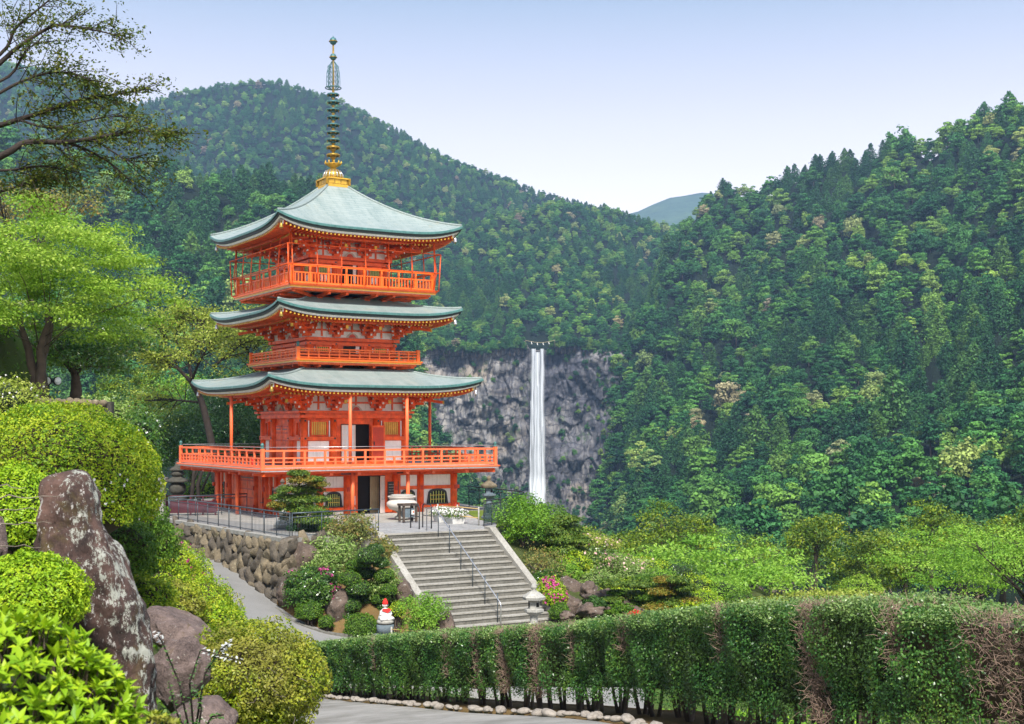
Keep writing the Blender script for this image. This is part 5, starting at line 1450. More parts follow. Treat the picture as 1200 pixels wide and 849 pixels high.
# ---- iron railing round the left and front of the terrace
def railing(pts, label, h=1.0, spacing=1.35, two=True, mesh=False, mat='iron_rail', name='railing', inner=.0, group=None, bars=False):
    pts = [Vector(p) for p in pts]; O = pts[0]; root = thing(name, label, 'railing', O, group=group)
    loc = [p-O for p in pts]
    m1 = MB(); m1.tube([p+Vector((0, 0, h)) for p in loc], .030, mat, 8)
    m1.tube([p+Vector((0, 0, h-.16)) for p in loc], .020, mat, 6)
    m1.tube([p+Vector((0, 0, .10)) for p in loc], .016, mat, 6); m1.build('rails', root)
    for a, b_ in zip(loc, loc[1:]):
        n = max(1, round((b_-a).length/spacing))
        for i in range(n+(b_ == loc[-1])):
            q = a.lerp(b_, i/n); mm = MB(); mm.tube([q, q+Vector((0, 0, h))], .020, mat, 6); mm.build('post', root)
        if bars:
            bm_ = MB(); nb = int((b_-a).length/.14)
            for i in range(1, nb): q = a.lerp(b_, i/nb); bm_.tube([q+Vector((0, 0, .10)), q+Vector((0, 0, h-.16))], .006, mat, 4)
            bm_.build('bars', root)
    return root
rp = [TA+Vector((.3, .1, PZ)), Vector((TB.x+.02, TB.y+.25, PZ)), Vector((TC.x+.3, TC.y+.15, PZ)), Vector((S0.x-.25, S0.y+.9, PZ))]
railing([rp[0], rp[1]], 'blue-grey iron railing along the top of the stone wall, left of the pagoda', bars=True)
railing([rp[1]+Vector((.08, .05, 0)), rp[2], rp[3]], 'blue-grey iron railing from the wall corner to the head of the stairs', bars=True)
railing([TA+Vector((.2, .3, PZ)), TA+Vector((3.4, 3.6, PZ))], 'short dark railing running back behind the left front corner of the terrace')
# right hand: dark railing with mesh infill
m, n_, b = newmat('screen_mesh'); b.inputs['Base Color'].default_value = (.03, .07, .06, 1); b.inputs['Roughness'].default_value = .5; b.inputs['Alpha'].default_value = .62
ra_ = [Vector((-1.35, 60.2, PZ)), Vector((.1, 62.2, PZ))]
R2 = railing([Wp(567, 617, PZ), Wp(603, 611, PZ)], 'dark railing with green mesh infill at the right head of the stairs', h=1.15, spacing=.8, mat='black_metal')
mm = MB(); a = Wp(567, 617, PZ); b_ = Wp(603, 611, PZ)-a; mm.bar(Vector((0, 0, .56)), b_+Vector((0, 0, .56)), .012, .86, 'screen_mesh'); mm.build('infill', R2)
railing([Wp(603, 611, PZ)+Vector((.06, .1, 0)), Vector((.6, 66.5, PZ)), Vector((-2.4, 72.5, PZ))], 'dark railing along the terrace edge right of the pagoda, behind the bamboo rails', h=1.15, mat='black_metal')

# ---- bamboo barrier by the right corner
def bamboo(pts, label, h=.75, two=True, group='low bamboo barriers'):
    O = Vector(pts[0]); root = thing('bamboo_barrier', label, 'barrier', O, group=group); th_ = .028
    for p in pts: q = Vector(p)-O; mm = MB(); mm.tube([q+Vector((0, 0, -.1)), q+Vector((0, 0, h+.1))], .035, 'granite_pale', 8); mm.build('post', root)
    for hh in ((h, h*.45) if two else (h,)):
        mm = MB(); mm.tube([Vector(p)-O+Vector((0, 0, hh)) for p in pts], .022, 'bamboo', 7); mm.build('pole', root)
bamboo([Wp(513, 612, PZ), Wp(536, 613, PZ), Wp(561, 616, PZ)], 'bamboo barrier with pale posts in front of the pagoda right corner')
bamboo([(-4.45, 47.9, gz(-4.45, 47.9)+.15), (-3.2, 47.3, gz(-3.2, 47.3)+.15), (-1.6, 46.9, gz(-1.6, 46.9)+.1)], 'low bamboo barrier in front of the white statue', h=.55)
bamboo([(3.3, 50.9, -8.15), (4.3, 50.2, -8.2), (5.6, 49.6, -8.3)], 'sagging bamboo barrier below the rock garden right of the stairs', h=.6)

# ---- stone lanterns
def lantern(loc, H, mat, label, roofmat=None, group=None, rz=.3, scale=1):
    t = thing('stone_lantern', label, 'lantern', loc, rz, group); k = H/2.4; rm = roofmat or mat
    def part(nm, prof_, m_, n=6, z=0): q = MB(); q.lathe([(r*k, zz*k) for r, zz in prof_], m_, n, (0, 0, z*k), smooth=n > 8); return q.build(nm, t)
    part('base', [(.48, 0), (.48, .14), (.40, .20), (.34, .34), (.22, .40)], mat, 6)
    part('shaft', [(.18, 0), (.17, .30), (.21, .33), (.21, .40), (.17, .43), (.16, .80), (.20, .84)], mat, 14, .40)
    part('platform', [(.20, 0), (.38, .12), (.42, .16), (.42, .26), (.30, .28)], mat, 6, 1.24)
    fb = part('fire_box', [(.24, 0), (.24, .34)], mat, 6, 1.52)
    q = MB()
    for j in range(0, 6, 2):
        a = 2*pi*j/6+pi/6+pi/6; a = 2*pi*(j+1)/6
        q.box((cos(a)*.212*k, sin(a)*.212*k, 1.69*k), (.012*k, .15*k, .18*k), 'dark_room', rz=a)
    q.build('opening', fb)  # near-black slabs on the faces stand in for the unlit holes
    part('roof', [(.30, 0), (.47, .03), (.50, .14), (.38, .24), (.22, .34), (.12, .40)], rm, 6, 1.86)
    part('finial', [(.12, 0), (.14, .04), (.06, .08), (.12, .14), (.14, .20), (.09, .28), (.02, .36)], rm, 12, 2.22)
    return t
lantern(Vector((.80, 47.4, gz(.8, 47.4)+.15)), 2.12, 'granite_pale', 'pale mottled stone lantern at the foot of the concrete stairs')
lantern(P(573, 609, 63.3), 2.0, 'granite_blue', 'stone lantern with a brown roof on the terrace, right of the pagoda', roofmat='stone_tan')
lantern(P(331, 618, 57.5), 2.0, 'granite_pale', 'stone lantern half hidden by the trained pine at the terrace corner', roofmat='rock_garden', rz=.8)
# dark stacked stone pagoda at the far left
t = thing('stone_stupa', 'dark stacked stone stupa standing left of the pagoda behind the railing', 'stupa', P(208, 592, 76)); 
for nm, pr, z in (('base', [(.55, 0), (.55, .5), (.4, .6)], 0), ('body', [(.30, 0), (.48, .2), (.50, .5), (.34, .72)], .6), ('roof', [(.3, 0), (.78, .05), (.76, .14), (.3, .38)], 1.3), ('neck', [(.25, 0), (.42, .15), (.3, .35)], 1.66), ('top_roof', [(.25, 0), (.55, .05), (.5, .14), (.2, .3), (.1, .6)], 1.98)):
    q = MB(); q.lathe(pr, 'stone_dark', 8 if 'roof' not in nm else 4, (0, 0, z)); q.build(nm, t)
q = MB(); q.box((0, 0, 1.15), (.42, .42, 2.3), 'granite'); q.box((0, 0, 2.38), (.62, .62, .14), 'granite'); q.box((0, 0, 2.5), (.36, .36, .12), 'granite')
o = q.build('stone_post'); o.location = P(188, 617, 65); tag(o, 'square grey stone gatepost at the top of the path, left of the stupa', 'post')
# maroon fence
t = thing('maroon_fence', 'dark maroon board fence behind the railing on the left side', 'fence', P(193, 606, 66), R(8))
q = MB(); q.box((1.3, 0, .50), (2.6, .05, .62), 'maroon'); q.build('board', t)
q = MB(); q.box((1.3, 0, 1.05), (2.6, .07, .08), 'maroon'); q.build('top_rail', t)
for i in range(5): q = MB(); q.box((.05+i*.62, -.06, .55), (.08, .05, 1.1), 'maroon'); q.build('post', t)

# ---- incense burner, ash box, planters
t = thing('incense_burner', 'large round pale bronze-stone incense burner before the pagoda door', 'incense burner', P(471, 608.5, 63.0))
q = MB(); q.lathe([(.34, 0), (.36, .10), (.24, .18), (.22, .30), (.34, .40)], 'granite', 16); q.build('foot', t)
q = MB(); q.lathe([(.34, 0), (.62, .10), (.74, .26), (.74, .40), (.62, .52), (.58, .56), (.64, .62), (.70, .70), (.68, .72), (.5, .70)], 'soffit', 22, (0, 0, .40)); q.build('bowl', t)
q = MB(); q.lathe([(.56, 0), (.60, .04), (.5, .08)], 'granite_pale', 20, (0, 0, 1.11)); q.build('ash', t)
t = thing('incense_stand', 'dark wooden incense stand in front of the round burner', 'stand', P(478, 611.5, 60.8), .55)
for x in (-.33, .33):
    for y in (-.22, .22): q = MB(); q.box((x, y, .38), (.09, .09, .76), 'bark'); q.build('leg', t)
q = MB(); q.box((0, 0, .80), (.82, .60, .10), 'bark'); q.build('top', t)
q = MB(); q.box((0, -.02, .42), (.50, .34, .42), 'granite_blue'); q.build('box', t)
q = MB(); q.box((.16, -.195, .44), (.14, .02, .20), 'planter_white'); q.box((.18, -.21, .46), (.06, .015, .07), 'terracotta'); q.build('notice', t)
for (px, py, D, lab) in ((518, 613, 61.2, 'white planter of white flowers, left one nearer the hoop rails'), (534, 616, 60.2, 'white planter of white flowers, right one beside the bamboo barrier')):
    t = thing('flower_planter', lab, 'planter', P(px, py, D), .5, 'white flower planters at the stair head')
    q = MB(); q.lathe([(.26, 0), (.34, .34), (.37, .36), (.33, .36)], 'planter_white', 4, sq=True, smooth=False); q.build('pot', t)
    L = Leaves(); Pn, N = shell(500, (0, 0, .50), (.56, .56, .26), .2, .4, int(px)); L.cloud(Pn, N, .09, .5, .8, 0); Pn, N = shell(420, (0, 0, .53), (.56, .56, .27), .2, .08, int(px), lo=-.1); L.cloud(Pn, N, .085, .8, .4, 1); L.build('flowers', ['leaf_box', 'petal_white'], t)
# fire extinguisher on the balcony
t = thing('fire_extinguisher', 'small red fire extinguisher on the pagoda balcony, left side', 'extinguisher', L2W(-6.2, -4.2, 2.47))
q = MB(); q.lathe([(.08, 0), (.085, .04), (.085, .42), (.05, .5), (.02, .52)], 'red_cloth', 12); q.build('cylinder', t)
q = MB(); q.tube([(0, 0, .52), (.09, 0, .56), (.12, 0, .4)], .014, 'black_metal', 6); q.build('hose', t)

# ---- white statue with red cap and bib on a stepped round pedestal
sp_ = Vector((-4.75, 48.6, gz(-4.75, 48.6)+.12))
t = thing('statue', 'small white seated statue with red cap and bib left of the stairs', 'statue', sp_, .5); t.scale = (.74,)*3
q = MB(); q.lathe([(.62, 0), (.62, .34), (.58, .36)], 'granite_blue', 24); q.lathe([(.44, .36), (.44, .80), (.40, .82)], 'granite_blue', 24); q.build('pedestal', t)
q = MB(); q.lathe([(.28, .82), (.42, .88), (.44, .96), (.40, 1.04), (.30, 1.08)], 'granite_pale', 20); q.build('lotus_base', t)
sb = bpy.data.meshes.new('figure'); 
q = MB(); q.lathe([(.34, 1.04), (.37, 1.10), (.35, 1.20), (.29, 1.34), (.235, 1.48), (.20, 1.56), (.13, 1.62), (.075, 1.65), (.075, 1.68), (.115, 1.71), (.135, 1.78), (.13, 1.86), (.10, 1.93), (.02, 1.96)], 'porcelain', 20); 
for s_ in (-1, 1): q.tube([(s_*.22, 0, 1.50), (s_*.28, -.08, 1.34), (s_*.12, -.26, 1.26), (0, -.28, 1.27)], [.07, .075, .06, .05], 'porcelain', 8)
for s_ in (-1, 1): q.tube([(s_*.28, -.05, 1.12), (s_*.30, -.26, 1.12), (0, -.34, 1.11)], [.10, .10, .07], 'porcelain', 8)
q.tube([(0, -.130, 1.81), (0, -.155, 1.77), (0, -.13, 1.75)], .018, 'porcelain', 6)
for s_ in (-1, 1): q.tube([(s_*.055-.02, -.122, 1.81), (s_*.055+.02, -.122, 1.81)], .008, 'black_metal', 5)
for s_ in (-1, 1): q.tube([(s_*.130, 0, 1.83), (s_*.145, 0, 1.78), (s_*.125, 0, 1.74)], .025, 'porcelain', 6)
q.build('figure', t)
q = MB(); q.lathe([(.142, 1.83), (.150, 1.86), (.135, 1.95), (.085, 2.06), (.02, 2.13)], 'red_cloth', 16); q.build('cap', t)
q = MB(); vs = []; 
for i in range(9):
    a = -pi/2-1.0+2.0*i/8
    vs += [(cos(a)*.17, sin(a)*.17, 1.63), (cos(a)*.285, sin(a)*.285, 1.44+.03*abs(i-4))]
q.add(vs, [(2*i, 2*i+1, 2*i+3, 2*i+2) for i in range(8)], 'red_cloth', True)
vs2 = [(x*1.06, y*1.06, z) for x, y, z in vs]; q.add(vs2, [(2*i+2, 2*i+3, 2*i+1, 2*i) for i in range(8)], 'red_cloth', True)
q.build('bib', t)
for i, (dx, dy, h) in enumerate(((1.05, -.25, .72), (1.42, -.15, .66))):
    q = MB(); q.box((0, 0, h/2), (.30, .20, h), 'granite_blue', taper=.95); q.lathe([(.10, 0), (.06, .05), (.01, .07)], 'granite_blue', 8, (0, 0, h)); o = q.build('stone_marker')
    o.location = sp_+Vector((dx, dy, 0)); tag(o, ('blue-grey stone marker right beside the white statue', 'blue-grey stone marker between its twin and the leafy round shrub')[i], 'stone', 'stone markers beside the statue')
t = thing('offering_box', 'small bright orange offering box under the leafy shrub by the statue', 'box', sp_+Vector((2.15, -.35, .05)), .4)
q = MB(); q.box((0, 0, .14), (.42, .26, .26), 'terracotta'); q.build('body', t); q = MB(); q.box((0, 0, .29), (.46, .30, .04), 'vermilion'); q.build('lid', t)
t = thing('bucket', 'small blue bucket at the foot of the rock garden', 'bucket', Vector((2.85, 50.6, -8.2)))
q = MB(); q.lathe([(.09, 0), (.13, .26), (.14, .27)], 'blue_plastic', 14); q.build('body', t); q = MB(); q.tube([(.13*cos(a), 0, .26+.12*sin(a)) for a in [pi*i/8 for i in range(9)]], .008, 'steel', 5); q.build('handle', t)

# ---- rope with paper streamers across the lip of the fall
t = thing('sacred_rope', 'thin rope with white paper streamers strung above the lip of the waterfall', 'rope', P(616, 399, 792))
a = Vector((0, 0, 0)); b_ = P(650, 399, 792)-P(616, 399, 792)
q = MB(); q.tube([a.lerp(b_, i/10)+Vector((0, 0, -1.4*math.sin(pi*i/10))) for i in range(11)], .10, 'straw', 6); q.build('rope', t)
for i in (2, 4, 6, 8): q = MB(); p = a.lerp(b_, i/10)+Vector((0, 0, -1.4*math.sin(pi*i/10))); q.box((p.x, p.y, p.z-.6), (.35, .1, 1.0), 'paper'); q.box((p.x+.25, p.y, p.z-1.3), (.35, .1, .6), 'paper'); q.build('streamer', t)
for k_, p in ((0, a), (1, b_)): q = MB(); q.tube([p+Vector((0, 0, -4)), p+Vector((0, 0, .3))], .12, 'bark_grey', 6); q.build('pole', t)

# ---- lamp among the trees, upper left, and its wall
t = thing('floodlight_post', 'dark post with two round white lamps under the trees at upper left', 'lamp', P(56.5, 466, 30), .0)
q = MB(); q.tube([(0, 0, -.3), (0, 0, .36)], .035, 'black_metal', 8); q.tube([(-.01, 0, .36), (.20, 0, .37)], .02, 'black_metal', 6); q.build('pole', t)
for x, az in ((0, -.2), (.20, .9)):
    M = Matrix.Translation((x, 0, .38)) @ Matrix.Rotation(az, 4, 'Z') @ Matrix.Rotation(R(90), 4, 'X')
    q = MB(M); q.lathe([(.04, -.10), (.085, -.05), (.105, .0), (.105, .03), (.095, .035)], 'black_metal', 16); l_ = q.build('lamp', t)
    q = MB(M); q.lathe([(.088, .036), (.088, .05), (.05, .065)], 'lamp_glass', 16); q.build('lens', l_)
# low stone wall and a grassy bank behind the big round bush
q = MB()
for i in range(20):
    rr = random.Random(i); V, F = rock_mesh(500+i, 2, .3)
    x = -2.0+i*.075*1.7; q.add([(x+v.x*.10, v.y*.10, -.06+v.z*.09-(i > 15)*.008*(i-15)) for v in V], F, 'stone_tan', True)
q.box((-.75, .12, -.25), (2.7, .18, .4), 'stone_dark')
o = q.build('low_stone_wall'); o.location = P(95, 468, 26); tag(o, 'low mossy stone edging below the trees, behind the big round bush', 'wall')
# ------------------------------------------------------------------ garden plants
def bush(name, label, c, r, leaf, n, mats, group=None, asp=.5, lump=.12, thick=.25, lo=-.55, core_mat='core_dark', seed=0, flowers=None, cat='bush', jit=.75, up=.25, freq=3.0, kcore=.86, twigs=0, cover=None):
    """a clipped or loose shrub: leaves in a shell over a dark twiggy heart; c is the centre of the body"""
    c = Vector(c); base = Vector((c.x, c.y, c.z-r[2]*.8)); rg = np.random.default_rng(seed+1)
    root = thing(name, label, cat, base, 0, group)
    o = np.array(c-base)
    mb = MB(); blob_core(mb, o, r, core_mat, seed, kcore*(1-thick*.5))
    for i in range(5):
        a = 6.28*i/5+seed; mb.tube([(.12*r[0]*cos(a), .12*r[1]*sin(a), -r[2]*.35), (r[0]*.45*cos(a), r[1]*.45*sin(a), r[2]*.7)], [.03+.02*r[0], .01], 'bark', 5)
    drop = float(base.z-gz(base.x, base.y))
    if 0 < drop < 4:
        for i in range(7):
            a = 6.28*i/7+seed; mb.tube([(.25*r[0]*cos(a), .25*r[1]*sin(a), -drop-.1), (.3*r[0]*cos(a+.3), .3*r[1]*sin(a+.3), r[2]*.5)], [.025+.02*r[0], .012], 'bark', 5)
    mb.build('branches', root)
    L = Leaves(); Pn, N = shell(n, o, r, lump, thick, seed, lo, freq, rg)
    if cover is not None:
        k = cover(Pn-o); Pn, N = Pn[k], N[k]
    cl = np.array([mn.noise(Vector(p)*(2.2/max(.3, min(r)))+Vector((seed, 0, 0))) for p in Pn])*.35+.5
    fine = np.array([mn.noise(Vector(p)/(leaf*2.6)) for p in Pn]); Pn = Pn+N*(np.clip(fine, -.6, .5)*leaf*1.9)[:, None]; cl = cl+.25*fine  # sunken leaves also take a darker tone, shade of the gaps painted in
    L.cloud(Pn, N, leaf, asp, jit, 0, rg, up, np.clip(cl+rg.normal(0, .22, len(Pn)), 0, 1))
    fo = L.build('foliage', mats, root)
    if twigs:
        q = MB(); rr = random.Random(seed)
        for _ in range(twigs):
            a = rr.uniform(0, 6.28); b_ = rr.uniform(-.5, .3); p = o+np.array([cos(a)*cos(b_)*r[0], sin(a)*cos(b_)*r[1], sin(b_)*r[2]])*.80
            d = np.array([rr.gauss(0, 1), rr.gauss(0, 1), rr.gauss(0, .6)+.4]); d /= np.linalg.norm(d)
            pts = [p]; 
            for s_ in range(3): d = d+np.array([rr.gauss(0, .5) for _ in range(3)]); d /= np.linalg.norm(d); pts.append(pts[-1]+d*r[0]*.11)
            q.tube(pts, [.009*r[0]+.001, .007*r[0], .005*r[0], .003*r[0]], 'bark_grey', 4)
        q.build('twigs', root)
    if flowers:
        fm_, nf, fs, fn = flowers
        L = Leaves(); Pn, N = shell(nf, o, np.array(r)*1.02, lump, .05, seed, lo, freq, np.random.default_rng(seed+77))
        if fn is not None: k = fn(Pn-o); Pn, N = Pn[k], N[k]
        if len(Pn):
            L.cloud(np.repeat(Pn, 4, 0)+rng.normal(0, fs*.25, (len(Pn)*4, 3)), np.repeat(N, 4, 0), fs, .8, .5); tag(L.build('flowers', [fm_], root), kind='stuff')
    return root
def patch(seed, s, thr):
    return lambda Q: np.array([mn.noise(Vector(p)*s+Vector((seed, seed, 0))) > thr for p in Q], bool)

def tree(name, label, base, H, blobs, leaf, per, mats, trunk_r, bark='bark', fork=.4, seed=0, cat='tree', group=None, asp=.5, up=.6, jit=.7, lean=(0, 0), stems=1, flat=1.0, thick=.9, limb_every=1, lo=-.7, tipr=.02, flowers=None):
    """trunk with a limb running into every leaf mass. blobs: (x, y, z, rx, rz) relative to the base"""
    rg = np.random.default_rng(seed+3); rr = random.Random(seed)
    root = thing(name, label, cat, base, 0, group)
    t = MB(); axes = []
    for s_ in range(stems):
        a = 6.28*s_/max(1, stems)+seed; sx, sy = (cos(a), sin(a)) if stems > 1 else (0, 0)
        pts = [Vector((sx*trunk_r*1.2, sy*trunk_r*1.2, -.4))]; K = 6; Hf = H*fork
        for k in range(1, K+1):
            q = k/K; pts.append(Vector((lean[0]*q+sx*Hf*.25*q+rr.gauss(0, .03)*H*.25, lean[1]*q+sy*Hf*.25*q+rr.gauss(0, .03)*H*.25, Hf*q)))
        rad = [trunk_r*(1.25-.7*k/K)/(stems**.5) for k in range(K+1)]; rad[0] *= 1.25
        t.tube(pts, rad, bark, 8); axes.append((pts, rad))
    L = Leaves(); limb_every = max(limb_every, round(len(blobs)/18)); lk = min(.6, 2.2/math.sqrt(len(blobs)))
    for bi, (x, y, z, rx, rz) in enumerate(blobs):
        c = Vector((x, y, z))
        if bi % limb_every == 0:
            pts, rad = min(axes, key=lambda A: (A[0][-1]-c).length)
            k = rr.choice([3, 4, 5, 6]); s0 = pts[k]; mid_ = s0.lerp(c, .5)+Vector((rr.gauss(0, .06), rr.gauss(0, .06), rr.uniform(-.02, .10)))*(c-s0).length
            r0 = rad[k]*rr.uniform(.7, 1.0)*lk
            t.tube([s0, s0.lerp(mid_, .55)+Vector((0, 0, .03))*(c-s0).length, mid_, mid_.lerp(c, .6)+Vector((rr.gauss(0, .04), rr.gauss(0, .04), 0))*(c-s0).length, c], [r0, r0*.8, r0*.6, r0*.4, max(tipr*.4, r0*.2)], bark, 6)
            for _ in range(3):
                e_ = c+Vector((rr.uniform(-1, 1)*rx, rr.uniform(-1, 1)*rx, rr.uniform(-.4, .6)*rz)); m2 = mid_.lerp(c, rr.uniform(.2, .8))
                t.tube([m2, m2.lerp(e_, .5)+Vector((0, 0, .05*rx)), e_], [r0*.32, r0*.2, r0*.08+.002], bark, 5)
        n = int(2.8*per*rx*rx/(leaf*leaf))+10
        Pn, N = shell(n, (x, y, z), (rx, rx, rz), .22, thick, int(rg.integers(1e6)), lo, 2.6, rg)
        br = rg.random()*.5
        L.cloud(Pn, N, leaf, asp, jit, 0, rg, up, np.clip(br+rg.random(len(Pn))*.55, 0, 1))
    t.build('trunk', root); L.build('crown', mats, root)
    if flowers:
        F_ = Leaves()
        for (x, y, z, rx, rz) in blobs:
            Pn, N = shell(int(flowers[1]*rx*rx/flowers[2]**2)+3, (x, y, z), (rx, rx, rz), .22, .15, 5, -.3, 2.6, rg); F_.cloud(Pn, N, flowers[2], .8, .5)
        tag(F_.build('flowers', [flowers[0]], root), kind='stuff')
    return root
def crown_blobs(rx, rz, cz, n, br, seed, ry=None, flat=.45, dome=True, inner=.25, under=.2):
    """leaf masses filling a crown of half-width rx, half-height rz about height cz"""
    rr = random.Random(seed); out = []; ry = ry or rx; tries = 0
    while len(out) < n and tries < 4000:
        tries += 1
        v = Vector((rr.gauss(0, 1), rr.gauss(0, 1), rr.gauss(0, 1))).normalized()
        if v.z < -under: continue
        s = rr.uniform(.55, 1.0) if rr.random() > inner else rr.uniform(.1, .6)
        p = (v.x*rx*s, v.y*ry*s, cz+v.z*rz*s); b_ = br*rr.uniform(.7, 1.3)
        if all((p[0]-q[0])**2+(p[1]-q[1])**2+((p[2]-q[2])*1.7)**2 > (b_*.62)**2 for q in out): out.append((*p, b_, b_*flat*rr.uniform(.8, 1.2)))
    return out

# ---- hedge between the two roads
HL = [Vector((x, y, 0)) for x, y in hedge_line]
def hedge_pt(s):
    """arc-length position along the hedge"""
    i = 0
    while i < len(HL)-2 and s > (HL[i+1]-HL[i]).length: s -= (HL[i+1]-HL[i]).length; i += 1
    d = HL[i+1]-HL[i]; L_ = d.length; return HL[i]+d*(s/L_), d.normalized()
HLEN = sum((b_-a).length for a, b_ in zip(HL, HL[1:]))
HTOP = [(-6.55, 41.3, 757), (-4.4, 35.6, 750), (-2.2, 30, 743), (-.2, 25.8, 737), (1.45, 22.3, 729), (2.5, 19, 717), (3.3, 16, 706), (4.05, 13.6, 703.5), (4.9, 11.8, 716), (5.9, 10.2, 735)]
def htop(x, y):
    ys = [q[1] for q in HTOP][::-1]; D = y; py = np.interp(y, ys, [q[2] for q in HTOP][::-1]); return (HY-py)/FPX*D
HROOT = thing('hedge', 'long clipped dark green hedge with dead brown patches, running along the road in front', 'hedge', (HL[5].x, HL[5].y, gz(HL[5].x, HL[5].y)))
HO = np.array(HROOT.location)
Lh = Leaves(); Ltop = Leaves(); rgH = np.random.default_rng(5)
s = 6.6; SL = .30; inner_mb = MB(); prev_ring = None; tw = MB()
DEAD = [(17.2, .12, .6), (22.0, .10, .7), (23.45, .13, .95), (24.7, .16, .95), (26.1, .24, 1.0), (27.7, .10, .6), (29.9, .08, .4), (33.4, .10, .5), (35.6, .17, 1.0), (37.0, .08, .55), (38.35, .42, 1.0)]
W = .62
tots = 0
while s < HLEN-.1:
    p, d = hedge_pt(s); nrm = Vector((d.y, -d.x, 0))
    if nrm.x > 0: nrm = -nrm                                    # towards the road and camera
    zt = htop(p.x, p.y)+.03*mn.noise(Vector((s*.8, 0, 3))); zg = gz(p.x, p.y); hh = max(1.25, zt-zg); zt = zg+hh if hh == 1.25 else zt
    D = p.y; lf = .021+.00085*D; cov = 2.6
    zlo = zg+(.27 if D > 26 else .34)
    # dark woody heart
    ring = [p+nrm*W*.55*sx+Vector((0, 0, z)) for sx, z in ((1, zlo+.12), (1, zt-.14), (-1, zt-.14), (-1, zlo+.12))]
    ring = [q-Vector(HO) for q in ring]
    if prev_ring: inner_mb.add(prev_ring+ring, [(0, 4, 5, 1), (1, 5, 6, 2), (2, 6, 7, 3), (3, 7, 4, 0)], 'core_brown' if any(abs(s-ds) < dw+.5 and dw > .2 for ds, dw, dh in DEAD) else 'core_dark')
    prev_ring = ring
    for side, area in (('front', hh-.3), ('back', hh-.3), ('top', 2*W)):
        if side == 'back' and D > 20: continue
        n = int(cov*area*SL/(lf*lf*.5)*(1 if side != 'back' else .5)); a = rgH.random(n)*SL; q = rgH.random(n)
        depth = rgH.random(n)**2*.16
        if side == 'top':
            lat = (q*2-1)*W; bulge = .05*np.sin((s+a)*3.1+q*3)+.03*rgH.normal(0, 1, n)
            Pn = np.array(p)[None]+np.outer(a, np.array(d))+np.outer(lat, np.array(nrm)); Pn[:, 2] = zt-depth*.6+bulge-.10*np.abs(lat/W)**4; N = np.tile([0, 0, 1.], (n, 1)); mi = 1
        else:
            sg = 1 if side == 'front' else -1
            z = zlo-.10+(zt-zlo+.1)*q; blg = np.array([mn.noise(Vector(((s+aa)*1.6, zz*1.9, sg*3))) for aa, zz in zip(a, z)])*.13
            off = W-.02-depth+blg-.10*(q > .93)*(q-.93)*8
            Pn = np.array(p)[None]+np.outer(a, np.array(d))+np.outer(off*sg, np.array(nrm)); Pn[:, 2] = z; N = np.tile(np.array(nrm)*sg, (n, 1)); mi = 0
            # ragged lower edge
            keep = (q > .14) | (rgH.random(n) < q/.14*.8); hole = np.array([mn.noise(Vector(((s+aa)*2.6, zz*2.6, 7))) < -.42 for aa, zz in zip(a, z)]); keep &= ~(hole & (rgH.random(n) < .75))
            low = q < .45; keep &= ~(low & (rgH.random(n) < .35*(1-q/.45)))
            Pn, N, a, q = Pn[keep], N[keep], a[keep], q[keep]
        # dead patches carry no leaves
        dead = np.zeros(len(Pn))
        for (ds, dw, dh) in DEAD:
            wob = .10*np.sin(Pn[:, 2]*5+ds)
            if side == 'top': inside = (np.abs(s+a-ds-wob) < dw*.9)
            else: inside = (np.abs(s+a-ds-wob-(1-q)*dw*1.2) < dw*(.9+.5*(1-q))) & (q > 1-dh)
            dead = np.maximum(dead, inside*.90)
        kp_ = rgH.random(len(Pn)) > dead; Pn, N = Pn[kp_], N[kp_]
        if len(Pn) == 0: continue
        tone = np.clip(np.array([mn.noise(Vector(pp)*1.5) for pp in Pn])*.4+.40+rgH.normal(0, .2, len(Pn)), 0, 1)
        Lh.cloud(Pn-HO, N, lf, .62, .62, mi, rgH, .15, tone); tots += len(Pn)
    # dead twigs
    for (ds, dw, dh) in DEAD:
        if abs(s-ds) < dw*2+SL:
            rr = random.Random(int(s*100)+int(ds))
            for _ in range(int(1500*min(1, 20/D)) if dw > .15 else int(620*min(1, 20/D))):
                q = rr.random(); ss = ds+(1-q)*dw*1.2+rr.gauss(0, .55)*dw*(.9+.5*(1-q))
                if not (s <= ss < s+SL) or q < 1-dh: continue
                pp, dd = hedge_pt(ss); top_ = rr.random() < .25
                if top_: b0 = pp+nrm*rr.uniform(-W, W)+Vector((0, 0, zt-.03))
                else: b0 = pp+nrm*(W-rr.uniform(.03, .2))+Vector((0, 0, zlo+(zt-zlo)*q))
                v = Vector((rr.gauss(0, 1), rr.gauss(0, 1), rr.gauss(0, 1)+.5)).normalized()+nrm*.08; ln = rr.uniform(.06, .17)
                b0 = b0-Vector(HO); e_ = b0+v*ln*.5+Vector((rr.gauss(0, .02), rr.gauss(0, .02), rr.gauss(0, .02)))
                tw.tube([b0, e_, e_+(v+Vector((rr.gauss(0, .5), rr.gauss(0, .5), rr.gauss(0, .5)))).normalized()*ln*.5], [.0032, .0026, .0015], 'dry_twig', 3, cap=False)
    s += SL
print('hedge leaves', tots)
inner_mb.build('branches', HROOT); Lh.build('foliage', ['leaf_hedge', 'leaf_hedge_lit'], HROOT); o = tw.build('dead_twigs', HROOT); tag(o, 'pale brown dead patches', kind='stuff')
s = 6.8; i = 0
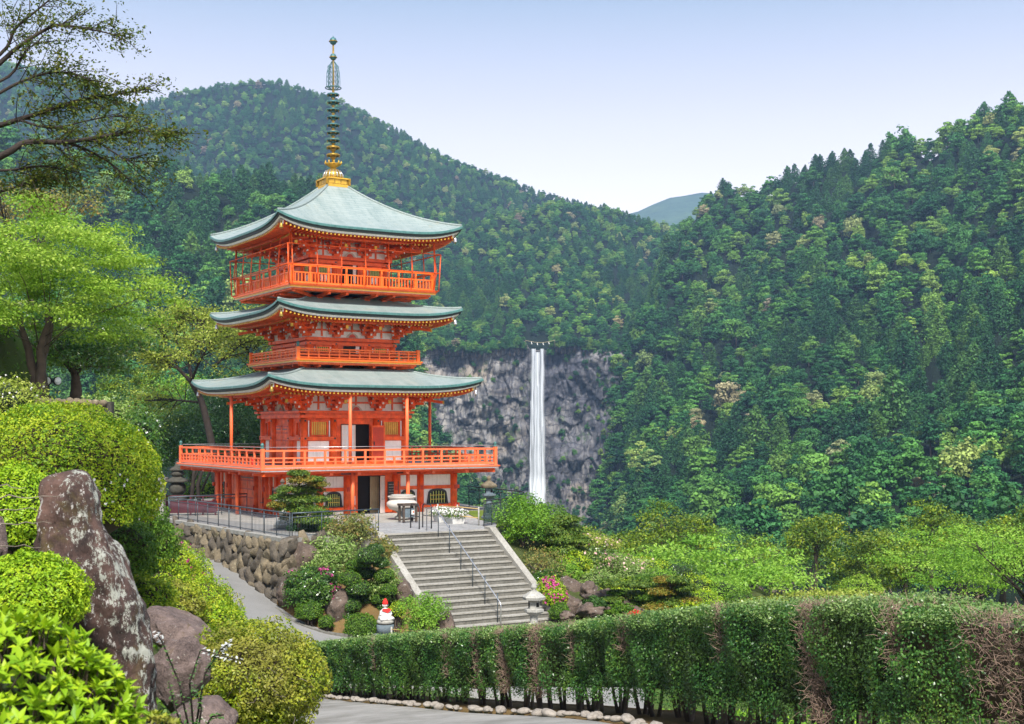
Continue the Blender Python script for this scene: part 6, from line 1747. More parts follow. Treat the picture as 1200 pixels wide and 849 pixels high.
while s < HLEN-.1:
    rr = random.Random(i*7); p, d = hedge_pt(s); q = MB(); pos = p+Vector((rr.uniform(-.1, .1), rr.uniform(-.1, .1), 0)); zg = gz(pos.x, pos.y)
    for b_ in range(rr.choice([2, 3, 3])):
        a = rr.uniform(0, 6.28); sp_x = rr.uniform(.08, .28)
        q.tube([(cos(a)*.03, sin(a)*.03, -.1), (cos(a)*sp_x*.5, sin(a)*sp_x*.5, .22), (cos(a)*sp_x, sin(a)*sp_x, .85)], [.040, .030, .018], 'bark' if rr.random() < .5 else 'bark_grey', 6)
    q.build('stem', HROOT, Matrix.Translation(Vector((pos.x, pos.y, zg))-Vector(HO))); s += rr.uniform(.36, .50); i += 1
# soil strip and edging stones
le = [hedge_pt(q)[0]+Vector((.65, .35, 0)) for q in np.linspace(6.6, HLEN-.2, 30)]; ri = [hedge_pt(q)[0]-Vector((.80, .42, 0)) for q in np.linspace(6.6, HLEN-.2, 30)]
strip('hedge_bed', [tuple(p) for p in ri], [tuple(p) for p in le], 'moss_soil', n=80, lift=.05, m=5)
EP = []
for j in range(4):
    V, F = rock_mesh(900+j, 2, .25, sharp=False); q = MB(); q.add([(v.x*.115, v.y*.105, v.z*.085) for v in V], F, 'pebble', True); o = q.build('edging_stone'); EP.append(o); COL.objects.unlink(o)
s = 5.4; i = 0
while s < HLEN-6:
    p, d = hedge_pt(s); rr = random.Random(i); nrm = Vector((d.y, -d.x, 0)); nrm = -nrm if nrm.x > 0 else nrm
    p = p+nrm*(.98+rr.uniform(-.12, .10)); o = EP[i % 4].copy(); COL.objects.link(o); sc_ = rr.choice([.45, .6, .75, .9, 1.15])*rr.uniform(.85, 1.15); sc_ *= .8; o.scale = (sc_*rr.uniform(1, 1.7), sc_, sc_*rr.uniform(.7, 1)); o.location = (p.x, p.y, gz(p.x, p.y)+.10); o.rotation_euler = (0, 0, rr.uniform(0, 6.28))
    tag(o, 'pale rounded edging stone in the row between the lower road and the hedge', 'stone', 'edging stones along the foot of the hedge'); s += .22*sc_+rr.uniform(.05, .14); i += 1
print('edging', i)

# ---- foreground left: boulders and azaleas
def boulder(name, label, c, r, mat, seed, sub=5, lump=.30, freq=1.1, rot=(0, 0, 0), group=None, sharp=True, cat='rock'):
    V, F = rock_mesh(seed, sub, lump, freq=freq, sharp=sharp); q = MB()
    q.add([(v.x*r[0]+.03*min(r)*mn.fractal(v*6, 1, 2, 4), v.y*r[1], v.z*r[2]+.03*min(r)*mn.fractal(v*5+Vector((5, 5, 5)), 1, 2, 4)) for v in V], F, mat, True)
    o = q.build(name); o.location = c; o.rotation_euler = rot; return tag(o, label, cat, group)
# tall standing stone, outline followed at its distance and given full depth
SD = 9.0
outline = [(553, 54, 96), (560, 49, 101), (575, 47, 106), (590, 46, 112), (610, 44, 120), (632, 44, 130), (657, 48, 146), (680, 54, 154), (705, 62, 163), (730, 76, 171), (768, 96, 180), (797, 108, 182), (821, 114, 180), (880, 120, 184)]
q = MB(); NS_ = 110; K = 80; vs = []
ys_ = [o_[0] for o_ in outline]
for i in range(NS_+1):
    py = 556+(880-556)*i/NS_; xl = np.interp(py, ys_, [o_[1] for o_ in outline]); xr = np.interp(py, ys_, [o_[2] for o_ in outline])
    if i == 0: xl, xr = 57, 92
    cxp = (xl+xr)/2; hw = (xr-xl)/2/FPX*SD; c = P(cxp, py, SD+.15)
    for k in range(K):
        a = 2*pi*k/K; x, y = cos(a), sin(a); sq_ = (abs(x)**3.2+abs(y)**3.2)**(-1/3.2)
        v = Vector((x*sq_*hw, y*sq_*hw*.78, 0)); pn = c+v
        w_ = .042*mn.fractal(pn*3.2, .8, 2, 7)+.03*mn.fractal(Vector((pn.x*9, pn.y*9, pn.z*3)), .8, 2, 5)-.035*max(0, mn.noise(Vector((pn.x*7+pn.z*1.5, pn.y*7, pn.z*1.1))))
        vs.append(pn+Vector((x, y, 0))*w_+Vector((0, 0, .03*mn.noise(pn*5)+(.028*math.sin(a*2+.8)+.02*x)*max(0, 1-i/7))))
fs = [(i*K+k, (i+1)*K+k, (i+1)*K+(k+1) % K, i*K+(k+1) % K) for i in range(NS_) for k in range(K)]
top_c = sum((Vector(v) for v in vs[:K]), Vector())/K+Vector((0, 0, .03)); vs.append(top_c); fs += [(len(vs)-1, k, (k+1) % K) for k in range(K)]
org = P(115, 880, SD+.15); q.add([Vector(v)-org for v in vs], fs, 'pillar_rock', True)
o = q.build('standing_stone'); o.location = org; tag(o, 'tall leaning brown standing stone blotched with grey lichen among the azaleas', 'rock')
md = o.modifiers.new('s', 'SUBSURF'); md.levels = 0; md.render_levels = 1
boulder('boulder', 'broad purplish-brown boulder right behind the tall standing stone', P(212, 740, 12.5), (.37, .40, .19), 'rock_purple', 31, rot=(.1, .35, .2))
boulder('boulder', 'brown boulder low between the standing stone and the big olive azalea', P(208, 795, 10.5), (.26, .28, .27), 'rock_purple', 35, rot=(.2, .1, .7))
boulder('boulder', 'rounded pale-topped boulder at the bottom edge of the picture', P(238, 845, 8.5), (.21, .22, .14), 'rock_purple', 33, sharp=False, lump=.18)
boulder('boulder', 'sliver of brown rock at the left edge, beside the lime green bushes', P(-6, 640, 9.5), (.10, .12, .24), 'rock_purple', 38)

bush('round_azalea', 'huge dome-clipped bright green azalea with tiny white flowers at the left edge', P(70, 570, 17), (1.33, 1.25, 1.10), .042, 62000, ['leaf_azalea'], lump=.035, thick=.13, seed=1, up=.35, lo=-.42, flowers=('petal_white', 420, .030, lambda Q: (Q[:, 2] < .2) & (Q[:, 0] > -.6)), core_mat='core_brown')
bush('round_azalea', 'yellow-green clipped azalea left of the standing stone, above the lower mound', P(20, 605, 12.2), (.42, .45, .48), .034, 14000, ['leaf_lime'], lump=.06, thick=.2, seed=2, up=.4)
bush('round_azalea', 'low grey-green azalea mound tucked beneath the huge round one', P(10, 578, 14.2), (.52, .4, .28), .030, 9000, ['leaf_box'], lump=.05, thick=.2, seed=21, up=.4)
bush('round_azalea', 'rounded lime azalea mound left of the foot of the standing stone', P(35, 700, 8.4), (.37, .36, .29), .026, 21000, ['leaf_lime'], lump=.07, thick=.2, seed=3, up=.45, core_mat='core_brown')
bush('round_azalea', 'large olive azalea with bare twigs showing, right of the boulders at the bottom', P(298, 797, 12), (.67, .66, .56), .032, 34000, ['leaf_azalea_olive'], lump=.10, thick=.30, seed=4, core_mat='core_brown', twigs=150, lo=-.9, up=.3, kcore=.80)
# big-leaved lime shrub close to the eye: tufts of long leaves
def tufted(name, label, c, r, n, leaf, seed, mats, cat='bush'):
    c = Vector(c); rg = np.random.default_rng(seed); root = thing(name, label, cat, c-Vector((0, 0, r[2])))
    o = np.array([0, 0, r[2]]); mb = MB(); blob_core(mb, o, r, 'core_dark', seed, .72)
    Pn, N = shell(n, o, r, .06, .26, seed, -.5, 3, rg); V = []; F = []; Rn = []; cnt = 0
    for p, nn_ in zip(Pn, N):
        ax = unit(nn_*.7+np.array([0, 0, .8])+rg.normal(0, .25, 3)); mb.tube([p-ax*leaf*1.2, p], [.0035, .002], 'bark', 3, cap=False)
        br = rg.random()*.45; m_ = rg.integers(6, 9); ph = rg.random()*6.28
        t = unit(np.cross(ax, rg.normal(0, 1, 3))); b_ = np.cross(ax, t)
        for j in range(m_):
            a = ph+2*pi*j/m_; out = t*cos(a)+b_*sin(a); tilt = rg.uniform(.3, 1.0); L_ = leaf*rg.uniform(.7, 1.2)
            d = unit(ax*(1.15-tilt)+out*tilt); sd_ = unit(np.cross(d, ax)); up_ = np.cross(sd_, d); wd = L_*.20
            p0 = p+d*L_*.04; p1 = p+d*L_*.45; p2 = p+d*L_-up_*L_*.10
            V += [p0, p1+sd_*wd+up_*wd*.4, p2, p1, p1-sd_*wd+up_*wd*.4]; F += [[cnt, cnt+1, cnt+2, cnt+3], [cnt, cnt+3, cnt+2, cnt+4]]; cnt += 5
            v = min(1, br+rg.random()*.55); Rn += [v, v]
    mb.build('branches', root); npmesh('foliage', np.array(V), np.array(F), mats, rnd=np.array(Rn), parent=root)
    return root
tufted('leafy_shrub', 'close, slightly blurred lime green shrub with long pointed leaves in the bottom left corner', P(10, 892, 3.3), (.33, .30, .36), 1500, .042, 5, ['leaf_lime'])
tufted('leafy_shrub', 'small yellow-green shrub dotted with white petals at the foot of the standing stone', P(165, 868, 4.6), (.14, .14, .09), 260, .028, 6, ['leaf_azalea_olive'])
# holly-like sprays with silvery leaf tops in front of the olive azalea
t = thing('mahonia', 'thin spray of dark stems with silvery leaves in front of the boulders', 'plant', P(232, 880, 7.5))
q = MB(); L = Leaves(); rr = random.Random(4); O = Vector(t.location)
for (pts, silver) in (([(225, 870), (210, 800), (190, 752), (183, 742)], 1), ([(228, 870), (222, 800), (235, 762), (285, 775)], 1), ([(228, 860), (240, 790), (258, 762), (272, 752)], 1), ([(222, 870), (205, 830), (198, 800)], 0), ([(230, 870), (236, 830), (228, 805)], 0), ([(222, 870), (200, 850), (185, 842)], 0), ([(232, 870), (248, 840), (262, 838)], 0)):
    W_ = [P(px, py, 7.5-.04*i)-O for i, (px, py) in enumerate(pts)]; q.tube(W_, [.007, .006, .005, .003][:len(W_)], 'bark_dark', 5)
    for i in range(len(W_)-1):
        for k in range(9):
            p = W_[i].lerp(W_[i+1], (k+.5)/9); sv = silver and i >= len(W_)-2
            for sd_ in (-1, 1):
                a = np.array(p+Vector((rr.uniform(-.01, .01), rr.uniform(-.02, .02), sd_*.012)))[None]; L.cloud(a, np.array([[0, -.5, 1.]]), .030, .42, .35, 1 if sv else 0)
q.build('stem', t); L.build('leaves', ['leaf_fern', 'leaf_silver'], t)
t = thing('twig_spray', 'bare pale twigs reaching over the lime azalea at the left edge', 'twigs', P(-30, 600, 8.6)); q = MB(); O = Vector(t.location)
for pts in ([(-30, 585), (20, 583), (75, 581)], [(-30, 600), (15, 590), (45, 597)], [(-30, 640), (20, 636), (48, 640)], [(-20, 615), (25, 607), (60, 612)], [(-30, 570), (10, 577), (30, 572)]): q.tube([P(px+mn.noise(Vector((k*3.1, py, 0)))*3, py+mn.noise(Vector((k*2.3, px, 2)))*7, 8.5)-O for k, (px, py) in enumerate([(pts[0][0]+(pts[-1][0]-pts[0][0])*u/8, pts[0][1]+(pts[-1][1]-pts[0][1])*u/8) for u in range(9)])], [.006-.0005*k for k in range(9)], 'bark_grey', 5)
q.build('stem', t)

# azalea bank between the standing stone and the path
for i, (px, py, D, r, lab) in enumerate((
    (150, 603, 21, (.62, .6, .50), 'azalea mound tucked right under the huge round azalea, nearest the eye'),
    (172, 628, 24, (.60, .6, .48), 'azalea mound on the bank just above the sloping path, left of the stone wall'),
    (140, 640, 18.5, (.55, .5, .50), 'azalea mound close behind the right shoulder of the standing stone'),
    (158, 625, 30, (.75, .8, .6), 'azalea mound peeping out beneath the right edge of the huge round azalea'),
    (215, 668, 28, (.60, .8, .62), 'azalea mound high on the bank right beside the start of the sloping path'),
    (245, 712, 26, (.62, .8, .60), 'azalea mound halfway down the bank along the sloping path'),
    (262, 735, 25, (.50, .8, .55), 'lowest azalea mound of the bank, right behind the olive azalea'),
    (185, 690, 24, (.7, .8, .65), 'azalea mound in the middle of the bank, behind the rust-tinged one'),
    (196, 662, 26, (.62, .7, .62), 'azalea mound with pink flowers just right of the huge round azalea'),
    (175, 640, 27.5, (.5, .6, .5), 'azalea mound with a few pink blooms right behind the tip of the standing stone'),
    (232, 700, 25, (.62, .8, .55), 'yellow-green azalea mound at the edge of the sloping path'),
    (203, 705, 21, (.55, .5, .42), 'rust-tinged low azalea mound above the purplish boulder'),
    (250, 728, 22, (.45, .6, .42), 'low yellow-green azalea between the path and the purplish boulder'),
    (168, 700, 19, (.5, .5, .45), 'azalea mound hard against the right flank of the standing stone'))):
    bush('azalea_mound', lab, P(px, py+8, D), r, .048, 9000, ['leaf_box' if i < 3 else 'leaf_azalea_olive' if i in (11, 5) else 'leaf_azalea'], lump=.16, thick=.25, seed=40+i, up=.45, lo=-.6, core_mat='core_brown',
         flowers=('petal_pink', 260, .06, patch(i+3, 2.2, .22)) if i in (8, 9) else None)
# ---- plants left of the stairs
def GB(px, py, D): return P(px, py, D)
bush('flowering_azalea', 'magenta-flowering azalea at the foot of the stone wall corner', P(366, 692, 50.3), (1.15, .9, .95), .10, 7000, ['leaf_camellia'], lump=.14, seed=60, flowers=('petal_pink', 900, .08, lambda Q: np.array([(mn.noise(Vector(p)*1.3+Vector((4, 4, 1))) > .30) for p in Q])))
bush('clipped_ball', 'small clipped green ball at the foot of the magenta azalea, nearest the wall', P(362, 717, 49.6), (.52, .5, .42), .06, 3500, ['leaf_box'], lump=.04, thick=.15, seed=61, group=None)
bush('clipped_ball', 'tiny clipped ball by the kerb, below the brown rock', P(382.5, 730, 49.2), (.30, .3, .28), .05, 2200, ['leaf_box'], lump=.04, thick=.15, seed=62)
bush('clipped_ball', 'big bright clipped dome left of the white statue', P(424, 737, 48.9), (.68, .65, .58), .055, 7500, ['leaf_box'], lump=.03, thick=.12, seed=63, lo=-.4)
bush('clipped_ball', 'dark round clipped ball inside the iron railing beside the trained pine', P(385, 619, 55.3), (.42, .42, .42), .06, 3500, ['leaf_box'], lump=.04, thick=.15, seed=64)
bush('low_shrub', 'low dark shrub under the trained pine behind the railing', P(357, 618, 56.2), (.8, .6, .45), .08, 3500, ['leaf_dark'], lump=.12, seed=65)
for i, (px, py, D, r, lab, mt) in enumerate((
    (414, 622, 53.6, (1.0, .9, .75), 'airy pale shrub with rust-tinted tips at the head of the stairs, left side', 'leaf_flush'),
    (392, 650, 52.4, (1.25, .9, .80), 'wide pale grey-green shrub covering the bank below the railing', 'leaf_variegated'),
    (380, 668, 51.6, (.8, .8, .6), 'pale grey-green shrub just above the magenta azalea', 'leaf_variegated'),
    (452, 690, 50.6, (.7, .6, .8), 'pale shrub against the left cheek of the stairs behind the statue', 'leaf_variegated'),
    (448, 648, 53.0, (.6, .6, .6), 'small pale shrub squeezed between the cloud-pruned tree and the stairs', 'leaf_flush'))):
    bush('loose_shrub', lab, P(px, py, D), r, .10, 4200, [mt], lump=.28, thick=.6, seed=70+i, kcore=.6, jit=1.0, twigs=24, core_mat='core_brown')
# cloud-pruned tree: many clipped pads on one stem
root = thing('cloud_pruned_tree', 'dark green cloud-pruned tree of stacked rounded pads left of the stairs', 'tree', P(427, 738, 50.4)); O = Vector(root.location)
pads = [(432, 652, .52), (416, 664, .40), (446, 660, .34), (410, 679, .46), (430, 672, .42), (450, 675, .42), (420, 690, .50), (440, 688, .44), (408, 697, .36), (455, 692, .36), (428, 702, .44), (446, 702, .40), (412, 710, .40), (432, 716, .44), (450, 712, .34), (412, 725, .36), (446, 724, .36), (425, 660, .35), (440, 645, .36)]
q = MB(); q.tube([(0, .1, -.3), (.1, .1, .9), (0, .1, 1.8), (.2, .1, 2.7)], [.13, .11, .08, .04], 'bark', 7)
for i, (px, py, r) in enumerate(pads):
    c = P(px, py, 50.4+(-.45 if i % 3 == 0 else .25 if i % 3 == 1 else -.1))-O; L = Leaves(); Pn, N = shell(1500, c, (r, r, r*.72), .05, .15, i, -.6); L.cloud(Pn, N, .06, .5, .6, up=.3); 
    q.tube([(0.05, .1, c.z-.25), (c.x*.5, c.y*.5, c.z-.2), c], [.04, .03, .02], 'bark', 5); b_ = MB(); blob_core(b_, c, (r, r, r*.72), 'core_dark', i, .85, 2)
    fo = L.build('foliage_pad', ['leaf_box' if i % 2 else 'leaf_camellia'], root); b_.build('pad_core', fo)
q.build('trunk', root)
tree('round_shrub_tree', 'bright leafy round tree at the foot of the stairs, behind the hedge', P(497, 752, 47.6), 2.0, crown_blobs(.82, .72, 1.05, 34, .36, 5, flat=.8, under=.9), .085, 3.0, ['leaf_maple'], .10, fork=.35, seed=12, thick=.5)
bush('small_shrub', 'small yellow-green shrub between the statue and the leafy round tree', P(466, 716, 49.2), (.34, .3, .38), .06, 1500, ['leaf_azalea'], seed=81)
boulder('garden_rock', 'mossy brown rock between the cloud-pruned tree and the magenta azalea', P(398, 712, 50.0), (.55, .5, .72), 'rock_garden', 51, sub=4)
boulder('garden_rock', 'upright reddish rock at the left foot of the stairs', P(521, 738, 47.8), (.50, .4, .62), 'rock_garden', 52, sub=4)
boulder('garden_rock', 'dark rock against the left cheek of the stairs, above the round tree', P(473, 694, 50.6), (.45, .4, .55), 'rock_garden', 53, sub=4)
boulder('garden_rock', 'big dark rock at the foot of the stone wall corner', P(340, 690, 51.0), (.62, .5, .75), 'rock_garden', 54, sub=4)
boulder('garden_rock', 'dark rock piled just right of the wall corner below the railing', P(356, 655, 52.2), (.7, .5, .7), 'rock_garden', 55, sub=4)
bush('ground_shrub', 'dark green ground shrub at the foot of the cloud-pruned tree', P(405, 722, 50.1), (.6, .5, .4), .07, 2200, ['leaf_camellia'], seed=83, lump=.2)

# trained pine at the terrace corner
def pads_tree(name, label, base, trunk, pads, mats, leaf, D, r_t=.12, needle=True, group=None, per=900, flat=.32, pad_lab=None):
    root = thing(name, label, 'tree', base, 0, group); O = Vector(base); q = MB(); tp = [P(px, py, D)-O for px, py in trunk]; n = len(tp)
    q.tube(tp, [r_t*(1-.75*i/(n-1)) for i in range(n)], 'bark', 7); rr = random.Random(int(O.x*10))
    for i, (px, py, r) in enumerate(pads):
        c = P(px, py, D+rr.uniform(-.6, .6)*min(1.2, r*1.5))-O; near_ = min(tp, key=lambda t_: (t_-c).length+abs(t_.z-c.z+.2))
        q.tube([near_, near_.lerp(c, .5)+Vector((0, 0, -.05)), c], [r_t*.4, r_t*.25, r_t*.1], 'bark', 5)
        L = Leaves(); Pn, N = shell(int(per*(1+r)), c, (r, r, r*flat), .18, .55, i+int(px), -.35, 3); L.cloud(Pn, N, leaf, .30, .75, up=.9)
        Pn, N = shell(int(per*.5*(1+r)), c, (r*.9, r*.9, r*flat*.8), .1, .9, i+int(px)+9, -.9, 3); L.cloud(Pn, N, leaf, .4, .9, up=.2)
        m_ = mats[i % len(mats)]; L.build('foliage_pad', [m_], root)
    q.build('trunk', root); return root
pads_tree('trained_pine', 'trained garden pine with rusty pads behind the railing at the terrace corner', P(352, 626, 55.8), [(352, 628), (350, 610), (356, 590), (350, 572), (352, 556)],
          [(350, 555, .50), (352, 563, .62), (368, 562, .45), (340, 574, .60), (362, 575, .72), (372, 568, .5), (330, 583, .55), (350, 586, .85), (368, 585, .70), (325, 592, .45), (340, 596, .75), (362, 598, .85), (378, 602, .50), (345, 607, .65), (366, 610, .75)],
          ['needle_pine', 'needle_pine_rust', 'needle_pine', 'needle_pine'], .12, 55.8, r_t=.13, per=700, flat=.38)

# ---- right of the stairs
tree('round_tree', 'dense bright green rounded shrub tree right beside the top of the stairs', P(612, 660, 57.5), 3.0, crown_blobs(1.2, 1.15, 1.75, 40, .50, 8, flat=.8, under=.75)+[(.1, 0, 2.75, .6, .45), (-.2, .2, 2.5, .6, .4)], .10, 3.0, ['leaf_fresh'], .14, fork=.35, seed=14, thick=.45, flat=.8)
tree('dome_tree', 'dark dome-topped clipped tree behind the bright rounded shrub tree', P(642, 668, 62), 3.5, [(-.1, 0, 2.75, 1.05, .48), (-.55, .2, 2.45, .8, .4), (.55, 0, 2.35, .9, .42), (0, -.2, 2.6, 1.0, .5)], .10, 3.4, ['leaf_box'], .13, seed=15, thick=.3)
pads_tree('layered_pine', 'tall layered pine with broad flat pads right of the stairs', P(664, 690, 58.5), [(664, 694), (668, 670), (655, 650), (652, 630), (650, 615)],
          [(650, 612, .75), (665, 609, .6), (640, 622, .8), (664, 622, .9), (650, 632, .9), (676, 634, .7), (652, 645, .95), (672, 650, 1.0), (690, 656, .9), (655, 660, .9), (680, 666, 1.1), (700, 668, .8), (660, 675, .9), (690, 676, .9)],
          ['needle_pine'], .15, 58.5, r_t=.16, per=1100, flat=.36)
bush('loose_shrub', 'grey twiggy shrub against the right cheek of the stairs', P(632, 668, 55.5), (1.2, .9, .95), .09, 3800, ['leaf_flush'], lump=.3, thick=.8, seed=91, kcore=.55, twigs=70, jit=1.0, core_mat='core_brown')
bush('flowering_azalea', 'bright magenta azalea beside the lower right of the stairs', P(645, 692, 53.3), (.62, .6, .55), .08, 2600, ['leaf_azalea'], seed=92, lump=.15, flowers=('petal_pink', 260, .085, patch(2, 1.6, .05)))
bush('clipped_ball', 'bright green clipped ball dotted pink below the magenta azalea', P(650, 701, 52.6), (.52, .5, .45), .06, 3800, ['leaf_lime'], lump=.05, thick=.18, seed=93, flowers=('petal_pink', 60, .09, None))
bush('clipped_ball', 'round clipped ball at the right foot of the stairs beside the lantern', P(655.5, 718, 51.8), (.42, .42, .40), .055, 3800, ['leaf_box'], lump=.03, thick=.14, seed=94)
tree('loose_bush_tree', 'pale pink-flowering shrub tree above the rock garden', P(716, 700, 58), 2.6, crown_blobs(1.7, .55, 1.35, 24, .5, 22, flat=.6), .10, 1.9, ['leaf_variegated'], .09, seed=18, thick=.7, flowers=('petal_pale', .45, .12))
tree('loose_bush_tree', 'shrub tree with pale pink azalea blooms behind the layered pine', P(690, 690, 61), 3.2, crown_blobs(1.5, .6, 2.1, 20, .5, 25, flat=.6), .11, 1.9, ['leaf_yellowgreen'], .09, seed=19, thick=.7, flowers=('petal_pale', .22, .14))
bush('loose_shrub', 'silvery green loose shrub right of the pale pink blooms', P(738, 678, 57), (1.1, .8, .75), .09, 3600, ['leaf_variegated'], lump=.3, thick=.7, seed=95, kcore=.6, jit=1)
for i, (px, py, D, r, lab) in enumerate(((668, 690, 54.6, (.58, .5, .52), 'tall brown rock under the layered pine in the rock garden'), (688, 694, 54.2, (.4, .4, .38), 'rock in the middle of the rock garden under the layered pine'), (671, 710, 52.7, (.5, .4, .38), 'pale grey rock just above the blue bucket'), (706, 700, 53.3, (.95, .6, .35), 'long flat rock at the centre of the rock garden'), (722, 711, 52.4, (.8, .5, .32), 'flat rock beneath the low cloud-pruned pine'), (690, 716, 51.8, (.6, .5, .30), 'low rock at the foot of the rock garden behind the bamboo barrier'), (745, 720, 51.5, (.9, .5, .3), 'low flat rock beside the scarlet azalea'), (664, 722, 51.2, (.28, .3, .24), 'small rock beside the clipped ball at the right foot of the stairs'))):
    boulder('garden_rock', lab, P(px, py, D), r, 'rock_garden', 60+i, sub=4, lump=.5, freq=1.6)
pads_tree('low_pine', 'low cloud-pruned garden pine with flat pads behind the hedge, left one of the pair', P(750, 722, 52.5), [(750, 726), (752, 708), (758, 690), (755, 682)],
          [(716, 684, .62), (722, 695, .42), (718, 703, .5), (756, 678, .55), (748, 685, .6), (768, 690, .55), (742, 697, .6), (762, 700, .7), (775, 705, .5), (745, 708, .7), (768, 713, .7), (735, 715, .6)], ['needle_pine', 'leaf_box'], .11, 52.5, r_t=.10, per=850, flat=.34)
pads_tree('low_pine', 'rusty-tipped low garden pine with flat pads behind the hedge, right one of the pair', P(785, 720, 51.5), [(785, 726), (783, 708), (786, 692), (785, 682)],
          [(780, 680, .55), (795, 680, .5), (788, 688, .65), (805, 689, .5), (775, 694, .55), (795, 698, .7), (808, 704, .5), (785, 706, .7), (770, 712, .6), (800, 714, .6)], ['needle_pine_rust', 'needle_pine'], .11, 51.5, r_t=.10, per=850, flat=.34)
bush('scarlet_azalea', 'small scarlet azalea peeping over the hedge', P(746, 723, 50.4), (.30, .3, .2), .07, 1200, ['leaf_box'], seed=97, flowers=('petal_red', 700, .09, None))
for i, (px, py, D, r, lab, mt) in enumerate(((825, 706, 53, (.75, .7, .5), 'yellow-green clipped mound right of the rusty low pine', 'leaf_lime'), (848, 712, 50, (.7, .7, .32), 'flat lime mound just over the hedge near the low pines', 'leaf_lime'), (868, 706, 48, (.62, .6, .38), 'smooth grey-green clipped dome just over the hedge', 'leaf_box'))):
    bush('clipped_mound', lab, P(px, py, D), r, .06, 4200, [mt], lump=.04, thick=.15, seed=100+i)
fill = [(672, 664, 57, (.9, .8, .6), 'leaf_azalea'), (700, 660, 60, (1.2, .9, .8), 'leaf_camellia'), (725, 664, 62, (1.3, .9, .8), 'leaf_maple'), (757, 668, 60, (1.1, .8, .6), 'leaf_azalea'), (640, 680, 55, (.7, .6, .5), 'leaf_camellia'), (660, 672, 56, (.8, .6, .5), 'leaf_maple'),
        (700, 682, 56, (.9, .7, .5), 'leaf_variegated'), (735, 692, 55, (.9, .7, .5), 'leaf_azalea'), (765, 680, 58, (1.2, .8, .6), 'leaf_maple'), (790, 672, 60, (1.3, .9, .6), 'leaf_camellia'), (815, 690, 56, (1.1, .8, .6), 'leaf_azalea'), (728, 716, 51.2, (.5, .4, .28), 'leaf_box'), (700, 709, 52, (.5, .4, .3), 'leaf_fern'), (810, 715, 51, (.8, .6, .3), 'leaf_azalea'), (845, 694, 56, (1.1, .8, .6), 'leaf_maple')]
names_ = ['first', 'second', 'third', 'fourth', 'fifth', 'sixth', 'seventh', 'eighth', 'ninth', 'tenth', 'eleventh', 'twelfth', 'thirteenth', 'fourteenth', 'fifteenth']; od_ = sorted(range(len(fill)), key=lambda i: fill[i][0])
for i, (px, py, D, r, mt) in enumerate(fill):
    kind_ = {'leaf_azalea': 'yellow-green azalea', 'leaf_camellia': 'dark glossy shrub', 'leaf_maple': 'soft light green shrub', 'leaf_variegated': 'pale variegated shrub', 'leaf_box': 'clipped green shrub', 'leaf_fern': 'ferny green shrub'}[mt]
    bush('garden_shrub', '%s in the planting right of the stairs, %s from the left' % (kind_, names_[od_.index(i)]), P(px, py, D), r, .085, 3600, [mt], lump=.22, thick=.4, seed=150+i, jit=.9, up=.4, group='shrubs in the planting right of the stairs')
# light ground shrubs along the top of the hedge
for i, (px, py, D, w_) in enumerate(((905, 708, 24, .7), (945, 700, 23, .8), (985, 700, 22, .7), (1015, 703, 21, .5))):
    bush('pale_groundcover', ('pale yellow flowering shrub just over the hedge, %s' % ('leftmost of four', 'second of four from the left', 'third of four from the left', 'rightmost of four')[i]), P(px, py+8, D), (w_, .5, .22), .05, 3600, ['leaf_yellowgreen'], lump=.3, thick=.5, seed=110+i, jit=1.0, group='pale shrubs over the hedge')

# ---- trees behind the hedge, right
def gtree(px, py_base, D): 
    p = P(px, py_base, D); return Vector((p.x, p.y, p.z))
maple = [(838, 735, 66, 4.6, 1.95, 2.7, 84, 'broad light green maple filling the middle distance right of the rock garden'),
         (768, 728, 74, 2.4, 1.3, 3.1, 26, 'light green maple behind the low garden pines'),
         (905, 725, 80, 2.8, 1.5, 3.0, 34, 'light green maple between the broad maple and the dark cypresses'),
         (1135, 745, 40, 2.7, 1.4, 2.15, 70, 'bright spreading maple at the right, its dark limbs showing'),
         (1215, 760, 36, 2.2, 1.1, 2.5, 40, 'light green maple cut by the right edge of the picture'),
         (1010, 735, 60, 1.6, .8, 1.4, 16, 'small light green maple between two cypresses over the hedge')]
for i, (px, pb, D, rx, rz, cz, n, lab) in enumerate(maple):
    br = rx*.26; b_ = crown_blobs(rx, rz, cz, n, br, 200+i, flat=.34, inner=.35, under=.5)
    tree('maple_tree', lab, gtree(px, pb, D), cz+rz, b_, .0030*D if D > 55 else .085, 1.15 if D > 55 else .95, ['leaf_maple'], .15+.02*rx, bark='bark_dark' if i in (3, 4) else 'bark_grey', fork=.42, seed=210+i, thick=.95, up=.9, stems=3 if i in (0, 3) else 1)
bush('round_shrub', 'vivid green round shrub between the pale shrubs and the right-hand maple', P(1008, 694, 34), (.62, .6, .42), .06, 3500, ['leaf_maple_bright'], seed=120, lump=.2, thick=.4)
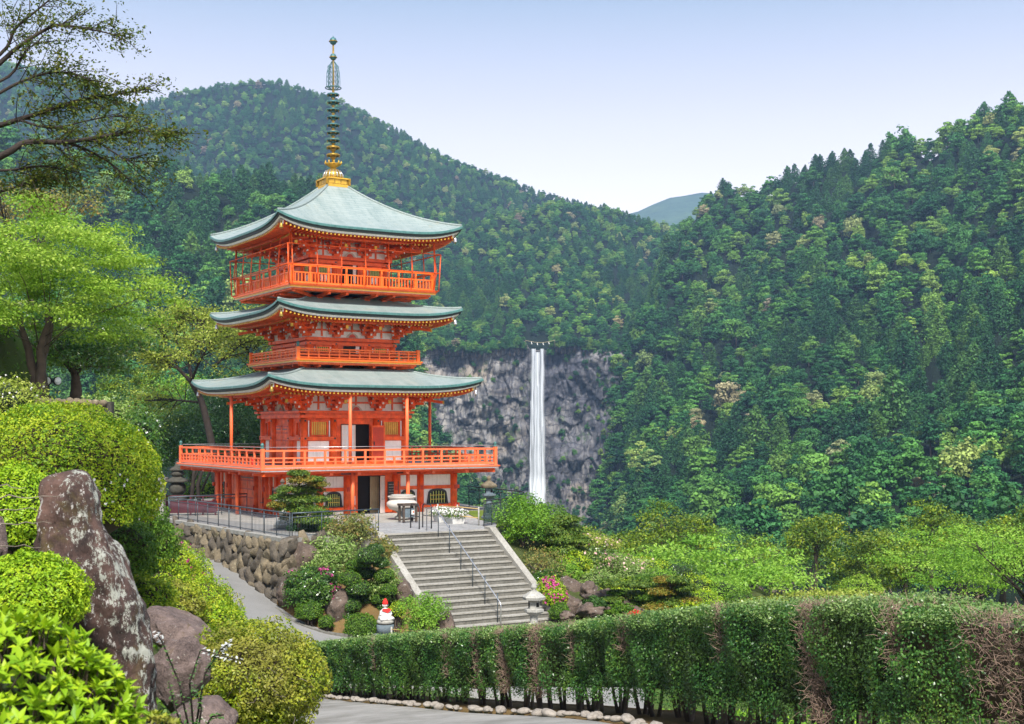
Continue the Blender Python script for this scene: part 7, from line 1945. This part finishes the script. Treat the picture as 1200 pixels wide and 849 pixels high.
cyp = [(957, 700, 100, 2.6, 2.1, 4.5, 'flat-topped bright cypress standing above the maples'), (1092, 705, 95, 2.1, 3.0, 5.0, 'tallest dark cypress right of the flat-topped one'),
       (1030, 715, 88, 2.6, 2.2, 3.4, 'olive cypress between the flat-topped and the tallest one'), (1125, 700, 100, 1.9, 2.2, 4.2, 'slim cypress on the right shoulder of the tallest one'),
       (1000, 720, 92, 2.2, 1.6, 3.0, 'low olive cypress behind the small maple'), (775, 690, 105, 2.3, 2.6, 4.6, 'yellow-green cypress above the left maple'), (740, 690, 112, 1.6, 1.6, 3.4, 'small cypress left of the yellow-green one, above the low pines'),
       (815, 690, 108, 2.1, 2.3, 4.4, 'rust-tipped cypress behind the broad maple'), (712, 696, 90, 1.6, 1.6, 2.9, 'dark rounded cypress between the layered pine and the maples'), (684, 694, 92, 1.5, 1.6, 3.2, 'cypress just right of the dome-topped tree'),
       (1060, 720, 80, 1.7, 1.8, 3.0, 'dark cypress low in front of the tallest one'), (1175, 702, 85, 1.9, 1.9, 3.6, 'olive cypress above the right-hand maple'), (1212, 700, 82, 1.8, 2.2, 3.8, 'olive cypress at the right edge of the picture'), (890, 696, 104, 1.8, 1.5, 3.2, 'low cypress left of the flat-topped one')]
for i, (px, pb, D, rx, rz, cz, lab) in enumerate(cyp):
    b_ = crown_blobs(rx, rz, cz, 46, rx*.36, 300+i, flat=.62, inner=.3, under=.9)
    b_ = [(x*(1.15-.5*max(0, (z-cz)/rz)), y*(1.15-.5*max(0, (z-cz)/rz)), z, r, h) for x, y, z, r, h in b_]
    tree('cypress_tree', lab, gtree(px, pb, D), cz+rz*.8, b_, .24, 2.4, ['leaf_cypress'], .16, fork=.8, seed=320+i, thick=.5, up=.5, lo=-.9, asp=.45)
# trees filling the slope foot behind
bk = [(640, 690, 120, 3, 2.5, 4), (700, 700, 130, 3.6, 2.6, 4.5), (860, 700, 135, 4.5, 2.5, 4.5), (950, 700, 140, 4.5, 3, 4.5), (1060, 705, 140, 5, 3, 5), (1150, 705, 130, 4.5, 3, 4.5), (1220, 705, 125, 4.5, 3.2, 5), (600, 680, 115, 3.2, 2.4, 3), (790, 705, 140, 4.5, 2.5, 4)]
nm = ('leftmost', 'second', 'third', 'fourth', 'fifth', 'sixth', 'seventh', 'eighth', 'rightmost'); order_ = sorted(range(9), key=lambda i: bk[i][0])
for i, (px, pb, D, rx, rz, cz) in enumerate(bk):
    b_ = crown_blobs(rx, rz, cz, 34, rx*.34, 400+i, flat=.65, under=.9)
    tree('valley_tree', 'dark leafy tree at the foot of the forested slope, %s from the left' % nm[order_.index(i)] if 0 < order_.index(i) < 8 else 'dark leafy tree at the foot of the forested slope, %s of its row' % nm[order_.index(i)], gtree(px, pb, D), cz+rz, b_, .34, 1.3, ['leaf_camellia'], .2, seed=410+i, thick=.5, lo=-.8, group='leafy trees at the foot of the slope')

# ---- trees behind the terrace, left of the pagoda
lt = [(288, 600, 84, 3.6, 3.4, 5.0, 'leaf_dark', 'dense dark evergreen pressed against the left side of the pagoda', .16),
      (225, 590, 88, 3.0, 2.6, 4.4, 'leaf_camellia', 'dense green evergreen behind the end of the balcony', .16),
      (262, 596, 96, 3.0, 3.0, 8.0, 'leaf_dark', 'tall dark evergreen crown rising behind the balcony rail left', .18),
      (160, 600, 92, 3.4, 2.6, 5.0, 'leaf_camellia', 'broad evergreen between the huge azalea and the pagoda', .17),
      (128, 560, 96, 2.6, 2.2, 3.4, 'leaf_maple', 'light green broad tree just right of the huge azalea top', .18),
      (170, 540, 104, 3.2, 2.2, 3.8, 'leaf_camellia', 'mid green tree behind the broad evergreen', .2),
      (135, 505, 108, 2.0, 2.2, 2.8, 'leaf_cypress', 'rusty-topped cypress left of the yellow-green maple trunk', .2),
      (172, 505, 112, 2.0, 2.4, 3.4, 'leaf_cypress', 'golden-tipped cypress beneath the yellow-green maple', .2),
      (215, 545, 108, 3.4, 2.0, 5.2, 'leaf_maple', 'soft green rounded tree beneath the yellow-green maple', .2),
      (310, 585, 92, 2.6, 2.6, 7.0, 'leaf_dark', 'dark evergreen seen between the pagoda roof post and its wall', .18)]
for i, (px, pb, D, rx, rz, cz, mt, lab, lf) in enumerate(lt):
    b_ = crown_blobs(rx, rz, cz, 54, rx*.34, 500+i, flat=.6, under=.9)
    tree('background_tree' if mt != 'leaf_cypress' else 'cypress_tree', lab, gtree(px, pb, D), cz+rz, b_, lf, 2.4, [mt], .2, fork=.5, seed=520+i, thick=.5, lo=-.8)
for i, px in enumerate((222, 236, 252, 268)):
    q = MB(); rr = random.Random(i); q.tube([(0, 0, -1), (rr.uniform(-.3, .3), 0, 1.2), (rr.uniform(-.8, .8), 0, 3.6)], [.16, .12, .07], 'bark_dark', 7); q.tube([(0, 0, .8), (.5, 0, 2.0), (.9, 0, 3.4)], [.08, .06, .04], 'bark_dark', 6)
    t_ = q.build('tree_trunk'); t_.location = P(px, 592, 78); tag(t_, 'slender dark trunk under the balcony end, %s of four from the left' % ('first', 'second', 'third', 'last')[i], 'trunk', 'slender trunks behind the terrace')
bush('bright_undergrowth', 'bright green undergrowth seen between the slender trunks', P(245, 590, 88), (3.0, 1, 2.0), .16, 6000, ['leaf_maple_bright'], lump=.2, seed=130, thick=.4)
# yellow-green maple with bare dark limbs, left of the pagoda
def limb_tree(name, label, base, limbs, D, leaf, mats, bark, clusters, dens, seed=0, twig=.012, cr=(.25, .5), droop=.0, cat='tree', trunk=None):
    """limbs: list of (points (px,py,dD), r0, r1); leaf clusters hang along the outer part of every limb"""
    root = thing(name, label, cat, base); O = Vector(base); q = MB(); L = Leaves(); rr = random.Random(seed); rg = np.random.default_rng(seed)
    for pts, r0, r1, lo_, n in limbs:
        W_ = [P(px, py, D+dd)-O for px, py, dd in pts]; m_ = len(W_)
        # smooth the polyline
        S_ = []
        for i in range(m_-1):
            p0, p1, p2, p3 = W_[max(i-1, 0)], W_[i], W_[i+1], W_[min(i+2, m_-1)]
            for k in range(4):
                u = k/4; S_.append(.5*((2*p1)+(p2-p0)*u+(2*p0-5*p1+4*p2-p3)*u*u+(3*p1-p0-3*p2+p3)*u**3))
        S_.append(W_[-1]); N_ = len(S_); q.tube(S_, [r0+(r1-r0)*i/(N_-1) for i in range(N_)], bark, 7)
        for _ in range(n):
            u = lo_+(1-lo_)*rr.random(); i = min(N_-2, int(u*(N_-1))); p = S_[i].lerp(S_[i+1], rr.random()); d = (S_[i+1]-S_[i]).normalized()
            v = (d*.9+Vector((rr.gauss(0, .6), rr.gauss(0, .6), rr.gauss(0, .45)-droop))).normalized(); ln = rr.uniform(*cr)*2.2*(1.2-.5*u); e_ = p+v*ln
            m2 = p.lerp(e_, .5)+Vector((rr.gauss(0, .05), rr.gauss(0, .05), rr.gauss(0, .05)+.03))*ln
            q.tube([p, m2, e_], [twig*1.4, twig, twig*.5], bark, 4, cap=False)
            for t_ in (m2, m2.lerp(e_, .5), e_):
                c_ = rr.uniform(*cr)*.62; k = int(dens*rr.uniform(.6, 1.3)); Pn = np.array(t_)+rg.normal(0, 1, (k, 3))*np.array([c_, c_, c_*.38])*.62
                L.cloud(Pn, np.tile([0, 0, 1.], (k, 1)), leaf, .55, .75, 0, rg, 0, np.clip(rg.random(k)*.7+rg.random()*.3, 0, 1))
    q.build('trunk', root); L.build('crown', mats, root); return root
limb_tree('yellowgreen_maple', 'yellow-green maple with dark forking limbs left of the pagoda roofs', P(252, 560, 80), [
    ([(254, 570, 0), (248, 520, 0), (236, 470, 0), (224, 448, 0)], .28, .17, 1.1, 0),
    ([(224, 448, 0), (208, 432, 0), (185, 420, -1), (160, 402, -2)], .13, .04, .25, 34), ([(226, 450, 0), (222, 425, 1), (228, 395, 1), (236, 372, 2)], .13, .04, .3, 34),
    ([(224, 448, 0), (232, 428, -1), (245, 405, -2), (262, 385, -2)], .10, .03, .3, 26), ([(236, 472, 0), (215, 470, 1), (190, 468, 2), (165, 470, 3)], .08, .03, .3, 22),
    ([(250, 430, 2), (280, 405, 2), (296, 388, 2), (320, 372, 2)], .10, .03, .0, 30), ([(284, 470, 3), (300, 445, 3), (290, 410, 3), (272, 390, 3)], .14, .05, .1, 26), ([(292, 412, 3), (312, 400, 3), (335, 392, 3)], .07, .03, .1, 16),
    ([(212, 436, 0), (196, 410, 1), (190, 385, 1)], .07, .03, .3, 22), ([(222, 425, 1), (205, 395, 2), (215, 370, 2)], .06, .02, .3, 20)], 80, .17, ['leaf_yellowgreen'], 'bark_dark', None, 34, seed=3, twig=.03, cr=(.6, 1.15))

# ---- the bright maple and dark tree at the left edge
b_ = crown_blobs(2.75, 1.95, 2.25, 125, .62, 61, flat=.36, inner=.35, under=.85)
tree('bright_maple', 'bright green leafy maple filling the left edge above the huge azalea', P(45, 458, 29), 4.2, [(x+.25, y, z+.25, r, h) for x, y, z, r, h in b_]+[(1.9, -.3, 2.2, .55, .2), (2.35, -.3, 2.05, .5, .18), (2.5, 0, 2.45, .45, .16), (2.75, -.2, 2.3, .4, .14)], .075, 2.0, ['leaf_maple_bright'], .17, bark='bark', fork=.42, seed=62, thick=.95, up=.9, stems=3)
b_ = crown_blobs(1.75, 1.05, 1.35, 52, .50, 66, flat=.6, under=.9)
tree('dark_camellia', 'dark glossy evergreen under the bright maple, beside the round white lamps', P(88, 462, 33), 2.2, b_, .09, 3.0, ['leaf_camellia'], .12, seed=67, thick=.6)
b_ = crown_blobs(2.3, .6, 4.4, 34, .55, 71, flat=.5, under=.3)
tree('flushed_maple', 'brown-tinged tree crown peeping over the bright maple', P(40, 440, 34), 5.2, b_, .09, 1.2, ['leaf_flush'], .16, bark='bark', fork=.6, seed=72, thick=.8)
bush('bank_shrub', 'small pale flowering shrub on the grassy bank at the left edge', P(8, 470, 22), (.7, .5, .42), .05, 4200, ['leaf_yellowgreen'], lump=.25, seed=131, thick=.5, flowers=('petal_white', 60, .03, None))
bush('bank_shrub', 'loose dark shrub with pale leaves right of the stone edging under the trees', P(120, 490, 27), (.75, .5, .5), .06, 3600, ['leaf_variegated'], lump=.3, seed=132, thick=.6, twigs=20)
bush('bank_shrub', 'tall ragged shrub standing behind the right shoulder of the huge azalea', P(165, 520, 25), (.42, .4, .75), .06, 3000, ['leaf_camellia'], lump=.3, seed=133, thick=.6, flowers=('petal_white', 30, .04, None))

bush('bank_shrub', 'dark green shrub covering the grassy bank behind the bright maple trunks', P(8, 425, 31.2), (1.0, .5, .62), .07, 5000, ['leaf_fresh'], lump=.25, seed=135, thick=.5)
# ---- overhanging branches at the upper left (their trunk stands outside the picture)
limb_tree('overhanging_tree', 'dark olive branches reaching in from the upper left corner against the sky', Vector((-7.6, 13.0, gz(-7.6, 13.0))), [
    ([(-290, 760, 1), (-280, 520, 1), (-240, 330, 1), (-200, 180, .5), (-170, 60, .5)], .19, .08, 1.1, 0),
    ([(-225, 280, 1), (-110, 230, .5), (0, 184, 0), (31, 167, 0), (77, 167, 0), (129, 159, -.2), (171, 153, -.3), (198, 163, -.3)], .048, .005, .40, 64),
    ([(-205, 210, .6), (-90, 175, .4), (0, 147, .3), (46, 133, .3), (92, 118, .3), (130, 112, .3), (168, 105, .3)], .04, .005, .40, 64),
    ([(-200, 180, .5), (-80, 140, .3), (0, 74, .5), (18, 58, .5), (55, 34, .5), (77, 30, .5), (122, 38, .5), (145, 46, .5)], .034, .004, .42, 40),
    ([(-180, 90, .5), (-70, 100, .6), (0, 64, .7), (18, 34, .7), (40, 15, .7), (66, -6, .7), (90, -20, .7)], .026, .004, .4, 28),
    ([(77, 167, 0), (100, 175, 0), (122, 187, 0), (140, 200, 0), (160, 222, 0)], .016, .003, .1, 16), ([(110, 163, 0), (135, 180, -.2), (150, 188, -.2), (175, 190, -.2)], .012, .003, .1, 14), ([(60, 167, 0), (80, 185, .3), (95, 205, .3)], .012, .003, .2, 10),
    ([(-200, 200, 1), (-90, 250, .5), (0, 225, .5), (30, 215, .5), (55, 210, .5)], .026, .005, .45, 40), ([(-100, 175, .4), (-10, 115, .2), (40, 90, .2), (80, 85, .2), (105, 95, .2)], .022, .004, .4, 44),
    ([(20, 140, .3), (60, 150, .2), (110, 140, .2), (150, 135, .2)], .014, .003, .1, 24), ([(-60, 190, .4), (0, 200, .2), (45, 195, .2), (80, 200, .2)], .02, .004, .4, 22), ([(-40, 110, .4), (10, 90, .6), (30, 60, .6), (45, 50, .6)], .02, .004, .4, 18)],
    13.0, .036, ['leaf_olive'], 'bark_dark', None, 13, seed=8, twig=.004, cr=(.10, .24), droop=.12)

# ---- low ground cover on the slopes: tufts nobody could count
rg = np.random.default_rng(77)
def cover_obj(label, n, x0, x1, y0, y1, size, mats, ok):
    x = rg.uniform(x0, x1, n); y = rg.uniform(y0, y1, n); dd = np.hypot(x[:, None]-_seg[None, :, 0], y[:, None]-_seg[None, :, 1]).min(1)
    hx = np.interp(y, [p[1] for p in hedge_line][::-1], [p[0] for p in hedge_line][::-1])
    k = (dd > 2.7) & ok(x, y, hx); x, y = x[k], y[k]; z = Gz(x, y)
    d_ = np.array([mn.noise(Vector((a*.5, b_*.5, 3))) for a, b_ in zip(x, y)]); k = d_ > -.25; x, y, z, d_ = x[k], y[k], z[k], d_[k]
    L = Leaves(); Pn = np.stack([x, y, z+.03+rg.random(len(x))*(.10+.25*np.clip(d_, 0, 1))], -1)
    L.cloud(Pn, np.tile([0, 0, 1.], (len(x), 1)), size, .5, .7, 0, rg, 0, np.clip(.45+d_*.6+rg.normal(0, .15, len(x)), 0, 1))
    tag(L.build('ground_cover', mats), label, 'ground cover', kind='stuff')
cover_obj('low leafy ground cover on the bank left of the lower road', 90000, -26, -1, 5, 41, .085, ['leaf_box'], lambda x, y, hx: (x < hx-5.2) & (x < -.11*y-.2) & ((x > -30) & ~((y > 40) & (x > -12))))
cover_obj('low grassy ground cover under the maples behind the hedge', 70000, 3, 34, 16, 75, .16, ['leaf_fresh'], lambda x, y, hx: (x > hx+1.6) & ~((x < 6) & (y > 34)))
